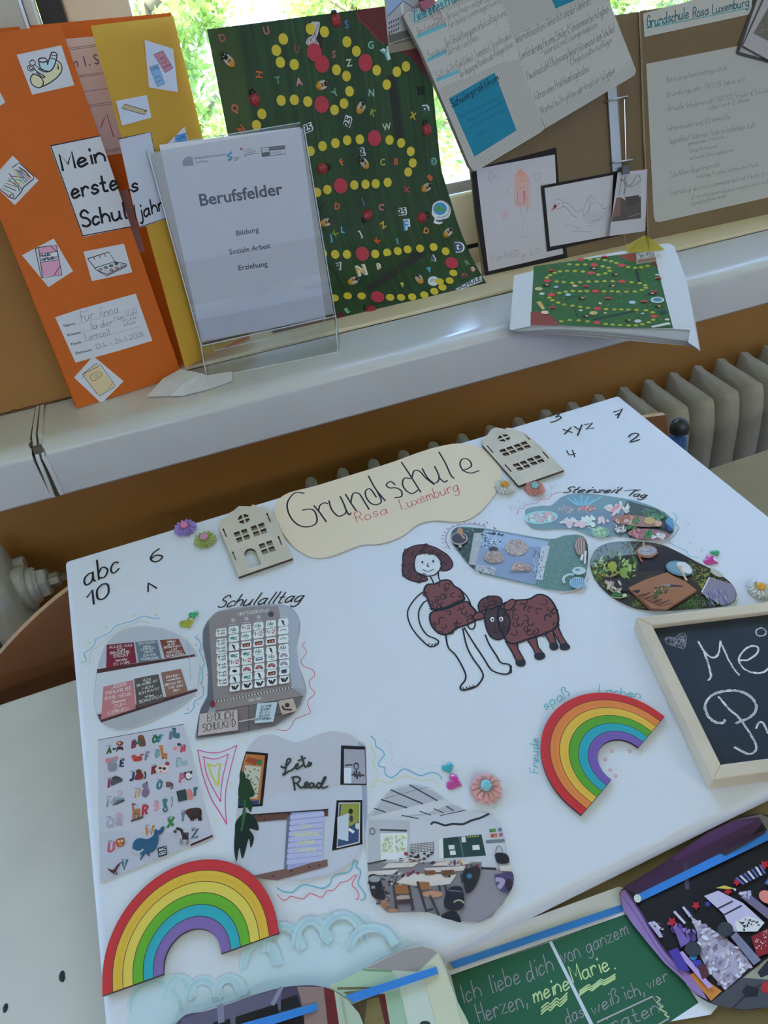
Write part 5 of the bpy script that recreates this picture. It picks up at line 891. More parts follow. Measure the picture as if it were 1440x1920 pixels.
# ------------------------------------------------------------ chalkboard resting on the poster
PINE = mat('pine_frame', (.70, .56, .38), .5, var=.08, vscale=18); SLATE = mat('chalk_slate', (.013, .021, .031), .65, var=.25, vscale=12)
KB = PL.up(.0158); a0 = KB.inv(KB.at(1193, 1158)); b0 = KB.inv(KB.at(1440, 1128)); c0 = KB.inv(KB.at(1327, 1463))
kx = V((b0[0] - a0[0], b0[1] - a0[1], 0)).normalized(); ky = V((-kx.y, kx.x, 0)); KO = PL.uv(a0[0], a0[1], .0005); Hh = abs((V((c0[0] - a0[0], c0[1] - a0[1], 0))).dot(ky)); Wd = .232
ux = (PL.u * kx.x + PL.v * kx.y); uy = (PL.u * ky.x + PL.v * ky.y)
MK = Matrix((ux, uy, PL.n)).transposed().to_4x4(); MK.translation = KO
ck = thing('chalkboard', MK @ V((Wd / 2, -Hh / 2, 0)), 'small pine framed chalkboard with white chalk lettering, lying on the white poster', 'chalkboard')
fw, ft_ = .0105, .0155
def rail(a, b, c, d):
    m = MB(); vs = [V((*q, z)) for z in (0, ft_) for q in (a, b, c, d)]; bm = bmesh.new(); B = [bm.verts.new(MK @ v) for v in vs]
    for f in ((3, 2, 1, 0), (4, 5, 6, 7), (0, 1, 5, 4), (1, 2, 6, 5), (2, 3, 7, 6), (3, 0, 4, 7)): bm.faces.new([B[i] for i in f])
    bmesh.ops.recalc_face_normals(bm, faces=bm.faces[:]); bmesh.ops.bevel(bm, geom=bm.edges[:], offset=.0007, segments=1, affect='EDGES'); m.bm(bm); m.build('frame_rail', [PINE], ck)
I = ((fw, -fw), (Wd - fw, -fw), (Wd - fw, -Hh + fw), (fw, -Hh + fw)); O = ((0, 0), (Wd, 0), (Wd, -Hh), (0, -Hh))
for i in range(4): j = (i + 1) % 4; rail(O[i], O[j], I[j], I[i])
m = MB(); m.box((Wd / 2, -Hh / 2, .0085), (Wd - 2 * fw - .0004, Hh - 2 * fw - .0004, .004), M=MK); m.build('slate', [SLATE], ck)
SP = Plane(MK @ V((0, 0, .0105)), ux, uy)
p = Print(SP, 'chalk', .0001); p.z(980, 1100, 3.1304); CK = (205, 210, 216)
def chalk(pts, w=1.6):
    r2 = random.Random(len(pts) * 7 + int(pts[0][0])); q = crom(pts, False, 8)
    for k in range(5):
        o_ = (r2.uniform(-2.2, 2.2) * w, r2.uniform(-2.2, 2.2) * w); s_ = []
        for a in q:
            if r2.random() < .80: s_.append((a[0] + o_[0] + r2.uniform(-1, 1), a[1] + o_[1] + r2.uniform(-1, 1)))
            else:
                if len(s_) > 1: p.line(s_, w * .52, CK, False)
                s_ = []
        if len(s_) > 1: p.line(s_, w * .52, CK, False)
    p.line(pts, w * .7, (165, 171, 180))
chalk([(1090, 550), (1105, 520), (1085, 440), (1062, 380), (1032, 322)]); chalk([(1035, 330), (1080, 395), (1120, 415), (1150, 390), (1160, 320)]); chalk([(1160, 320), (1200, 410), (1240, 480), (1270, 518)])
chalk([(1268, 430), (1320, 430), (1375, 395), (1382, 355), (1340, 350), (1295, 380), (1270, 430), (1300, 480), (1360, 505), (1420, 500), (1450, 470)]); chalk([(1402, 240), (1372, 255), (1378, 285), (1415, 285), (1430, 262), (1405, 240)], 1.2)
chalk([(1185, 785), (1170, 802), (1120, 790), (1082, 750), (1070, 690), (1110, 640), (1180, 615), (1260, 612), (1330, 640), (1368, 690), (1360, 740), (1320, 775), (1255, 800)], 2.2); chalk([(1150, 645), (1210, 715), (1280, 780), (1340, 870), (1370, 930), (1360, 970), (1320, 980), (1245, 942)], 1.8); chalk([(1370, 830), (1385, 800), (1410, 800), (1440, 860)], 1.6)
p.grass([(832, 308), (850, 335), (900, 352), (945, 364), (960, 320), (955, 280), (925, 275), (895, 300), (860, 292)], [(150, 150, 165), (120, 122, 134)], 170, 22, .5)
p.line([(835, 305), (850, 335), (900, 350), (945, 362), (960, 320), (955, 280), (925, 275), (895, 300), (860, 295), (835, 305)], .5, (150, 150, 165))
p.build('chalk_lettering', None, ck, 'white chalk lettering')

# ------------------------------------------------------------ laminated picture cards on a blue ribbon, at the front edge
TP = Plane((0, 0, .7225), (1, 0, 0), (0, 1, 0)); RIB = mat('blue_satin_ribbon', (.045, .26, .70), .3)
def card(surf, outline, bgc, z, label, base, sm=True, name='picture_card'):
    p = Print(surf, 'card', .0008); p.z(*z); p.slab(outline, .0008, bgc, sm, (215, 218, 225)); p.label = label; return p
def fin(p, label, name='picture_card'): o = p.build(name, GLOSS); prop(o, label, 'picture card', 'picture cards on a blue ribbon'); return o
# (a) dark stage photo, far left
SA = PL.up(.006)
p = card(SA, [(-60, 447), (100, 405), (300, 335), (480, 280), (600, 264), (700, 265), (800, 292), (880, 350), (940, 420), (980, 520), (990, 640), (-80, 640)], (72, 66, 86), (360, 1760, 3), '', None)
p.poly([(-60, 450), (300, 338), (500, 278), (500, 400), (-60, 600)], (96, 92, 116)); p.poly([(500, 345), (590, 315), (610, 380), (500, 410)], (24, 24, 32)); p.poly([(120, 470), (215, 450), (220, 640), (100, 640)], (24, 22, 30)); p.poly([(245, 440), (480, 365), (490, 420), (640, 440), (640, 640), (240, 640)], (26, 22, 28)); p.poly([(590, 270), (740, 272), (780, 640), (640, 640), (630, 440), (610, 330)], (142, 118, 114))
p.poly([(742, 275), (800, 292), (850, 640), (780, 640)], (102, 36, 42)); p.poly([(800, 293), (880, 350), (940, 420), (980, 520), (985, 640), (850, 640)], (172, 186, 164)); p.line([(840, 330), (870, 480), (890, 640)], 2, (150, 168, 146)); p.line([(500, 280), (455, 365)], 2.6, (130, 134, 160), False); p.line([(160, 385), (165, 460)], 4, (124, 126, 150), False)
fin(p, 'rounded photo card of a dark stage, leftmost card along the bottom')
# (b) green hallway photo
SB = PL.up(.0045)
p = card(SB, [(770, 300), (830, 240), (950, 178), (1080, 115), (1190, 60), (1290, 42), (1360, 60), (1400, 100), (1470, 300), (1560, 640), (900, 640)], (182, 192, 168), (360, 1760, 3), '', None)
p.poly([(985, 165), (1190, 62), (1290, 44), (1360, 62), (1380, 80), (1270, 185), (1150, 180)], (150, 144, 142)); p.poly([(830, 245), (960, 172), (1120, 182), (1160, 270), (860, 340), (780, 295)], (164, 192, 164)); p.line([(965, 175), (1120, 182)], 1.4, (120, 148, 120), False); p.line([(820, 280), (1010, 278)], 1.4, (110, 100, 70), False); p.poly([(850, 300), (1010, 285), (900, 335)], (120, 112, 84))
p.poly([(900, 370), (1050, 310), (1110, 640), (920, 640)], (84, 70, 52)); p.poly([(1050, 312), (1085, 310), (1140, 640), (1105, 640)], (92, 36, 40)); p.poly([(985, 345), (1050, 330), (1085, 480), (1040, 560), (970, 480)], (120, 108, 70)); p.poly([(1090, 305), (1165, 285), (1250, 640), (1145, 640)], (152, 184, 158)); p.poly([(1140, 180), (1290, 190), (1420, 640), (1250, 640), (1170, 290)], (192, 204, 192)); p.poly([(1290, 170), (1385, 85), (1470, 300), (1550, 640), (1420, 640)], (198, 202, 176)); p.ell(1312, 478, 30, 16, (50, 50, 62))
fin(p, 'photo card of a pale green hallway, overlapped by the green blackboard card')
# (c) blackboard card
p = card(TP, [(676, 400), (700, 385), (1600, 60), (1900, 130), (2110, 640), (2060, 700), (880, 900)], (214, 218, 224), (560, 1640, 2.6667), '', None, sm=False)
p.poly([(762, 505), (1250, 338), (1620, 205), (1700, 190), (2000, 640), (1820, 760), (850, 860)], (37, 92, 66)); p.line([(762, 504), (1640, 198)], .5, (24, 50, 40), False)
p.poly([(1250, 335), (1266, 332), (1500, 800), (1482, 806)], (196, 204, 212)); p.ell(757, 457, 17, 24, (180, 172, 152), -20)
H1, H2 = (178, 160, 172), (184, 206, 146)
p.text('Ich', (825, 640), (915, 605), (-22, -88), .6, (156, 146, 156)); p.text('liebe', (965, 590), (1110, 540), (-22, -90), .6, (156, 146, 156)); p.text('dich', (1145, 535), (1275, 475), (-22, -92), .6, (156, 146, 156))
p.text('Herzen,', (905, 740), (1145, 655), (-26, -90), .6, (156, 146, 156)); p.text('meine', (1180, 640), (1355, 570), (-16, -80), .9, H2)
p.z(960, 1500, 3)
p.text('von', (285, 920), (385, 880), (-26, -95), .55, (156, 146, 156)); p.text('ganzem', (425, 860), (655, 752), (-24, -80), .55, (156, 146, 156)); p.text('Marie', (345, 1025), (550, 955), (-30, -90), .9, H2); p.ell(580, 948, 5, 5, H2)
p.text('das', (310, 1265), (405, 1215), (-26, -80), .55, (156, 146, 156)); p.text('weiß', (455, 1210), (605, 1130), (-20, -76), .55, (156, 146, 156)); p.text('ich,', (640, 1120), (745, 1090), (-24, -78), .55, (156, 146, 156)); p.text('wer', (770, 1065), (880, 1010), (-20, -70), .55, (156, 146, 156))
p.text('heiraten', (440, 1345), (830, 1195), (-26, -78), .55, (156, 146, 156)); p.text('!', (835, 1195), (850, 1190), (-26, -78), .55, (156, 146, 156))
for o_ in (0, 18, 34): p.line([(165, 1170 + o_), (200, 1140 + o_), (215, 1150 + o_), (250, 1115 + o_), (270, 1125 + o_), (310, 1085 + o_)], .8, H2); p.line([(380, 1075 + o_ * .7), (430, 1040 + o_ * .7), (450, 1048 + o_ * .7), (500, 1010 + o_ * .7), (520, 1015 + o_ * .7), (580, 980 + o_ * .7)], .8, H2)
p.line([(480, 1250), (790, 1105), (880, 1230), (760, 1300)], .8, H1, False); p.line([(810, 1105), (835, 1120), (815, 1140), (850, 1160), (830, 1175), (870, 1195), (860, 1210), (885, 1220)], .6, H2)
fin(p, 'photo card of a green blackboard with chalk handwriting')
# (d) pencil case photo
SD = TP.up(.003)
OD = [(606, 540), (614, 510), (640, 488), (800, 386), (950, 282), (1100, 182), (1250, 112), (1350, 82), (1450, 90), (1600, 160), (1700, 400), (1700, 900), (1560, 1120), (1440, 1165), (1320, 1180), (1200, 1166), (1115, 1142), (1030, 1090), (950, 1000), (860, 920), (760, 800), (680, 700), (628, 622)]
p = card(SD, OD, (24, 20, 26), (960, 1500, 3), '', None)
p.poly([(625, 490), (800, 386), (950, 282), (1100, 182), (1250, 112), (1400, 80), (1430, 100), (1360, 190), (1180, 300), (720, 540), (650, 500)], (74, 48, 86)); p.poly([(1240, 116), (1400, 80), (1600, 160), (1640, 260), (1440, 180), (1390, 95)], (120, 116, 118)); p.poly([(900, 330), (1100, 190), (1240, 120), (1380, 110), (1150, 230), (930, 345)], (94, 58, 116)); p.poly([(960, 350), (985, 345), (998, 500), (975, 505)], (84, 70, 96))
p.poly([(612, 515), (640, 500), (720, 620), (860, 850), (1030, 1000), (1100, 1125), (1030, 1088), (950, 1000), (860, 920), (760, 800), (680, 700), (628, 622), (608, 545)], (142, 114, 166)); p.line([(640, 505), (720, 625), (860, 850), (1040, 1010)], 1.4, (82, 58, 104)); p.line([(625, 545), (700, 650), (850, 880), (960, 985)], .7, (110, 84, 134))
p.poly([(1115, 1142), (1440, 880), (1700, 760), (1700, 900), (1560, 1120), (1440, 1165), (1320, 1180), (1200, 1166)], (72, 72, 80)); p.poly([(1300, 1000), (1440, 890), (1600, 830), (1600, 950), (1440, 1010)], (150, 150, 132)); p.line([(1240, 1172), (1330, 1085), (1400, 1040)], .8, (40, 40, 48), False); p.poly([(1295, 1075), (1320, 1040), (1390, 1060), (1380, 1105), (1310, 1110)], (36, 32, 44)); p.poly([(1400, 1050), (1420, 1020), (1450, 1030), (1450, 1090), (1410, 1080)], (170, 44, 52)); p.poly([(1380, 970), (1440, 900), (1450, 980), (1400, 1000)], (40, 40, 54))
p.poly([(1000, 985), (1030, 965), (1180, 1075), (1120, 1130)], (196, 124, 60)); r2 = random.Random(17)
def spill(pts, cols, n, s):
    xs = [q[0] for q in pts]; ys = [q[1] for q in pts]; k = 0
    while k < n:
        x, y = r2.uniform(min(xs), max(xs)), r2.uniform(min(ys), max(ys))
        if inside(x, y, pts): p.ell(x, y, s * r2.uniform(.4, 1.2), s * r2.uniform(.25, .6), r2.choice(cols), r2.uniform(0, 180), 7); k += 1
WHI = [(196, 190, 206), (176, 166, 190), (214, 212, 222), (150, 140, 164), (120, 108, 136), (200, 190, 200)]
p.poly([(1000, 650), (1060, 690), (1180, 760), (1280, 840), (1350, 930), (1200, 1070), (1110, 970), (1060, 880), (1040, 740)], (176, 166, 186)); spill([(1000, 650), (1060, 690), (1180, 760), (1280, 840), (1350, 930), (1200, 1070), (1110, 970), (1060, 880), (1040, 740)], WHI, 110, 20)
p.poly([(1080, 540), (1160, 510), (1300, 580), (1420, 690), (1380, 740), (1240, 740), (1190, 640)], (190, 182, 206)); p.line([(1160, 610), (1240, 570)], 1, (50, 44, 60), False); p.line([(1185, 650), (1290, 595)], 1, (50, 44, 60), False); p.poly([(1250, 690), (1330, 650), (1420, 690), (1370, 740), (1270, 740)], (212, 212, 208)); spill([(1270, 680), (1340, 660), (1400, 700), (1300, 735)], [(50, 48, 62), (70, 66, 84), (180, 180, 190)], 26, 11)
spill([(880, 680), (1040, 740), (1020, 800), (900, 730)], [(110, 88, 150), (92, 70, 140), (140, 116, 176), (60, 44, 100)], 26, 24); p.poly([(910, 720), (940, 720), (1000, 800), (950, 830)], (120, 96, 160)); p.poly([(930, 860), (960, 850), (1130, 1050), (1105, 1062)], (176, 152, 206)); p.poly([(880, 850), (930, 830), (1000, 960), (940, 960)], (74, 58, 150)); p.ell(1020, 880, 22, 20, (60, 130, 200)); p.poly([(1010, 900), (1060, 900), (1080, 950), (1030, 940)], (64, 62, 150))
p.poly([(1040, 930), (1090, 920), (1110, 990), (1070, 1010)], (84, 46, 56)); p.poly([(765, 690), (800, 680), (850, 770), (830, 775)], (176, 164, 196)); spill([(770, 690), (860, 690), (850, 760)], [(200, 196, 210), (90, 80, 120), (40, 36, 50)], 14, 10)
for x, y, s in ((900, 685, 30), (1035, 593, 26), (1215, 512, 26), (1265, 462, 24), (1420, 365, 30), (1330, 850, 10)): p.poly([(x + s * (1 if k % 2 == 0 else .5) * math.cos(k * .628 + .3), y + s * (1 if k % 2 == 0 else .5) * math.sin(k * .628 + .3)) for k in range(10)], (182, 34, 44))
for x, y in ((1100, 585), (990, 635)): p.poly([(x + 20 * (1 if k % 2 == 0 else .5) * math.cos(k * .628), y + 20 * (1 if k % 2 == 0 else .5) * math.sin(k * .628)) for k in range(10)], (52, 66, 150))
for k in range(7): p.line([(1265 + k * 22, 440 - k * 12), (1300 + k * 20, 470 - k * 10)], 1.8, (196, 196, 214) if k % 2 else (84, 96, 160), False)
for a, b in (((915, 630), (970, 690)), ((965, 605), (1000, 650)), ((800, 690), (830, 720))): p.line([a, b], 1.8, (190, 186, 204), False)
p.poly([(1345, 770), (1440, 720), (1560, 700), (1560, 820), (1380, 885)], (134, 30, 40)); spill([(1350, 775), (1440, 730), (1440, 830), (1385, 875)], [(216, 200, 200), (190, 160, 166), (160, 40, 50)], 34, 7); p.poly([(1285, 545), (1330, 525), (1440, 610), (1440, 670)], (112, 100, 128)); spill([(1250, 500), (1350, 520), (1340, 560), (1260, 540)], [(196, 190, 210), (170, 164, 190)], 12, 16); p.ell(1432, 545, 46, 34, (216, 128, 116), 30); p.poly([(1145, 495), (1195, 480), (1260, 500), (1200, 500)], (196, 186, 84)); p.poly([(1420, 470), (1440, 440), (1600, 480), (1600, 540)], (86, 110, 160)); p.poly([(1230, 770), (1260, 740), (1400, 900), (1360, 930)], (120, 120, 142))
for x, y in ((1018, 838), (1200, 728)): p.ell(x, y, 46, 42, (52, 60, 68), 20, 26)
p.ell(706, 553, 20, 24, (206, 212, 196), -20)
p.poly([(1170, 300), (1340, 205), (1420, 170), (1425, 185), (1200, 312)], (60, 44, 60))
fin(p, 'rounded photo card of an open purple pencil case, right of the blackboard card')
# the ribbon, threaded through the punched holes
def strip(m, surf, z, A, B, n=10, lift=.0014):
    x0, y0, k = z; vs = []
    for i in range(n + 1):
        t = i / n; h = lift + .0012 * math.sin(math.pi * t) + .0004 * math.sin(t * 17)
        for E in (A, B):
            q = (E[0][0] + (E[1][0] - E[0][0]) * t, E[0][1] + (E[1][1] - E[0][1]) * t); P_ = surf.at(x0 + q[0] / k, y0 + q[1] / k, h); vs += [P_, P_ - surf.n * .0003]
    m.add(vs, [f for i in range(n) for f in ((4 * i, 4 * i + 2, 4 * i + 6, 4 * i + 4), (4 * i + 1, 4 * i + 5, 4 * i + 7, 4 * i + 3), (4 * i, 4 * i + 4, 4 * i + 5, 4 * i + 1), (4 * i + 2, 4 * i + 3, 4 * i + 7, 4 * i + 6))])
m = MB()
strip(m, SA, (360, 1760, 3), ((705, 360), (270, 480)), ((708, 402), (300, 530))); strip(m, SB, (360, 1760, 3), ((862, 320), (1375, 156)), ((905, 360), (1386, 196)), lift=.0026)
strip(m, TP, (560, 1640, 2.6667), ((755, 438), (1612, 150)), ((775, 470), (1625, 182))); strip(m, SD, (960, 1500, 3), ((698, 535), (1620, 80)), ((722, 570), (1640, 130)))
prop(m.build('ribbon', [RIB]), 'blue satin ribbon threaded through the photo cards along the bottom', 'ribbon')
# ------------------------------------------------------------ orange lapbook with two opening flaps, standing at the left
B1 = Plane((0, 0, SZ), (1, 0, 0), (0, 1, 0)).at(145, 767); B2 = Plane((0, 0, SZ), (1, 0, 0), (0, 1, 0)).at(342, 705)
FA = Plane(B1 + V((0, 0, .001)), B2 - B1, (0, .022, 1)); ORP = (178, 98, 30)
lap = thing('lapbook', (0, 1.2, SZ), 'orange folded card lapbook about the first school year with two flaps, standing at the left', 'lapbook')
BP = Plane((-.150, 1.152, SZ), (.310, .118, 0), (0, .02, 1))
FB = Plane((.038, 1.160, SZ), (.125, .100, 0), (0, .018, 1))
p = Print(BP, 'lap', 0); e = BP.up(0)
def quad(pl, u0, v0, u1, v1): return [pl.uv(u0, v0), pl.uv(u1, v0), pl.uv(u1, v1), pl.uv(u0, v1)]
m = MB(); m.prism(quad(BP, 0, .003, .332, .496), BP.n * .0008)
OM = mat('orange_card', alb((174, 86, 17), 'lap'), .65, transl=.18, var=.03); OY = mat('orange_card_backlit', alb((255, 172, 60), 'lap2'), .65, transl=.35, var=.04)  # one orange card; the second copy has the window backlight in its colour
bp = m.build('back_panel', [OM], lap)
p = Print(BP, 'lap', .0012); p.z(0, 0, 3.6); p.slab([(440, 262), (640, 246), (860, 1030), (720, 1050)], .0003, (186, 156, 152)); LN = (60, 48, 56)
for (x0, y0), (x1, y1) in (((468, 325), (640, 302)), ((472, 336), (642, 314)), ((530, 512), (690, 488)), ((532, 522), (692, 500)), ((575, 618), (715, 598)), ((600, 712), (740, 688)), ((604, 724), (742, 702)), ((712, 1018), (850, 990)), ((714, 1030), (852, 1002))): p.line([(x0 - 40, y0 + 6), (x1 + 60, y1 - 8)], .5, LN, False)
p.type('m 1. S', (480, 462), (672, 432), (-16, -72), (70, 58, 66)); p.line([(680, 860), (700, 810), (722, 770), (745, 850), (768, 925)], 1.3, (140, 44, 54), False)
p.slab([(790, 1290), (860, 1280), (980, 1700), (900, 1720)], .0003, (150, 116, 116))
p.build('worksheet', PRINT, bp, 'pale pink lined worksheet')
m = MB(); TR = FA.at(113, 45); ur, vr = FA.inv(TR); ul, vl = 0, vr - .004
m.prism([FA.uv(0, 0), FA.uv((B2 - B1).length, 0), FA.uv(ur, vr), FA.uv(-.003, vl)], -FA.n * .0008)
fa = m.build('front_flap', [OM], lap); fa['label'] = 'left flap, darker orange'
m = MB(); a_ = FB.at(170, 48); b_ = FB.at(325, 30); c_ = FB.at(347, 690); ua, va = FB.inv(a_); ub, vb = FB.inv(b_); uc, vc = FB.inv(c_)
NS = 10; vs = []
for i in range(NS + 1):
    t = i / NS
    for j in range(NS + 1):
        s = j / NS; u = (uc * (1 - s) + ua * s) * (1 - t) + ub * t; v = (vc * (1 - t) + (vc - .0) * t) * (1 - s) + (va * (1 - t) + vb * t) * s
        vs.append(FB.uv(u, v, .003 * math.sin(t * 3.1) * (1 - s)))
W_ = NS + 1; nf = [(i * W_ + j, (i + 1) * W_ + j, (i + 1) * W_ + j + 1, i * W_ + j + 1) for i in range(NS) for j in range(NS)]
fb = mobj('front_flap', vs, nf, [OY], lap, smooth=True); fb['label'] = 'right flap, window light put into its colour as golden yellow'
def pic(surf, parent, z, q, name, draw, white='lap', c=(168, 170, 172), lift=.0008):
    p = Print(surf, white, lift); p.z(*z); p.slab(q, .0003, c); draw(p); return p.build('picture_card', PRINT, parent, name)
K0 = (30, 32, 36)
def d1(p):
    p.poly([(548, 1400), (600, 1345), (720, 1360), (860, 1310), (980, 1240), (1030, 1095), (1090, 1140), (1120, 1250), (1060, 1370), (900, 1490), (780, 1555), (680, 1580), (590, 1530)], (186, 174, 140)); p.poly([(700, 1150), (840, 1120), (860, 1290), (740, 1240)], (150, 178, 188)); p.poly([(880, 1060), (1000, 1080), (960, 1210), (880, 1280), (855, 1160)], (150, 178, 188))
    p.line([(600, 1330), (560, 1380), (550, 1450), (590, 1530), (690, 1580), (760, 1550), (780, 1480), (740, 1400), (660, 1350), (600, 1330)], 1.30, K0); p.line([(770, 1555), (900, 1490), (1040, 1380), (1110, 1270), (1100, 1160), (1030, 1090), (1000, 1080)], 1.30, K0); p.line([(690, 1240), (800, 1290), (900, 1280), (970, 1200), (1010, 1080), (1025, 990), (1000, 950), (940, 940), (915, 980), (880, 1080), (850, 1160)], 1.30, K0); p.line([(915, 985), (970, 1000), (1022, 1000)], 1.01, K0); p.line([(905, 1040), (1000, 1070)], 1.01, K0)
    p.line([(690, 1085), (720, 1050), (800, 1045), (845, 1075), (840, 1100), (780, 1120), (710, 1110), (690, 1085)], 1.30, K0); p.line([(692, 1090), (725, 1215), (760, 1260)], 1.30, K0); p.line([(842, 1095), (860, 1150)], 1.30, K0)
    p.arc(585, 1130, 50, 48, 0, 360, 1, K0, 16); p.arc(555, 1225, 60, 55, 0, 360, 1, K0, 16); p.arc(560, 1225, 30, 28, 0, 360, 1.01, K0, 12); p.line([(630, 1160), (700, 1220), (850, 1280)], 1, K0); p.line([(610, 1230), (680, 1300), (800, 1370), (790, 1395), (760, 1390), (660, 1310)], 1.30, K0); p.line([(1040, 1150), (1050, 1200), (1030, 1230)], 1.01, K0, False); p.line([(1055, 1195), (1050, 1250)], 1.01, K0, False)
pic(FA, fa, (0, 0, 9.6), [(300, 985), (1105, 815), (1340, 1535), (580, 1705)], 'picture of a filled pencil pouch', d1)
def d2(p):
    for k, c in enumerate(((176, 130, 120), (90, 130, 90), (60, 60, 90), (120, 110, 70), (150, 120, 60), (70, 130, 120), (130, 60, 60))): p.line([(5 + k * 11, 1285 - k * 16), (80 + k * 13, 1330 - k * 22)], 1.1, c, False)
    for k, c in enumerate(((170, 160, 80), (90, 150, 80), (70, 80, 150), (60, 60, 70), (110, 90, 60), (150, 60, 70))): p.line([(90 + k * 10, 1140 + k * 2), (150 + k * 12, 1255 - k * 10)], 1.1, c, False)
    p.line([(85, 1130), (130, 1098), (228, 1190), (225, 1210), (160, 1262), (140, 1300), (100, 1345), (60, 1330), (-20, 1260)], 1.16, K0, False); p.line([(60, 1170), (150, 1280)], 1.01, K0, False); p.arc(80, 1325, 14, 14, 0, 360, 1.01, K0); p.line([(130, 1130), (150, 1145), (175, 1160), (205, 1200)], 1.6, K0, False); p.line([(60, 1215), (120, 1260), (130, 1290)], 1.16, K0)
pic(FA, fa, (0, 0, 3.6), [(85, 1050), (260, 1218), (100, 1384), (-40, 1250), (-30, 1180)], 'picture of an open pencil case', d2)
pic(FA, fa, (0, 0, 3.6), [(-30, 640), (5, 630), (36, 693), (0, 712), (-30, 720)], 'corner of a picture cut by the left edge', lambda p: None)
def d3(p):
    p.poly([(262, 300), (380, 288), (412, 488), (285, 500)], (182, 128, 148)); p.poly([(270, 345), (388, 330), (388, 385), (275, 402)], (178, 180, 180))
    p.line([(238, 312), (260, 302), (380, 287), (418, 488), (280, 508), (238, 312)], 1.16, K0, False); p.line([(260, 302), (288, 506)], 1.01, K0, False); p.line([(343, 293), (382, 328)], 0.87, K0, False); p.line([(405, 430), (365, 490)], 0.87, K0, False); p.line([(270, 345), (386, 330), (390, 386), (276, 402)], 0.87, K0, False)
    p.text('HAUS-', (278, 366), (345, 356), (-2, -16), 1.01, K0); p.text('AUFGABEN', (280, 392), (382, 378), (-2, -16), 1.01, K0)
pic(FA, fa, (0, 380, 3.6), [(148, 355), (362, 242), (492, 462), (328, 570)], 'picture of a homework book', d3)
def d4(p):
    p.line([(592, 378), (735, 333), (775, 398), (855, 415), (852, 430), (720, 495), (648, 452), (592, 378)], 1.16, K0, False); p.line([(642, 440), (775, 398)], 1.01, K0, False); p.line([(648, 452), (722, 485), (855, 420)], 1.01, K0, False)
    for k in range(3): p.line([(632 + k * 36, 365 - k * 11), (640 + k * 36, 385 - k * 11)], 1.01, K0, False)
    for x, y, c in ((680, 450, (150, 110, 120)), (715, 438, (70, 110, 90)), (750, 426, (60, 100, 80)), (785, 412, (60, 66, 70)), (718, 468, (170, 172, 172)), (752, 455, (150, 100, 100)), (788, 440, (160, 110, 110)), (822, 424, (150, 150, 155))): p.ell(x, y, 14, 9, c); p.arc(x, y, 14, 9, 0, 360, .5, K0)
pic(FA, fa, (0, 380, 3.6), [(563, 330), (836, 277), (893, 470), (620, 530)], 'picture of a paint box', d4)
def d5(p):
    for k, (t, x) in enumerate((('Name:', 432), ('Klasse:', 458), ('Fach:', 484), ('Zeitraum:', 510))): y = 840 + k * 62; w = (80, 92, 72, 116)[k]; p.type(t, (x, y), (x + w, y - w * .24), (-5, -17), K0, .015)
    for (a, b) in (((525, 818), (930, 708)), ((560, 875), (770, 800)), ((562, 942), (958, 832)), ((635, 990), (985, 900))): p.line([a, b], .3, (80, 82, 86), False)
    HW = (66, 66, 72)
    p.text('für', (545, 808), (640, 780), (-14, -68), .6, HW); p.text('Anna', (675, 772), (800, 740), (-12, -52), .6, HW); p.line([(665, 712), (685, 706)], .5, HW, False)
    p.text('1a der', (615, 860), (765, 822), (-10, -48), .6, HW); p.text('Max Wahl', (778, 800), (928, 750), (-8, -34), .5, HW); p.text('Grund-', (826, 806), (932, 778), (-6, -22), .45, HW); p.text('schule', (836, 834), (918, 812), (-6, -24), .45, HW); p.text('Lernzeit', (580, 932), (748, 890), (-10, -48), .6, HW); p.text('13.4. - 24.4.2026', (645, 990), (975, 896), (-8, -30), .6, HW)
pic(FA, fa, (0, 380, 3.6), [(372, 774), (540, 718), (916, 614), (1028, 932), (800, 1000), (510, 1080)], 'white name label with handwriting', d5)
def d6(p):
    p.poly([(560, 1155), (655, 1090), (775, 1235), (668, 1305)], (176, 158, 122)); p.line([(556, 1160), (650, 1085), (680, 1095), (775, 1230), (772, 1245), (670, 1305), (655, 1290), (556, 1160)], .8, K0, False); p.line([(560, 1158), (675, 1100)], .7, K0, False); p.line([(612, 1165), (660, 1142), (680, 1150), (682, 1172), (640, 1200), (620, 1198), (610, 1180), (612, 1165)], .6, K0); p.line([(630, 1172), (662, 1158)], .5, K0, False); p.line([(634, 1186), (668, 1168)], .5, K0, False); p.line([(555, 1185), (580, 1160)], .5, K0, False); p.line([(735, 1255), (760, 1215)], .5, K0, False)
pic(FA, fa, (0, 380, 3.6), [(500, 1180), (630, 1035), (834, 1205), (685, 1355)], 'picture of a brown exercise book', d6)
def d7(p):
    p.line([(340, 985), (672, 918)], 1.4, K0, False); p.line([(342, 985), (560, 1595)], 1.4, K0, False); p.line([(560, 1592), (880, 1530)], 1.4, K0, False)
    BK = (20, 20, 22)
    for t, a, b, u in (('Mein', (425, 1150), (710, 1085), (-24, -108)), ('erste', (490, 1338), (800, 1272), (-22, -112)), ('Schul', (560, 1532), (858, 1470), (-20, -104))): p.text(t, a, b, u, 3.2, BK, .1)
pic(FA, fa, (0, 0, 3.6), [(335, 982), (674, 914), (884, 1532), (558, 1600)], 'left half of the white title label', d7)
def d8(p):
    p.line([(800, 938), (1016, 892), (1140, 1465), (945, 1532)], 1.3, K0, False)
    p.text('s', (890, 1292), (932, 1282), (-14, -100), 2.9, (20, 20, 22)); p.line([(868, 1288), (880, 1280)], 2.2, K0, False); p.text('jahr', (945, 1475), (1105, 1412), (-16, -92), 2.9, (20, 20, 22), .1); p.line([(905, 1385), (918, 1480)], 2.2, K0, False)
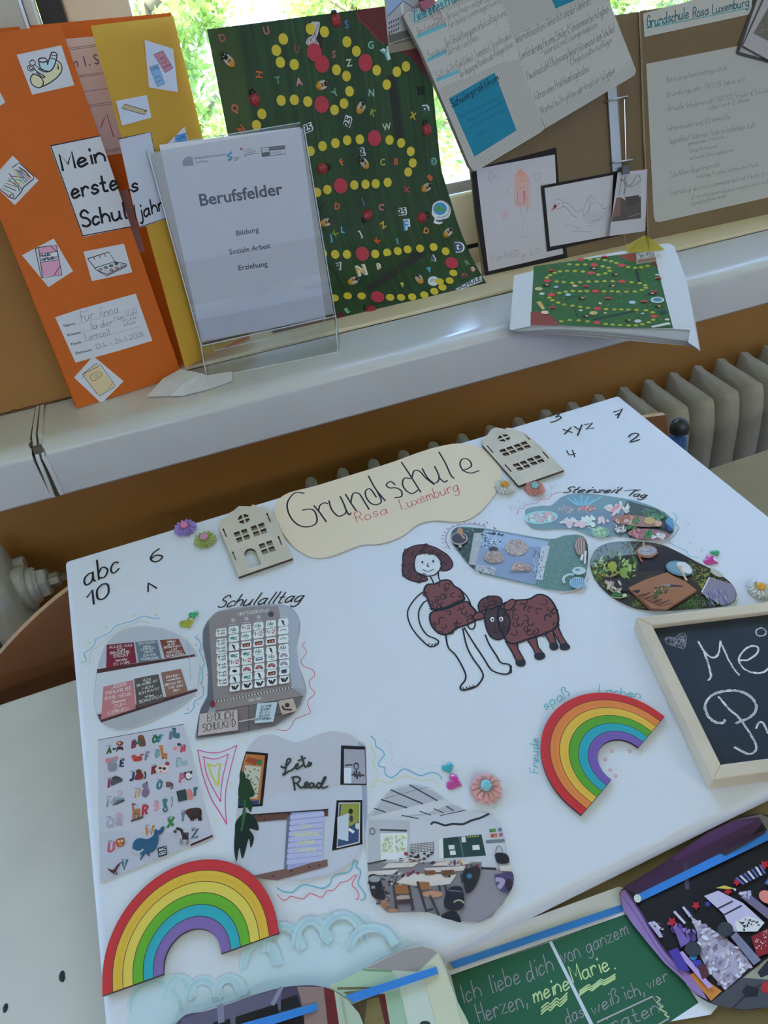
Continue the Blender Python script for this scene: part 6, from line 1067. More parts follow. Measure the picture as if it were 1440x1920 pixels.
pic(FB, fb, (0, 0, 3.6), [(802, 938), (1018, 888), (1142, 1468), (945, 1538), (900, 1390)], 'right half of the white title label', d8, 'lap2', (196, 196, 200), .0035)
def d9(p):
    p.poly([(1038, 370), (1100, 342), (1170, 460), (1115, 492)], (190, 130, 140)); p.poly([(1010, 455), (1065, 434), (1112, 565), (1062, 586)], (130, 170, 200))
    for q in ([(1038, 370), (1100, 342), (1170, 460), (1115, 492), (1038, 370)], [(1010, 455), (1065, 434), (1112, 565), (1062, 586), (1010, 455)]): p.line(q, .6, K0, False)
    p.text('MATHE', (1022, 480), (1068, 462), (-4, -16), .5, (30, 60, 90)); p.line([(1080, 400), (1105, 385), (1120, 420), (1090, 425)], .6, K0); p.text('Mathe', (1100, 465), (1150, 440), (-4, -14), .5, (120, 40, 60)); p.line([(1050, 530), (1070, 510), (1085, 540), (1060, 550)], .5, (40, 70, 100))
pic(FB, fb, (0, 0, 3.6), [(975, 268), (1170, 330), (1200, 622), (1005, 590)], 'picture of two maths books', d9, 'lap2', (200, 202, 212), .001)
def d10(p):
    p.poly([(845, 704), (995, 748), (975, 774), (820, 730)], (190, 170, 130)); p.line([(845, 704), (995, 748), (975, 774), (820, 730), (845, 704)], .8, K0, False); p.ell(980, 750, 4, 5, K0)
pic(FB, fb, (0, 0, 3.6), [(782, 682), (990, 642), (1022, 794), (822, 848)], 'picture of a ruler', d10, 'lap2', (200, 202, 212), .0016)
def d11(p):
    p.poly([(1180, 918), (1255, 896), (1262, 980), (1200, 990)], (90, 150, 200)); p.line([(1180, 960), (1186, 916), (1255, 898), (1262, 950)], .6, (30, 60, 110), False); p.text('MATHE', (1192, 946), (1250, 930), (-2, -18), .6, (30, 50, 110))
pic(FB, fb, (0, 0, 3.6), [(1125, 975), (1245, 855), (1285, 1000), (1180, 1060)], 'picture of a blue maths book', d11, 'lap2', (200, 202, 212), .0022)

# crumpled white paper under the lapbook
SP0 = Plane((0, 0, SZ + .001), (1, 0, 0), (0, 1, 0)); x0, y0, k = 320, 560, 4
def sp(x, y, l): return SP0.at(x0 + x / k, y0 + y / k, l)
m = MB(); Q = [sp(-180, 735, .002), sp(0, 728, .001), sp(98, 726, .001), sp(300, 675, .0005), sp(466, 618, .0005), sp(460, 545, .003), sp(270, 575, .006), sp(235, 560, .012), sp(70, 528, .022), sp(-60, 600, .014), sp(95, 640, .016), sp(120, 700, .006)]
m.add(Q + [q - V((0, 0, .0006)) for q in Q], [(0, 1, 9), (1, 2, 10), (1, 10, 9), (9, 10, 8), (10, 7, 8), (2, 11, 10), (2, 3, 11), (11, 3, 7), (11, 7, 10), (3, 6, 7), (3, 4, 6), (4, 5, 6)]); m.f += [tuple(i + 12 for i in f[::-1]) for f in m.f]; m.m += m.m[:]
prop(m.build('crumpled_paper', [mat('white_paper', (.78, .78, .78), .7, bump=.2, bscale=80)]), 'crumpled white paper on the sill under the orange lapbook', 'paper')

# ------------------------------------------------------------ clear holder with the brochure in it
AC = glassmat('clear_acrylic', (.97, .985, .985), .09, .02); ACE = mat('acrylic_edge', (.74, .79, .80), .12, spec=.8)
BO = V((.070, 1.148, 0)); BU = V((.21, -.008, 0)); BR = Plane(BO, BU, (0, .03, 1)); 
bl = BR.inv(BR.at(379, 641)); br = BR.inv(BR.at(610, 596)); tl = BR.inv(BR.at(298, 271)); tr = BR.inv(BR.at(563, 238))
hol = thing('brochure_holder', BR.uv((bl[0] + br[0]) / 2, bl[1]) * 1 + V((0, 0, SZ - BR.uv(0, bl[1]).z)), 'clear acrylic brochure holder standing on the window sill', 'brochure holder')
u0, u1 = min(bl[0], tl[0]) - .004, max(br[0], tr[0]) + .005; v0, v1 = (bl[1] + br[1]) / 2 - .003, (tl[1] + tr[1]) / 2 + .002
def pbox(m, u0, u1, v0, v1, n0, n1, mi=0): q = [BR.uv(u, v, n) for n in (n0, n1) for u, v in ((u0, v0), (u1, v0), (u1, v1), (u0, v1))]; m.add(q, [(3, 2, 1, 0), (4, 5, 6, 7), (0, 1, 5, 4), (1, 2, 6, 5), (2, 3, 7, 6), (3, 0, 4, 7)], mi)
m = MB(); pbox(m, u0, u1, v0, v1, -.0225, -.0205); m.build('back_plate', [AC], hol)
m = MB(); pbox(m, u0, u1, v0 + .001, v1 - .006, .002, .004); pbox(m, u0, u1, v0, v0 + .003, -.0205, .004, 0); m.build('front_plate', [AC], hol)
for ua_, s in ((u0, 1), (u1, -1)): m = MB(); pbox(m, min(ua_, ua_ + s * .0018), max(ua_, ua_ + s * .0018), v0, v1 - .004, -.0205, .004); m.build('side_wall', [AC], hol)
m = MB()
for ua_, s in ((u0, 1), (u1, -1)):
    pbox(m, min(ua_, ua_ + s * .0012), max(ua_, ua_ + s * .0017), v0, v1 - .004, .0041, .0056); pbox(m, min(ua_ + s * .003, ua_ + s * .0036), max(ua_ + s * .003, ua_ + s * .0036), v0, v1 - .006, .0041, .0044)
pbox(m, u0, u1, v0, v0 + .0016, .0041, .0049); pbox(m, u0 + .02, u1 - .02, v0 - .012, v0 - .0108, .0041, .0049); pbox(m, u0, u1, v1 - .0012, v1, -.0229, -.0223)
m.build('bright_edge', [ACE], hol)
f1, f2 = SP0.at(388, 710), SP0.at(633, 660); g1, g2 = BR.uv(u0, v0, .004), BR.uv(u1, v0, .004)
m = MB(); dn = V((0, -.0008, .0016))
m.prism([g1, g2, f2, f1], dn); hb1, hb2 = BR.uv(u0, 0, -.0225), BR.uv(u1, 0, -.0225); hb1.z = hb2.z = SZ + .001
for a, b, c in ((BR.uv(u0, v0, -.0215), hb1, f1), (BR.uv(u1, v0, -.0215), hb2, f2)): m.prism([a, b, c, BR.uv(u0 if a is not None and (a - BR.uv(u0, v0, -.0215)).length < .01 else u1, v0, .004)], BU.normalized() * .002)
m.build('foot', [AC], hol)
m = MB(); m.tube([g1, f1], .0009, 6); m.tube([g2, f2], .0009, 6); m.tube([f1, f2], .0007, 6); e1 = BR.uv(u0 + .02, v0 - .0115, .004); e2 = BR.uv(u1 - .02, v0 - .0115, .004); m.tube([BR.uv(u0 + .02, v0, .0045), e1], .0006, 6); m.tube([BR.uv(u1 - .02, v0, .0045), e2], .0006, 6); m.build('foot_edge', [ACE], hol)
p = Print(BR, 'front', .0); p.z(280, 220, 3.6)
p.slab([(66, 186), (1020, 66), (1190, 1356), (354, 1514)], .0012, (168, 172, 184)); p.z(380, 0, 4.2353)
p.z(280, 220, 3.6); NV_ = (34, 46, 66)
p.type('Berufsfelder', (345, 598), (905, 518), (-14, -82), NV_, .022); p.type('Bildung', (588, 800), (742, 772), (-6, -36), NV_, .014); p.type('Soziale Arbeit', (542, 926), (820, 882), (-6, -36), NV_, .014); p.type('Erziehung', (604, 1034), (800, 1004), (-6, -36), NV_, .014)
GR = (70, 74, 84)
p.poly([(225, 290), (245, 272), (268, 262), (292, 270), (298, 325), (226, 330)], (120, 124, 134)); 
for k in range(4): p.line([(232 + k * 18, 290), (236 + k * 18, 326)], .5, (80, 84, 94), False)
p.type('Bohnstedt-Gymnasium', (308, 284), (520, 256), (-2, -18), GR, .01); p.type('Luckau', (314, 312), (395, 302), (-2, -22), GR)
p.poly([(522, 255), (555, 226), (558, 245), (535, 262), (562, 262), (560, 282), (530, 300), (528, 284), (545, 272), (524, 268)], (50, 120, 160)); p.poly([(535, 290), (560, 270), (562, 282), (545, 296)], (60, 140, 90))
for k in range(3): p.line([(572, 274 + k * 9), (610 - k * 8, 268 + k * 9)], .7, (60, 64, 74), False)
p.ell(621, 213, 9, 9, (150, 40, 70))
for k in range(5): p.line([(636 + (k > 1) * 2, 222 + k * 11), ((690, 712, 716, 738, 660)[k], 214 + k * 11 - (4 if k < 4 else 0))], .5 if k < 2 else .8, (84, 86, 98), False)
p.poly([(752, 206), (915, 188), (920, 248), (760, 268)], (52, 56, 66)); p.poly([(756, 210), (806, 204), (810, 232), (760, 238)], (176, 180, 190)); p.poly([(812, 226), (916, 215), (917, 244), (814, 257)], (180, 184, 194)); p.type('SCHULE', (758, 230), (804, 224), (0, -12), (60, 62, 72)); p.type('MIT COURAGE', (820, 248), (890, 238), (0, -12), (60, 62, 72)); p.line([(815, 212), (908, 201)], .6, (130, 134, 146), False)
o = p.build('flyer_sheet'); prop(o, 'white flyer headed Berufsfelder inside the clear holder', 'flyer')
m = MB()
for k in range(4): pbox(m, u0 + .0042, u1 - .0022 - k * .001, v0 + .0035, v1 - .008 - k * .004, -.0052 - k * .0042, -.0016 - k * .0042, k % 2)
prop(m.build('leaflet_stack', [mat('leaflet_paper', (.66, .63, .58), .7), mat('leaflet_tan', (.52, .38, .22), .7)]), 'stack of folded leaflets behind the white flyer in the clear holder', 'leaflets')

# ------------------------------------------------------------ green board game, leaning in the window
PR = [(1.268, .8225), (1.285, .835), (1.305, .850), (1.328, .872), (1.348, .900), (1.364, .935), (1.376, .98), (1.385, 1.04), (1.392, 1.12), (1.397, 1.21), (1.400, 1.33)]
GB = Curved(PR); gb = thing('game_board', (.43, 1.3, .8225), 'large green home made board game poster with yellow dots, leaning in the window', 'board game')
LE = sorted([(q.z, q.x) for q in [GB.at(388, 55), GB.at(405, 140), GB.at(427, 252), GB.at(460, 420), GB.at(512, 624)]]); RE = sorted([(q.z, q.x) for q in [GB.at(814, 189), GB.at(828, 320), GB.at(845, 375), GB.at(875, 460), GB.at(912, 531)]])
def itp(T, z):
    if z <= T[0][0]: return T[0][1]
    for (a, b), (c, d) in zip(T, T[1:]):
        if z <= c: return b + (d - b) * (z - a) / (c - a)
    (a, b), (c, d) = T[-2:]; return d + (d - b) * (z - c) / (c - a) * .3
prof = []
for (a, b), (c, d) in zip(PR, PR[1:]):
    n = max(2, int((d - b) / .006))
    for i in range(n): prof.append((a + (c - a) * i / n, b + (d - b) * i / n))
zt = GB.at(388, 55).z; prof = [q for q in prof if q[1] < zt] + [(1.3985, zt)]
NX = 72; vs = []; fs = []; C = []
def proj(P): d = P - CP; z = d.dot(R2); return F * d.dot(R0) / z + 720, F * d.dot(R1) / z + 960
RC1 = [(668, 14), (674, 36), (690, 50), (708, 73), (735, 88), (765, 105), (790, 130), (805, 150), (860, 150), (840, -60), (660, -60)]; RC2 = [(500, 612), (560, 596), (645, 588), (640, 640), (500, 660)]
rnd = random.Random(2); colA = alb((44, 72, 36), 'board'); colB = alb((34, 58, 32), 'board'); red = alb((92, 36, 36), 'board'); ol_ = alb((64, 84, 34), 'board')
for (y, z) in prof:
    a, b = itp(LE, z), itp(RE, z)
    for i in range(NX + 1): vs.append(V((a + (b - a) * i / NX, y, z)))
strk = [rnd.uniform(0, 1) for _ in range(NX)]
for j in range(len(prof) - 1):
    if j % 7 == 0: strk = [min(1, max(0, s + rnd.gauss(0, .25))) for s in strk]
    for i in range(NX):
        k = j * (NX + 1) + i; fs.append((k, k + 1, k + NX + 2, k + NX + 1)); x, y = proj(vs[k] * .5 + vs[k + NX + 2] * .5)
        s = strk[i]; c = tuple(p_ + (q - p_) * s for p_, q in zip(colA, colB))
        if i < 9: c = tuple(p_ * .4 + q * .6 for p_, q in zip(c, ol_))
        if inside(x, y, RC1) or inside(x, y, RC2): c = red
        C.append(c)
n = len(vs); NB = [v + V((0, .0022, -.0006)) for v in vs]; vs2 = vs + NB; rows = len(prof)
fs2 = fs + [tuple(k + n for k in f[::-1]) for f in fs]; C2 = C + [(.4, .4, .38)] * len(fs)
for j in range(rows - 1):
    for i, fl in ((0, 0), (NX, 1)): k = j * (NX + 1) + i; fs2.append((k, k + NX + 1, k + NX + 1 + n, k + n)); C2.append(colB)
for i in range(NX):
    for j in (0, rows - 1): k = j * (NX + 1) + i; fs2.append((k, k + 1, k + 1 + n, k + n)); C2.append(colB)
sheet_ = mobj('painted_sheet', vs2, fs2, PAINT, gb, None, C2, True)
sheet_.data.set_sharp_from_angle(angle=.6)
def Z4(x, y): return 380 + x / 4.2353, y / 4.2353
def Z5(x, y): return 600 + x / 4.2353, y / 4.2353
def Z6(x, y): return 580 + x / 4, 300 + y / 4
p = Print(GB, 'board', .00025); p.z(0, 0, 1)
for a, b, w in ((Z5(570, 620), Z5(632, 1085), 17), (Z6(850, 690), Z6(455, 970), 16), (Z6(110, 320), Z6(60, 400), 4), (Z6(135, 760), Z6(265, 970), 4), (Z4(930, 270), Z4(925, 400), 12)):
    p = Print(GB, 'board', .00025); p.z(0, 0, 1); p.line([(a[0] + (b[0] - a[0]) * t / 12, a[1] + (b[1] - a[1]) * t / 12) for t in range(13)], w, (44, 46, 42) if w > 5 else (36, 48, 36), False); p.build('painted_plank', None, gb)
p = Print(GB, 'board', .00025); p.z(0, 0, 1); p.line([Z4(1220, 60), Z4(1240, 150), Z4(1310, 215), Z4(1380, 300), Z4(1440, 352)], 1.6, (150, 50, 50))
p.build('painted_outline', None, gb, 'red outline')
def frame_at(x, y, lift=.0006, rot=0):
    n = GB.nrm(x, y); P_ = GB.at(x, y, lift); u = V((1, 0, 0)); v = n.cross(u).normalized()
    M = Matrix((u, v, n)).transposed().to_4x4(); M.translation = P_; return M @ Matrix.Rotation(math.radians(rot), 4, 'Z')
YD = mat('yellow_paper_dot', alb((196, 178, 44), 'board'), .6); RDm = mat('red_paper_disc', alb((172, 48, 60), 'board'), .6)
def disc_mesh(r, m, name):
    mm = MB(); mm.lathe([(0, .0005), (r, .0005), (r, 0), (0, 0)][::-1], 26); me = bpy.data.meshes.new(name); me.from_pydata(mm.v, [], mm.f); me.materials.append(m); return me
ymesh = disc_mesh(.0081, YD, 'yellow_dot'); rmesh = disc_mesh(.0131, RDm, 'red_disc')
def place(me, name, M, parent):
    o = bpy.data.objects.new(name, me); COL.objects.link(o); o.parent = parent; L = M @ Matrix.Scale(.86, 4) if name in ('ladybird', 'bee') else M.copy(); L.translation = M.translation - ORG[parent]; o.matrix_local = L; ORG[o] = ORG[parent]; return o
YP = [Z4(*q) for q in ((640, 310), (585, 400), (617, 495), (727, 512), (855, 230), (967, 253), (1145, 332), (1220, 407), (1062, 555), (1142, 605), (1166, 725), (1122, 822), (1047, 873), (1382, 558), (623, 798), (728, 793), (834, 806), (470, 905), (428, 995), (855, 1200), (952, 1160), (1054, 1137), (1147, 1114), (1248, 1107))] + [Z5(*q) for q in ((610, 570), (682, 528), (530, 672), (552, 1112), (644, 1135), (720, 1203))] + [Z6(*q) for q in ((775, 22), (741, 90), (57, 243), (135, 222), (337, 188), (421, 182), (497, 178), (587, 168), (102, 702), (194, 708), (282, 708), (494, 705), (584, 696), (663, 683), (737, 671), (830, 664), (932, 653), (1022, 685), (1080, 848), (1052, 905), (978, 912), (998, 955), (937, 985), (862, 1012), (771, 1027), (688, 1031), (606, 1031), (392, 1020), (287, 1019), (189, 1036), (125, 1090))]
for i, q in enumerate(YP): place(ymesh, 'yellow_dot', frame_at(*q, .0006 + (i % 3) * .0004), gb)
for i, q in enumerate([Z4(887, 415), Z4(947, 508), Z4(1293, 498), Z4(945, 830), Z4(1363, 1097), Z6(235, 194), Z6(398, 703), Z6(1068, 772), Z6(511, 1027)]): place(rmesh, 'red_disc', frame_at(*q, .0007 + (i % 2) * .0006), gb)
# ladybirds and bees: little painted wooden half shells
WR = mat('ladybird_red', (.48, .03, .04), .3); WB = mat('insect_black', (.012, .012, .014), .3); WY = mat('bee_orange', (.72, .33, .03), .35); WW = mat('wing_white', (.62, .58, .54), .4)
def half(m, c, rx, ry, rz, mi, n=12):
    vs = [V((c[0], c[1], c[2] + rz))]; R_ = 5
    for i in range(1, R_ + 1):
        a = math.pi / 2 * i / R_
        for k in range(n): b = 2 * math.pi * k / n; vs.append(V((c[0] + rx * math.sin(a) * math.cos(b), c[1] + ry * math.sin(a) * math.sin(b), c[2] + rz * math.cos(a))))
    fs = [(0, 1 + k, 1 + (k + 1) % n) for k in range(n)] + [(1 + (i - 1) * n + k, 1 + i * n + k, 1 + i * n + (k + 1) % n, 1 + (i - 1) * n + (k + 1) % n) for i in range(1, R_) for k in range(n)]
    m.add(vs, fs, mi)
def mesh_of(m, name, mats):
    me = bpy.data.meshes.new(name); me.from_pydata(m.v, [], m.f)
    for q in mats: me.materials.append(q)
    me.polygons.foreach_set('material_index', m.m); me.polygons.foreach_set('use_smooth', [True] * len(m.f)); return me
m = MB(); half(m, (0, 0, 0), .0105, .013, .0055, 0); half(m, (0, .0125, 0), .007, .0055, .004, 1); m.tube([(-.002, .016, .002), (-.0045, .021, .003)], .0006, 5, 1); m.tube([(.002, .016, .002), (.0045, .021, .003)], .0006, 5, 1)
for x, y in ((-.004, .006), (.0045, .005), (-.006, -.001), (.006, -.001), (-.004, -.008), (.004, -.008), (0, 0)): half(m, (x, y, .0055 * math.sqrt(max(.05, 1 - (x / .0105) ** 2 - (y / .013) ** 2)) - .0003), .0014, .0014, .0006, 1, 7)
m.box((0, -.001, .0052), (.0005, .02, .0012), m=1); lmesh = mesh_of(m, 'ladybird', [WR, WB])
m = MB(); half(m, (0, -.003, 0), .0088, .0115, .0055, 0); half(m, (0, .009, 0), .0072, .006, .0048, 1); half(m, (-.005, .0005, .002), .0035, .008, .0045, 2); half(m, (.005, .0005, .002), .0035, .008, .0045, 2); half(m, (0, -.0015, .0012), .0090, .0022, .0052, 1); half(m, (0, .0045, .0012), .0088, .0020, .0052, 1)
m.tube([(-.002, .013, .002), (-.004, .018, .003)], .0005, 5, 1); m.tube([(.002, .013, .002), (.004, .018, .003)], .0005, 5, 1); half(m, (-.0025, .011, .0032), .0016, .0016, .0012, 2, 7); half(m, (.0025, .011, .0032), .0016, .0016, .0012, 2, 7); bmesh_ = mesh_of(m, 'bee', [WY, WB, WW])
for q, r in ((Z4(1060, 160), 12), (Z4(415, 790), 12), (Z6(97, 65), -85), (Z5(848, 1028), 8), (Z6(437, 412), 130), (Z6(845, 430), -80), (Z6(462, 1118), 60)): place(lmesh, 'ladybird', frame_at(*q, .0005, r), gb)
for q, r in ((Z4(203, 480), 40), (Z4(950, 675), -80), (Z4(1257, 850), -40), (Z4(1280, 1295), 35), (Z6(880, 205), -70), (Z6(128, 468), -85), (Z6(1040, 543), -60), (Z6(332, 908), -85), (Z6(820, 893), 10)): place(bmesh_, 'bee', frame_at(*q, .0005, r), gb)
# letter and number stickers
def sticker(t, q, rot, c, h=.0125, out=None, bold=.03):
    vs, fs, w, hh = typeset(t, bold); s = h * .9 / .73; M = frame_at(*q, .0007, rot); V_ = []; F_ = []; C_ = []
    if out:
        v2, f2, _, _ = typeset(t, bold + .075); V_ += [M @ V(((x - w / 2) * s, (y - .36) * s, 0)) for x, y in v2]; F_ += list(f2); C_ += [alb(out, 'board')] * len(f2)
    b = len(V_); V_ += [M @ V(((x - w / 2) * s, (y - .36) * s, .00012)) for x, y in vs]; F_ += [tuple(i + b for i in f) for f in fs]; C_ += [alb(c, 'board')] * len(fs)
    mobj('letter_sticker', V_, F_, PRINT, gb, None, C_)
WHT = (206, 210, 208)
for t, q, r, c in (('D', Z4(155, 298), 8, (150, 90, 76)), ('U', Z4(505, 240), 6, (176, 108, 92)), ('U', Z4(747, 388), -14, (122, 78, 74)), ('S', Z4(1143, 192), 0, (84, 116, 156)), ('S', Z4(1042, 430), -15, (152, 104, 98)), ('G', Z4(1335, 357), 0, (116, 172, 152)), ('Z', Z4(1162, 497), 0, (176, 184, 144)), ('H', Z4(447, 592), 75, (186, 98, 48)), ('T', Z4(597, 637), 0, (78, 148, 116)), ('A', Z4(765, 647), 0, (206, 128, 146)), ('Y', Z4(1050, 737), 30, (118, 166, 124)), ('N', Z4(1340, 735), -10, (136, 176, 172)), ('K', Z4(1355, 893), -32, (136, 156, 58)), ('Q', Z4(255, 857), -8, (194, 98, 88)), ('N', Z4(305, 1025), 35, (186, 84, 64)), ('F', Z4(1105, 1287), 30, (196, 106, 64)), ('W', Z5(530, 1005), 0, (172, 182, 152)), ('X', Z5(740, 917), -20, (194, 164, 58)), ('C', Z5(497, 1287), 0, (154, 174, 76)), ('B', Z5(605, 1282), -15, (194, 98, 64)), ('B', Z6(905, 130), 35, (204, 96, 46)), ('X', Z6(728, 222), 80, (172, 66, 74)), ('J', Z6(397, 308), 15, (76, 108, 146)), ('D', Z6(210, 345), -10, (194, 96, 48)), ('C', Z6(540, 352), -20, (204, 104, 112)), ('Z', Z6(553, 487), 20, (204, 166, 56)), ('L', Z6(250, 522), -10, (84, 176, 202)), ('K', Z6(195, 545), 40, (116, 136, 48)), ('J', Z6(160, 580), 0, (76, 176, 194)), ('K', Z6(510, 600), 40, (204, 86, 38)), ('I', Z6(660, 608), 0, (84, 164, 194)), ('D', Z6(878, 530), -30, (194, 136, 66)), ('P', Z6(902, 820), 15, (86, 174, 194)), ('R', Z6(1185, 768), 0, (116, 144, 96)), ('E', Z6(283, 1128), 15, (136, 204, 154)), ('F', Z6(700, 935), 0, (222, 184, 86))): sticker(t, q, r, c)
for t, q, r, c, o_, h in (('25', Z4(1150, 967), 60, (40, 54, 40), WHT, .013), ('25', Z4(832, 1015), 10, (40, 54, 40), WHT, .013), ('2', Z4(1265, 1202), 0, (40, 44, 60), WHT, .013), ('Y', Z5(520, 430), 15, (86, 160, 140), WHT, .018), ('B', Z5(838, 880), 0, (44, 84, 62), WHT, .019), ('15', Z5(800, 718), 0, (24, 24, 24), (32, 36, 30), .013), ('O', Z5(897, 1282), 0, (50, 90, 70), (136, 184, 164), .012), ('25', Z6(695, 385), -5, (40, 56, 40), WHT, .013), ('F', Z6(725, 487), -5, (76, 136, 190), WHT, .020), ('1', Z6(378, 560), 15, (40, 60, 50), WHT, .013), ('D', Z6(1122, 652), -10, (60, 64, 120), WHT, .020), ('7', Z6(223, 797), 5, (50, 50, 70), WHT, .014), ('N', Z6(383, 827), 0, (190, 156, 76), WHT, .020), ('3', Z6(517, 800), -5, (186, 160, 104), WHT, .013), ('4', Z6(925, 738), 5, (60, 66, 100), WHT, .013), ('S', Z6(1225, 822), 10, (180, 60, 60), WHT, .012)): sticker(t, q, r, c, h, o_)
def gsticker(name, z, fn): p = Print(GB, 'board', .0008); p.z(*z); fn(p); p.build('sticker', None, gb, name)
def sg(p): p.poly([(920, 380), (930, 330), (980, 305), (1030, 318), (1060, 370), (1045, 430), (990, 448), (1000, 470), (970, 482), (932, 470), (940, 440), (920, 410)], WHT, True); p.ell(980, 365, 52, 48, (70, 142, 182)); p.poly([(945, 350), (980, 340), (990, 375), (960, 390)], (80, 150, 80), True); p.poly([(1000, 360), (1022, 370), (1005, 395)], (80, 150, 80), True); p.arc(985, 368, 66, 62, -70, 110, 1, (60, 60, 66)); p.ell(968, 458, 24, 10, (50, 50, 56))
gsticker('globe sticker', (580, 300, 4), sg)
def ss(p):
    p.poly([(862, 180), (895, 172), (930, 182), (918, 260), (902, 310), (925, 350), (915, 380), (885, 388), (870, 360), (835, 360), (820, 335), (838, 300), (870, 280), (868, 230)], (186, 182, 176), True); p.line([(875, 195), (895, 290), (905, 340)], 1, (80, 76, 76), False); p.line([(920, 190), (880, 290), (855, 325)], 1, (80, 76, 76), False); p.arc(852, 332, 18, 24, 0, 360, 1, (140, 104, 96), 12); p.arc(898, 352, 18, 24, 0, 360, 1, (140, 104, 96), 12)
gsticker('scissors sticker', (380, 0, 4.2353), ss)
def sb(p): p.poly([(1095, 968), (1250, 880), (1290, 868), (1298, 910), (1120, 978)], (196, 204, 214)); p.type('SCHULE', (1118, 972), (1288, 902), (-8, -36), (70, 80, 96), .03)
gsticker('sticker banner lettered SCHULE', (580, 300, 4), sb)
def sr(p):
    p.ell(930, 908, 42, 36, WHT)
    for r, c in ((26, (70, 110, 160)), (18, (80, 150, 120)), (10, (180, 130, 90))): p.arc(930, 915, r, r * .9, 180, 360, 1, c)
gsticker('rainbow sticker', (580, 300, 4), sr)
def sr2(p):
    p.ell(1163, 864, 26, 20, (110, 60, 54)); p.arc(1163, 866, 14, 12, 180, 360, 1, (190, 150, 130)); p.ell(1163, 866, 7, 6, (40, 30, 30))
gsticker('small red sticker', (580, 300, 4), sr2)
def bld(p):
    p.slab([(495, -160), (548, 426), (800, 375), (840, 300), (800, -160)], .0002, (150, 152, 150)); p.poly([(508, -60), (525, 20), (545, 130), (720, -40), (720, -160), (500, -160)], (138, 160, 186)); p.poly([(545, 130), (660, 10), (720, 60), (760, 300), (650, 300), (535, 270), (530, 190)], (160, 158, 150)); p.poly([(535, 270), (780, 250), (800, 375), (548, 426)], (126, 116, 92)); p.poly([(545, 285), (640, 250), (720, 230), (730, 320), (600, 350), (550, 340)], (82, 84, 66)); p.line([(540, 128), (660, 8), (740, 60)], 1.2, (50, 50, 54), False)
    for r in range(3):
        for k in range(5): x, y = 545 + k * 18, 175 + r * 38 - k * 8; p.poly([(x, y), (x + 10, y - 4), (x + 11, y + 18), (x + 1, y + 20)], (66, 68, 74))
    p.poly([(660, 10), (670, 180), (655, 190), (640, 40)], (190, 188, 180)); p.line([(545, 350), (700, 300), (790, 290)], 1, (170, 160, 140), False)
p = Print(GB, 'board', .0012); p.z(600, 0, 4.2353); bld(p); p.build('photo', GLOSS, gb, 'small photo of a school building')
# ------------------------------------------------------------ brown binder, open, leaning in the window on the right
BN = Plane((.656, 1.318, .8225), (1, -.050, 0), (0, .200, .98)); KR = mat('kraft_board', (.22, .14, .062), .7, bump=.12, bscale=150, var=.06, vscale=6)
def bq(x, y): return BN.inv(BN.at(x, y))
ua, va = bq(905, 520); ub = bq(1172, 463)[0]; uc = bq(1215, 452)[0]; vt = bq(1215, 18)[1]
bind = thing('ring_binder', BN.uv((ua + uc) / 2, va), 'open brown cardboard ring binder leaning against the window on the right', 'binder')
def panel(u0, u1, v0, v1, n0, th, name): m = MB(); c = BN.uv((u0 + u1) / 2, (v0 + v1) / 2, n0); M = Matrix((BN.u, BN.v, BN.n)).transposed().to_4x4(); M.translation = c; m.box((0, 0, 0), (u1 - u0, v1 - v0, th), .0015, M=M); return m.build(name, [KR], bind)
panel(ua, ub - .001, va, vt, -.002, .004, 'left_cover'); panel(ub - .002, uc + .002, va + .002, vt, -.0065, .004, 'spine'); rc = panel(uc + .001, uc + .40, va, vt, -.002, .004, 'right_cover')
m = MB()
for x in (ub, uc): m.prism([BN.uv(x - .0016, va + .002, .0), BN.uv(x + .0016, va + .002, .0), BN.uv(x + .0016, vt - .002, .0), BN.uv(x - .0016, vt - .002, .0)], BN.n * .0008)
m.build('fold_ridge', [mat('kraft_fold', (.33, .22, .14), .6)], bind)
CHR = mat('chrome_steel', (.72, .73, .74), .22, 1)
P3 = lambda x, y, l=0: BN.at(740 + x / 3, y / 3, l)
m = MB(); q = [P3(1190, 480, .002), P3(1240, 470, .002), P3(1272, 962, .002), P3(1220, 966, .002)]; m.prism(q, BN.n * .004); m.build('ring_rail', [mat('rail_steel', (.42, .42, .39), .35, .85)], bind)
for (x, y), (x2, y2) in (((1186, 572), (1300, 548)), ((1216, 918), (1326, 902))):
    m = MB(); a, b = P3(x, y, .006), P3(x2, y2, .006); n = BN.n; m.tube([a - n * .004, a + n * .012, a.lerp(b, .25) + n * .020, a.lerp(b, .75) + n * .020, b + n * .012, b - n * .002], .0016, 8); m.tube([a.lerp(b, .05), b.lerp(a, -.02)], .0019, 8); m.build('ring', [CHR], bind, True)
m = MB(); m.tube([P3(1292, 556, .004), P3(1300, 900, .004)], .0009, 6); m.build('ring_lever', [CHR], bind)
BLKC = mat('black_construction_paper', (.014, .013, .014), .8)
def mounted(z, outer, inner, draw, label, lift, name='mounted_drawing'):
    p = Print(BN, 'bind', lift + .0006); p.z(*z); p.slab(outer, .0006, (26, 24, 26)); p.poly(inner, (166, 170, 180)); draw(p); return p.build(name, PRINT, bind, label)
PN = (88, 92, 102); HRc = (186, 104, 84)
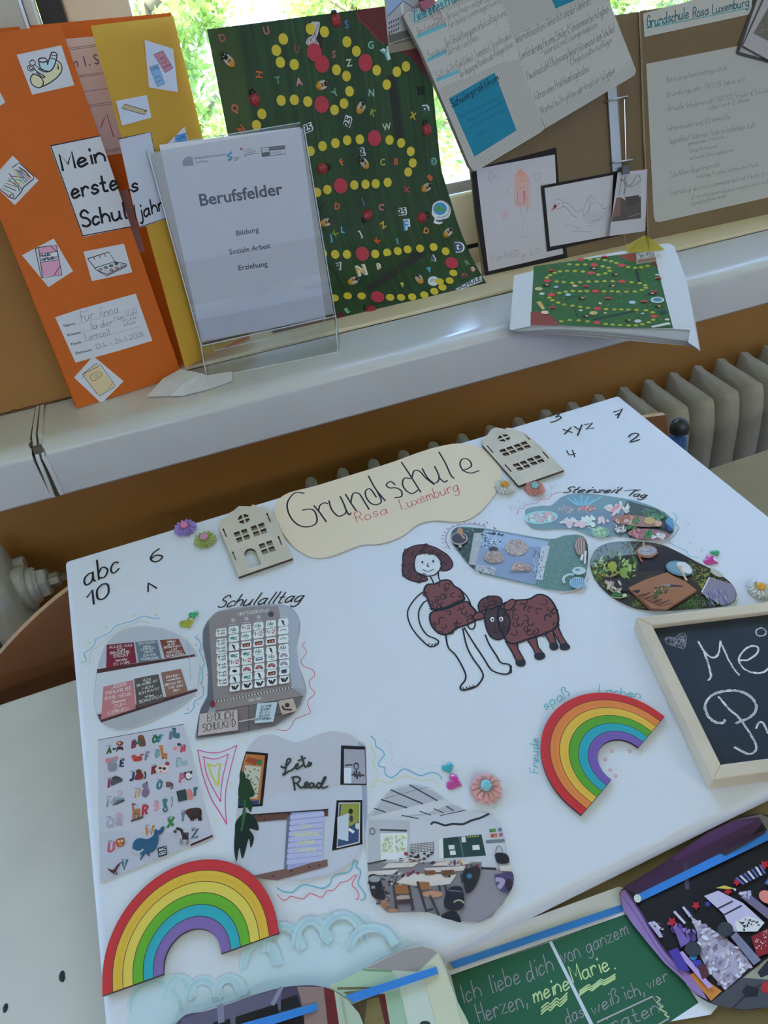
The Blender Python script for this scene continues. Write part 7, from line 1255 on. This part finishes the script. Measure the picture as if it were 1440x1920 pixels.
def dA(p):
    r2 = random.Random(8)
    for k in range(26): x = 395 + k * 4.2; b = 430 - abs(k - 13) * -2; p.line([(438 + (x - 445) * .5, 212 + abs(k - 13) * 2.4), (x, 300), (400 + k * 3.8 + (8 if k > 12 else 0), 500 + r2.uniform(-30, 20))], .5, r2.choice([(196, 120, 96), (186, 96, 90), (200, 140, 110)])); 
    for k in range(16): x = 420 + k * 4; p.line([(x, 305), (x + r2.uniform(-2, 2), 225 + abs(k - 8) * 5)], .6, (200, 150, 120), False)
    p.poly([(412, 300), (470, 295), (478, 350), (440, 375), (415, 350)], (176, 170, 170), True); p.line([(418, 312), (430, 308)], .5, PN, False); p.line([(448, 304), (462, 300)], .5, PN, False); p.line([(420, 348), (445, 352), (470, 340)], .5, PN)
    for k in range(8): p.line([(456 + k * 2, 370), (458 + k * 3, 460 + r2.uniform(-20, 10))], .5, (186, 84, 110), False)
    p.line([(420, 375), (420, 460), (450, 470), (470, 455)], .4, PN); p.line([(440, 470), (452, 560), (470, 585), (480, 550)], .4, PN); p.line([(455, 600), (450, 690), (480, 700), (495, 660), (470, 620)], .4, PN); p.line([(470, 520), (490, 515)], .7, PN, False)
    p.arc(378, 365, 30, 34, 90, 270, .5, PN); p.line([(545, 255), (530, 250), (540, 285), (558, 308), (582, 265), (572, 242), (552, 258)], .5, PN)
    for x in (318, 340): p.arc(x, 530, 14, 20, 0, 360, .6, (190, 84, 110), 12)
    p.line([(330, 520), (332, 572)], .5, (190, 84, 110), False); p.arc(328, 560, 16, 12, 0, 360, .5, (190, 84, 110), 10)
    p.arc(228, 268, 17, 36, 0, 360, .5, PN, 14); p.line([(262, 255), (262, 280)], .5, PN, False); p.line([(280, 250), (282, 278)], .5, PN, False)
    p.text('Fon HAED', (240, 868), (425, 832), (-4, -42), .5, PN); p.text('je 2.0', (440, 846), (570, 812), (-4, -36), .5, PN)
mounted((860, 260, 3.7895), [(90, 222), (693, 62), (712, 302), (775, 860), (190, 985), (120, 560)], [(125, 215), (683, 112), (692, 306), (742, 818), (212, 942), (165, 560)], dA, 'pencil drawing of a red haired figure on black paper', .0006)
def dB(p):
    p.line([(660, 512), (668, 490), (690, 470), (692, 490), (660, 512)], .8, (180, 60, 84)); p.poly([(672, 478), (690, 462), (698, 480), (678, 500)], (52, 50, 56)); p.poly([(660, 512), (672, 492), (688, 492)], (190, 72, 96))
    p.line([(672, 462), (684, 436), (712, 428), (738, 448), (738, 480), (715, 498), (692, 496)], .6, PN); p.line([(738, 450), (775, 460), (810, 490), (830, 515), (855, 518), (880, 490)], .7, PN); p.line([(735, 482), (765, 490), (790, 520), (815, 550), (845, 558)], .8, (80, 84, 92)); p.ell(712, 462, 5, 4, (120, 124, 132))
    p.line([(885, 550), (890, 500), (905, 450), (930, 405), (945, 405), (920, 430), (910, 460)], .6, PN); p.line([(888, 545), (910, 530), (930, 500), (935, 470), (958, 455), (966, 425), (950, 410)], .6, (90, 96, 104))
    for k in range(6): p.arc(932 - k * 4, 440 + k * 18, 9, 8, -60, 120, .5, PN, 6)
    p.line([(968, 450), (1010, 470), (1030, 500), (1068, 478), (1062, 515), (1032, 525), (1020, 555), (990, 575), (930, 585)], .6, PN); p.line([(1035, 500), (1060, 500)], .6, (170, 100, 110), False); p.line([(905, 600), (960, 595), (1015, 570)], .8, (90, 96, 104)); p.line([(752, 612), (800, 620), (850, 635), (865, 628)], .5, PN); p.line([(928, 620), (960, 622), (985, 610), (992, 590)], .5, PN); p.line([(800, 665), (850, 655), (900, 662), (945, 660)], .5, PN)
    p.poly([(880, 540), (990, 520), (1015, 560), (950, 585), (890, 580)], (160, 166, 172), True)
mounted((860, 260, 3.7895), [(583, 335), (1112, 236), (1150, 240), (1150, 686), (628, 803)], [(610, 352), (1098, 258), (1078, 690), (650, 768)], dB, 'pencil drawing of a swan on black paper', .0018)
# info sheets on the right cover
TQ2, TX = (58, 138, 150), (44, 48, 54)
p = Print(BN, 'bind', .0007); p.z(1180, 0, 4.1739); p.slab([(108, 105), (500, 0), (960, -120), (960, 108), (118, 290)], .0004, (160, 166, 164))
p.text('Grundschule', (142, 214), (465, 138), (0, -88), 2.2, (46, 92, 102)); p.text('Rosa', (498, 140), (620, 108), (0, -78), 2.2, (46, 92, 102)); p.text('Luxemburg', (650, 108), (935, 44), (0, -72), 2.2, (46, 92, 102)); p.line([(130, 222), (300, 190), (920, 66)], 1.6, TQ2, False); p.line([(150, 190), (300, 158)], 2.6, (110, 180, 188), False); p.build('title_strip', None, bind, 'white title strip with turquoise lettering')
p = Print(BN, 'bind', .0007); p.z(1180, 0, 4.1739); p.slab([(132, 500), (850, 360), (1500, 232), (1560, 1420), (1085, 1545), (235, 1738), (205, 1735), (190, 1690)], .0004, (152, 157, 156))
for t, a, b, h, w in (('Betreuungsform: Halbtagsschule', (290, 645), (765, 545), 40, .5), ('Gründungsjahr: 1971 (55 Jahre alt)', (292, 758), (905, 640), 44, .5), ('Aktuelle Schüleranzahl: 500-520 Schüler & Schülerinnen', (298, 872), (1180, 705), 44, .5), ('alter von 6-12 Jahren', (625, 860), (938, 790), 34, .5), ('Lehreranzahl: rund 30 Lehrkräfte', (296, 1030), (790, 930), 46, .5), ('Tagesablauf: Unterricht findet in Zeitblöcken statt', (304, 1128), (985, 995), 48, .5), ('- gemeinsamer Frühstück', (440, 1142), (742, 1082), 30, .45), ('- lange Hofpausen', (448, 1200), (692, 1152), 32, .45), ('- betreute Erholungspausen', (452, 1258), (815, 1182), 32, .45), ('Schulleben: Regelunterricht', (318, 1388), (705, 1305), 44, .5), ('- vielfältige Projekte, Wettbewerbe & Feste', (505, 1400), (1012, 1300), 32, .45), ('Einbindung: aktive Zusammenarbeit mit Eltern, Erziehern', (318, 1532), (1180, 1350), 40, .5), ('& verschiedenen Begleitungspersonen und ein', (490, 1560), (1130, 1425), 34, .45), ('Grundschulförderverein', (485, 1610), (755, 1545), 34, .45)): p.text(t, a, b, (-h * .05, -h), w, TX, .5, 2)
p.build('info_sheet', None, bind, 'handwritten white information sheet')
# instant photos at the top right corner
for k, (q, c) in enumerate((([(842, 425), (838, 400), (985, -10), (1300, -120), (1400, 300), (1085, 490)], (112, 112, 112)), ([(880, 366), (1050, -20), (1400, -100), (1500, 300), (1085, 478)], (104, 104, 102)))):
    p = Print(BN, 'bind', .003 + k * .002); p.z(1180, 0, 4.1739); p.slab(q, .0006, (52, 52, 54)); 
    if k == 0: p.poly([(862, 406), (1000, 0), (1290, -110), (1385, 290), (1080, 466)], (146, 148, 152))
    else: p.poly([(890, 358), (1058, -14), (1390, -90), (1490, 290), (1090, 468)], (146, 148, 152)); p.poly([(970, 262), (1085, 60), (1300, 20), (1380, 250), (1085, 320)], (92, 90, 84)); p.grass([(990, 250), (1085, 90), (1300, 60), (1360, 240), (1085, 300)], [(60, 58, 54), (120, 116, 108), (84, 80, 74)], 60, 30, 1.5)
    p.build('instant_photo', GLOSS, bind, ('dark rimmed instant photo beneath', 'dark rimmed instant photo on top')[k])
# hanging stack of instant photos with a clip on the lower ring
for k in range(3):
    p = Print(BN, 'bind', .010 + (2 - k) * .0018 * -1 + .004); p.z(860 + (2 - k) * 2.6, 260 - (2 - k) * .6, 3.7895); pl_ = [(1130, 242), (1320, 222), (1306, 660), (1070, 692)]
    p.slab(pl_, .0006, (158, 162, 172))
    if k == 2:
        p.poly([(1142, 262), (1296, 250), (1296, 565), (1085, 592), (1120, 400)], (150, 154, 160)); p.poly([(1085, 592), (1110, 470), (1150, 415), (1190, 440), (1296, 410), (1296, 565)], (66, 60, 52)); p.poly([(1120, 420), (1150, 415), (1150, 540), (1095, 560)], (104, 76, 66)); p.poly([(1180, 415), (1280, 400), (1290, 450), (1200, 480)], (50, 48, 46))
        for a in ([(1180, 270), (1178, 400)], [(1150, 280), (1190, 330), (1170, 395)], [(1190, 290), (1200, 340), (1250, 330), (1296, 290), (1270, 255)], [(1160, 262), (1140, 400)], [(1200, 335), (1230, 320), (1260, 270)], [(1145, 300), (1175, 290), (1195, 262)]): p.line(a, 1.0, (54, 54, 58))
        p.line([(1210, 555), (1290, 530)], 1.4, (110, 108, 104), False)
    o = p.build('instant_photo', GLOSS); prop(o, ('back photo of the stack hanging from the binder ring, edge only showing', 'middle photo of the stack hanging from the binder ring, edge only showing', 'front instant photo of a bare tree, hanging from the binder ring')[k], 'instant photo', 'instant photos hanging from the binder ring')
m = MB(); z = lambda x, y, l: BN.at(860 + x / 3.7895, 260 + y / 3.7895, l)
m.prism([z(1162, 196, .0165), z(1196, 190, .0165), z(1212, 250, .0165), z(1156, 258, .0165)], BN.n * .003); m.prism([z(1162, 196, .006), z(1196, 190, .006), z(1212, 250, .008), z(1156, 258, .008)], BN.n * .0015); m.prism([z(1162, 196, .006), z(1196, 190, .006), z(1197, 196, .006), z(1163, 203, .006)], BN.n * .013)
m.tube([z(1170, 198, .018), z(1176, 160, .020), z(1190, 158, .020), z(1190, 194, .018)], .0006, 6)
prop(m.build('bulldog_clip', [mat('grey_clip', (.12, .12, .13), .4, .4)]), 'small grey clip holding the hanging instant photos on the binder ring', 'clip')

# ------------------------------------------------------------ squared notebook, open, clipped over the binder
NP = BN.up(.030); nb = thing('notebook', NP.at(960, 320), 'open squared exercise book hung askew over the binder, a blue note on its left page', 'notebook')
NZ = (740, 0, 3)
LP = [(48, 92), (62, 70), (590, -120), (600, -10), (668, 200), (740, 450), (845, 722), (820, 745), (470, 955), (445, 962), (420, 930), (300, 640), (150, 290)]
for k in range(5):
    p = Print(NP, 'note', -.0125 + k * .0026 + .0022); s = (4 - k) * 9; dx = -s * .9
    p.z(NZ[0] + dx / 3 * .45, NZ[1] + (4 - k) * .55, 3); p.slab(LP, .0022, (150, 152, 150) if k % 2 else (128, 130, 130), False, (120, 122, 122) if k % 2 else (150, 152, 150))
    if k < 4: p.build('page_block', None, nb)
GRD = (112, 120, 126); PAPER = (170, 174, 170)
p.poly(LP, PAPER)
def gridq(p, A, B, C_, D, nu, nv, w=.3):
    L_ = lambda a, b, t: (a[0] + (b[0] - a[0]) * t, a[1] + (b[1] - a[1]) * t)
    for i in range(nu + 1): t = i / nu; p.line([L_(A, B, t), L_(D, C_, t)], w, GRD, False)
    for j in range(nv + 1): t = j / nv; p.line([L_(A, D, t), L_(B, C_, t)], w, GRD, False)
    p.up()
gridq(p, (78, 84), (592, -108), (838, 724), (446, 950), 32, 62)
p.poly([(100, 150), (590, -70), (612, 10), (690, 290), (700, 330), (620, 345), (420, 430), (245, 500), (160, 290)], (176, 180, 177))
p.z(NZ[0], NZ[1], 3)
p.poly([(304, 555), (562, 408), (686, 733), (448, 882)], (28, 122, 152)); NT = (52, 60, 70)
p.text('Schülerpraktikum', (322, 604), (585, 448), (-8, -40), 1.5, (18, 50, 70), .2); p.line([(332, 602), (590, 462)], .7, (18, 60, 80), False)
for t, a, b in (('Dabei kennenlernen des Berufs', (362, 668), (600, 548)), ('Kinder und verschiedene', (415, 690), (610, 580)), ('entwicklung der Kinder', (425, 722), (630, 620)), ('zeigen', (452, 775), (510, 742))): p.text(t, a, b, (-4, -24), .45, (16, 84, 112), .4)
HLc = (96, 176, 190)
p.poly([(100, 78), (360, -60), (372, -20), (110, 128)], (140, 186, 190)); p.text('Ziele eines Praktikums', (112, 124), (470, -48), (-16, -62), 1.7, (24, 112, 132), .2)
def ln(t, a, b, h=40, w=.45, c=NT, u=None): p.text(t, a, b, (-h * .25, -h), w, c, .5, 2)
for a, b in (((130, 206), (285, 140)), ((188, 338), (285, 292)), ((240, 450), (362, 400))): p.line([a, b], 5.5, HLc, False)
p.up()
ln('Berufsorientierung', (132, 200), (285, 128), 44); ln('Herausfinden welcher Beruf', (296, 112), (560, -12), 40); ln('für (später) einem liegen könnte', (305, 160), (600, 12), 40); ln('Praxisbezug', (190, 334), (288, 288), 46); ln('Den Schulalltag gegen Arbeitsalltag in einem', (290, 268), (640, 80), 46); ln('Betrieb tauschen', (302, 310), (470, 226), 44); ln('Soft-skills:', (238, 452), (345, 388), 44); ln('Pünktlichkeit, Teamarbeit, Zuverlässigkeit', (350, 392), (660, 212), 46); ln('der Umgang mit Kunden oder Kollegen lernen', (370, 440), (668, 262), 44)
p.build('left_page', None, nb)
RPo = [(600, -120), (1205, -80), (1212, 20), (1358, 396), (1352, 420), (1330, 436), (848, 722), (740, 450), (668, 200), (600, -10)]
p = Print(NP, 'note', .0004); p.z(*NZ); p.slab(RPo, .003, PAPER, False, (150, 152, 150)); gridq(p, (585, -30), (1150, -200), (1352, 420), (848, 718), 36, 50)
p.poly([(668, 205), (1110, 0), (1205, 10), (1330, 330), (1240, 420), (820, 660), (740, 450)], (172, 176, 173)); p.poly([(880, -10), (1000, -60), (1010, 5), (905, 48)], (28, 122, 152))
ln('Unterrichtsassistenz: Unterstützung der Lehrkraft', (684, 245), (1105, 22), 46, .6); ln('Lernförderung: Einzelne Schüler & Schülerinnen bei Aufgaben', (708, 338), (1205, 68), 48, .6); ln('unterstützen & Lösungen begleiten', (845, 308), (1138, 152), 38, .55); ln('Pausenaufsicht & Betreuung: Unterstützung auf dem Schulhof', (750, 450), (1240, 178), 46, .6); ln('& Begleitung bei Ausflügen', (992, 368), (1222, 240), 38, .55); ln('Führen eines Praktikumtagebuches', (792, 566), (1096, 398), 46, .6); ln('Mitarbeit bei Projekten oder kreativen Aufgaben', (822, 648), (1242, 412), 44, .6)
p.build('right_page', None, nb)
PC = NP.up(.002); m = MB(); PKM = mat('pink_clip', (.42, .10, .17), .35)
q = [(130, 18), (215, -12), (225, 22), (165, 66), (150, 50)]; m.prism([PC.at(740 + x / 3, y / 3) for x, y in q], PC.n * .005); m.prism([PC.at(740 + x / 3, y / 3, -.02) for x, y in q], PC.n * .003); m.prism([PC.at(740 + x / 3, y / 3, -.02) for x, y in ((128, 10), (212, -22), (215, -12), (130, 18))], PC.n * .024)
pc = thing('binder_clip', PC.at(798, 10), 'pink binder clip on the top left edge of the squared notebook', 'clip')
m.build('clip_body', [PKM], pc); m = MB(); m.tube([PC.at(740 + x / 3, y / 3, .003) for x, y in ((205, 60), (222, 112), (240, 98), (252, 112), (268, 100), (262, 76), (240, 50), (225, 20))], .0009, 8); m.build('wire_handle', [mat('copper_wire', (.45, .32, .26), .3, .8)], pc)

# ------------------------------------------------------------ booklet lying on the sill
def aff(x, y): return None
bkp = V((.587, .995, .8205)); BKP = Plane(bkp, (.191, -.095, -.006), (.058, .112, .060)); WPm = mat('white_paper', (.78, .78, .78), .7)
bk = thing('booklet', bkp + V((.1, 0, -.003)), 'printed booklet with the green board game on its cover, hanging over the sill edge', 'booklet')
z = (930, 420, 3.6)
OUTb = [(122, 348), (250, 290), (600, 225), (900, 160), (1165, 128), (1200, 150), (1290, 400), (1368, 846), (1310, 720), (1195, 708), (900, 700), (600, 690), (400, 684), (232, 688), (110, 718), (92, 712)]
rr = [(0, (214, 218, 224))]
for k in range(6):                              # the pages below, fanned and drooping a little at the front
    p = Print(BKP, 'book', -.0012 - k * .0021); p.z(z[0] + k * .8, z[1] + k * 1.2, 3.6); e = k * 5
    p.slab([(122, 352), (600, 240), (1165, 150), (1290, 400), (1366, 838), (1290, 790 + e * .5), (1000, 752 + e), (700, 722 + e), (400, 708 + e * .6), (130, 724), (100, 714)], .0008, (200, 203, 206) if k % 2 else (168, 171, 176), False, (196, 198, 200) if k % 2 else (120, 122, 126)); p.build('page', None, bk)
p = Print(BKP, 'book', .0006); p.z(*z); p.slab([(122, 348), (600, 228), (1165, 128), (1200, 150), (1290, 400), (1310, 716), (1190, 708), (900, 700), (600, 690), (400, 684), (232, 688), (110, 716), (92, 710)], .0005, (206, 212, 224))
p.poly([(1168, 130), (1204, 152), (1292, 400), (1372, 848), (1296, 800), (1310, 715), (1196, 706), (1070, 185)], (208, 214, 228)); p.line([(235, 690), (250, 290)], .3, (190, 196, 208), False)
PQp = [(255, 286), (600, 236), (1060, 178), (1196, 704), (900, 700), (600, 690), (400, 683), (233, 686)]; p.poly(PQp, (62, 104, 66)); p.grass(PQp, [(56, 98, 60), (70, 112, 70), (62, 100, 76), (50, 90, 62)], 160, 40, 1.6)
p.poly([(820, 212), (945, 196), (945, 258), (890, 246)], (146, 78, 66)); p.poly([(1040, 262), (1078, 246), (1092, 292), (1060, 280)], (120, 60, 56)); p.poly([(234, 594), (290, 590), (350, 606), (400, 640), (428, 684), (233, 685)], (142, 76, 70)); p.poly([(946, 196), (1066, 178), (1082, 250), (950, 270)], (186, 190, 200)); p.poly([(955, 240), (1078, 222), (1081, 248), (955, 266)], (150, 120, 110)); p.grass([(950, 200), (1062, 184), (1072, 222), (955, 245)], [(60, 66, 96), (110, 116, 140)], 50, 24, .8)
for a, b, w in (((945, 305), (965, 388), 4.4), ((660, 645), (932, 588), 3.6), ((440, 520), (600, 470), 1.4), ((525, 560), (550, 625), 1.6)): p.line([a, b], w, (52, 62, 70), False)
p.up()
for x, y in ((495, 272), (550, 274), (602, 273), (635, 237), (690, 236), (737, 243), (778, 251), (812, 263), (720, 286), (760, 295), (768, 316), (738, 333), (692, 341), (587, 321), (533, 317), (480, 316), (432, 320), (397, 330), (365, 345), (345, 361), (410, 388), (457, 391), (515, 397), (568, 393), (625, 388), (680, 388), (732, 386), (787, 386), (915, 393), (970, 399), (1008, 413), (1012, 430), (985, 445), (937, 455), (880, 457), (824, 456), (782, 454), (730, 454), (614, 453), (568, 453), (518, 452), (470, 457), (427, 465), (360, 497), (380, 514), (420, 530), (460, 543), (516, 551), (570, 559), (620, 566), (743, 575), (800, 577), (846, 577), (893, 578), (948, 580), (1012, 582), (1058, 596), (1062, 646), (1032, 663), (988, 677), (945, 684), (895, 684), (838, 682), (788, 679), (741, 675), (617, 657), (558, 650), (498, 648), (440, 656), (893, 290), (940, 296), (980, 292), (1023, 283)): p.ell(x, y, 16, 7.5, (176, 180, 66), 0, 12)
for x, y in ((573, 240), (663, 275), (641, 330), (848, 278), (850, 388), (672, 453), (348, 382), (375, 477), (687, 571), (1068, 622), (681, 665)): p.ell(x, y, 25, 11, (206, 78, 84), 0, 14)
for x, y in ((376, 314), (735, 222), (607, 420), (757, 502), (998, 523), (382, 565), (1095, 366), (1070, 456)): p.ell(x, y, 24, 9, (186, 78, 80)); p.ell(x, y + 6, 20, 4, (44, 34, 36))
for x, y in ((657, 302), (808, 342), (340, 412), (787, 418), (580, 500), (610, 622), (895, 650), (1052, 470), (1098, 556)): p.ell(x, y, 26, 9, (40, 40, 34)); p.ell(x + 4, y - 2, 14, 5, (190, 170, 130))
for x, y, rx, c in ((1090, 512, 46, (196, 214, 222)), (1090, 510, 32, (80, 144, 180)), (288, 437, 26, (196, 190, 140)), (310, 470, 18, (196, 206, 206)), (487, 477, 20, (150, 196, 206)), (405, 424, 18, (160, 176, 200)), (532, 416, 18, (216, 190, 160)), (920, 528, 24, (170, 200, 220)), (658, 600, 28, (206, 190, 130)), (330, 596, 26, (216, 200, 186)), (572, 582, 14, (200, 206, 206)), (738, 600, 12, (206, 196, 150)), (990, 604, 12, (170, 200, 206)), (1128, 590, 22, (60, 70, 110)), (958, 655, 24, (190, 206, 216)), (1155, 644, 16, (216, 206, 196)), (703, 534, 12, (216, 220, 220)), (1088, 342, 14, (200, 216, 206))): p.ell(x, y, rx, rx * .45, c)
p.poly([(1042, 690), (1165, 662), (1182, 676), (1060, 700)], (206, 214, 222)); p.poly([(272, 526), (300, 520), (332, 570), (312, 578)], (206, 180, 110)); r2 = random.Random(6)
for k in range(46): x, y = r2.uniform(290, 1120), r2.uniform(300, 670); p.line([(x, y), (x + 10, y - 8)], 1, r2.choice([(90, 150, 160), (180, 130, 80), (150, 170, 100), (180, 110, 100)]), False)
p.build('cover', None, bk, 'printed cover with the green board game')
m = MB(); T = BKP
zb = SZ + .0008; q1 = [BKP.at(955, 610, -.016), BKP.at(1100, 560, -.016), BKP.at(1250, 470, -.016), BKP.at(985, 515, -.016)]
f0, f1, f2, f3 = [V((a.x, max(a.y, SY0 + .006) if i in (2, 3) else max(a.y, SY0 + .01), zb)) for i, a in enumerate(q1)]
m.add([BKP.at(968, 600, -.0165), BKP.at(1200, 560, -.0165), BKP.at(1240, 480, -.0165), BKP.at(980, 520, -.0165)] + [f0 + V((.01, 0, 0)), f1, f2, f3], [(0, 1, 2, 3), (4, 7, 6, 5), (0, 4, 5, 1), (1, 5, 6, 2), (2, 6, 7, 3), (3, 7, 4, 0)]); m.build('bent_pages', [WPm], bk)
# yellow folded paper on its back edge
OP = Plane(BKP.at(1209, 466, .001), BKP.u, BKP.v); YM = mat('yellow_origami_paper', (.62, .50, .07), .6); z = lambda x, y, l: BKP.at(930 + x / 3.6, 420 + y / 3.6, l)
A_, B_, C_, D_, E_2, G_ = z(875, 145, .004), z(1005, 75, .030), z(1140, 172, .004), z(890, 190, .003), z(1010, 92, .026), z(1040, 182, .003)
m = MB(); m.add([A_, B_, C_, D_, E_2, G_, z(985, 90, .030), z(1030, 90, .030)], [(0, 6, 3), (0, 1, 6), (6, 4, 3), (3, 4, 5), (4, 7, 5), (7, 2, 5), (1, 2, 7), (1, 7, 4), (1, 4, 6)])
m.add([A_ - BKP.n * .002, C_ - BKP.n * .002, D_ - BKP.n * .002], [(0, 1, 2)])
prop(m.build('origami', [YM]), 'yellow folded paper at the back edge of the green booklet', 'origami')
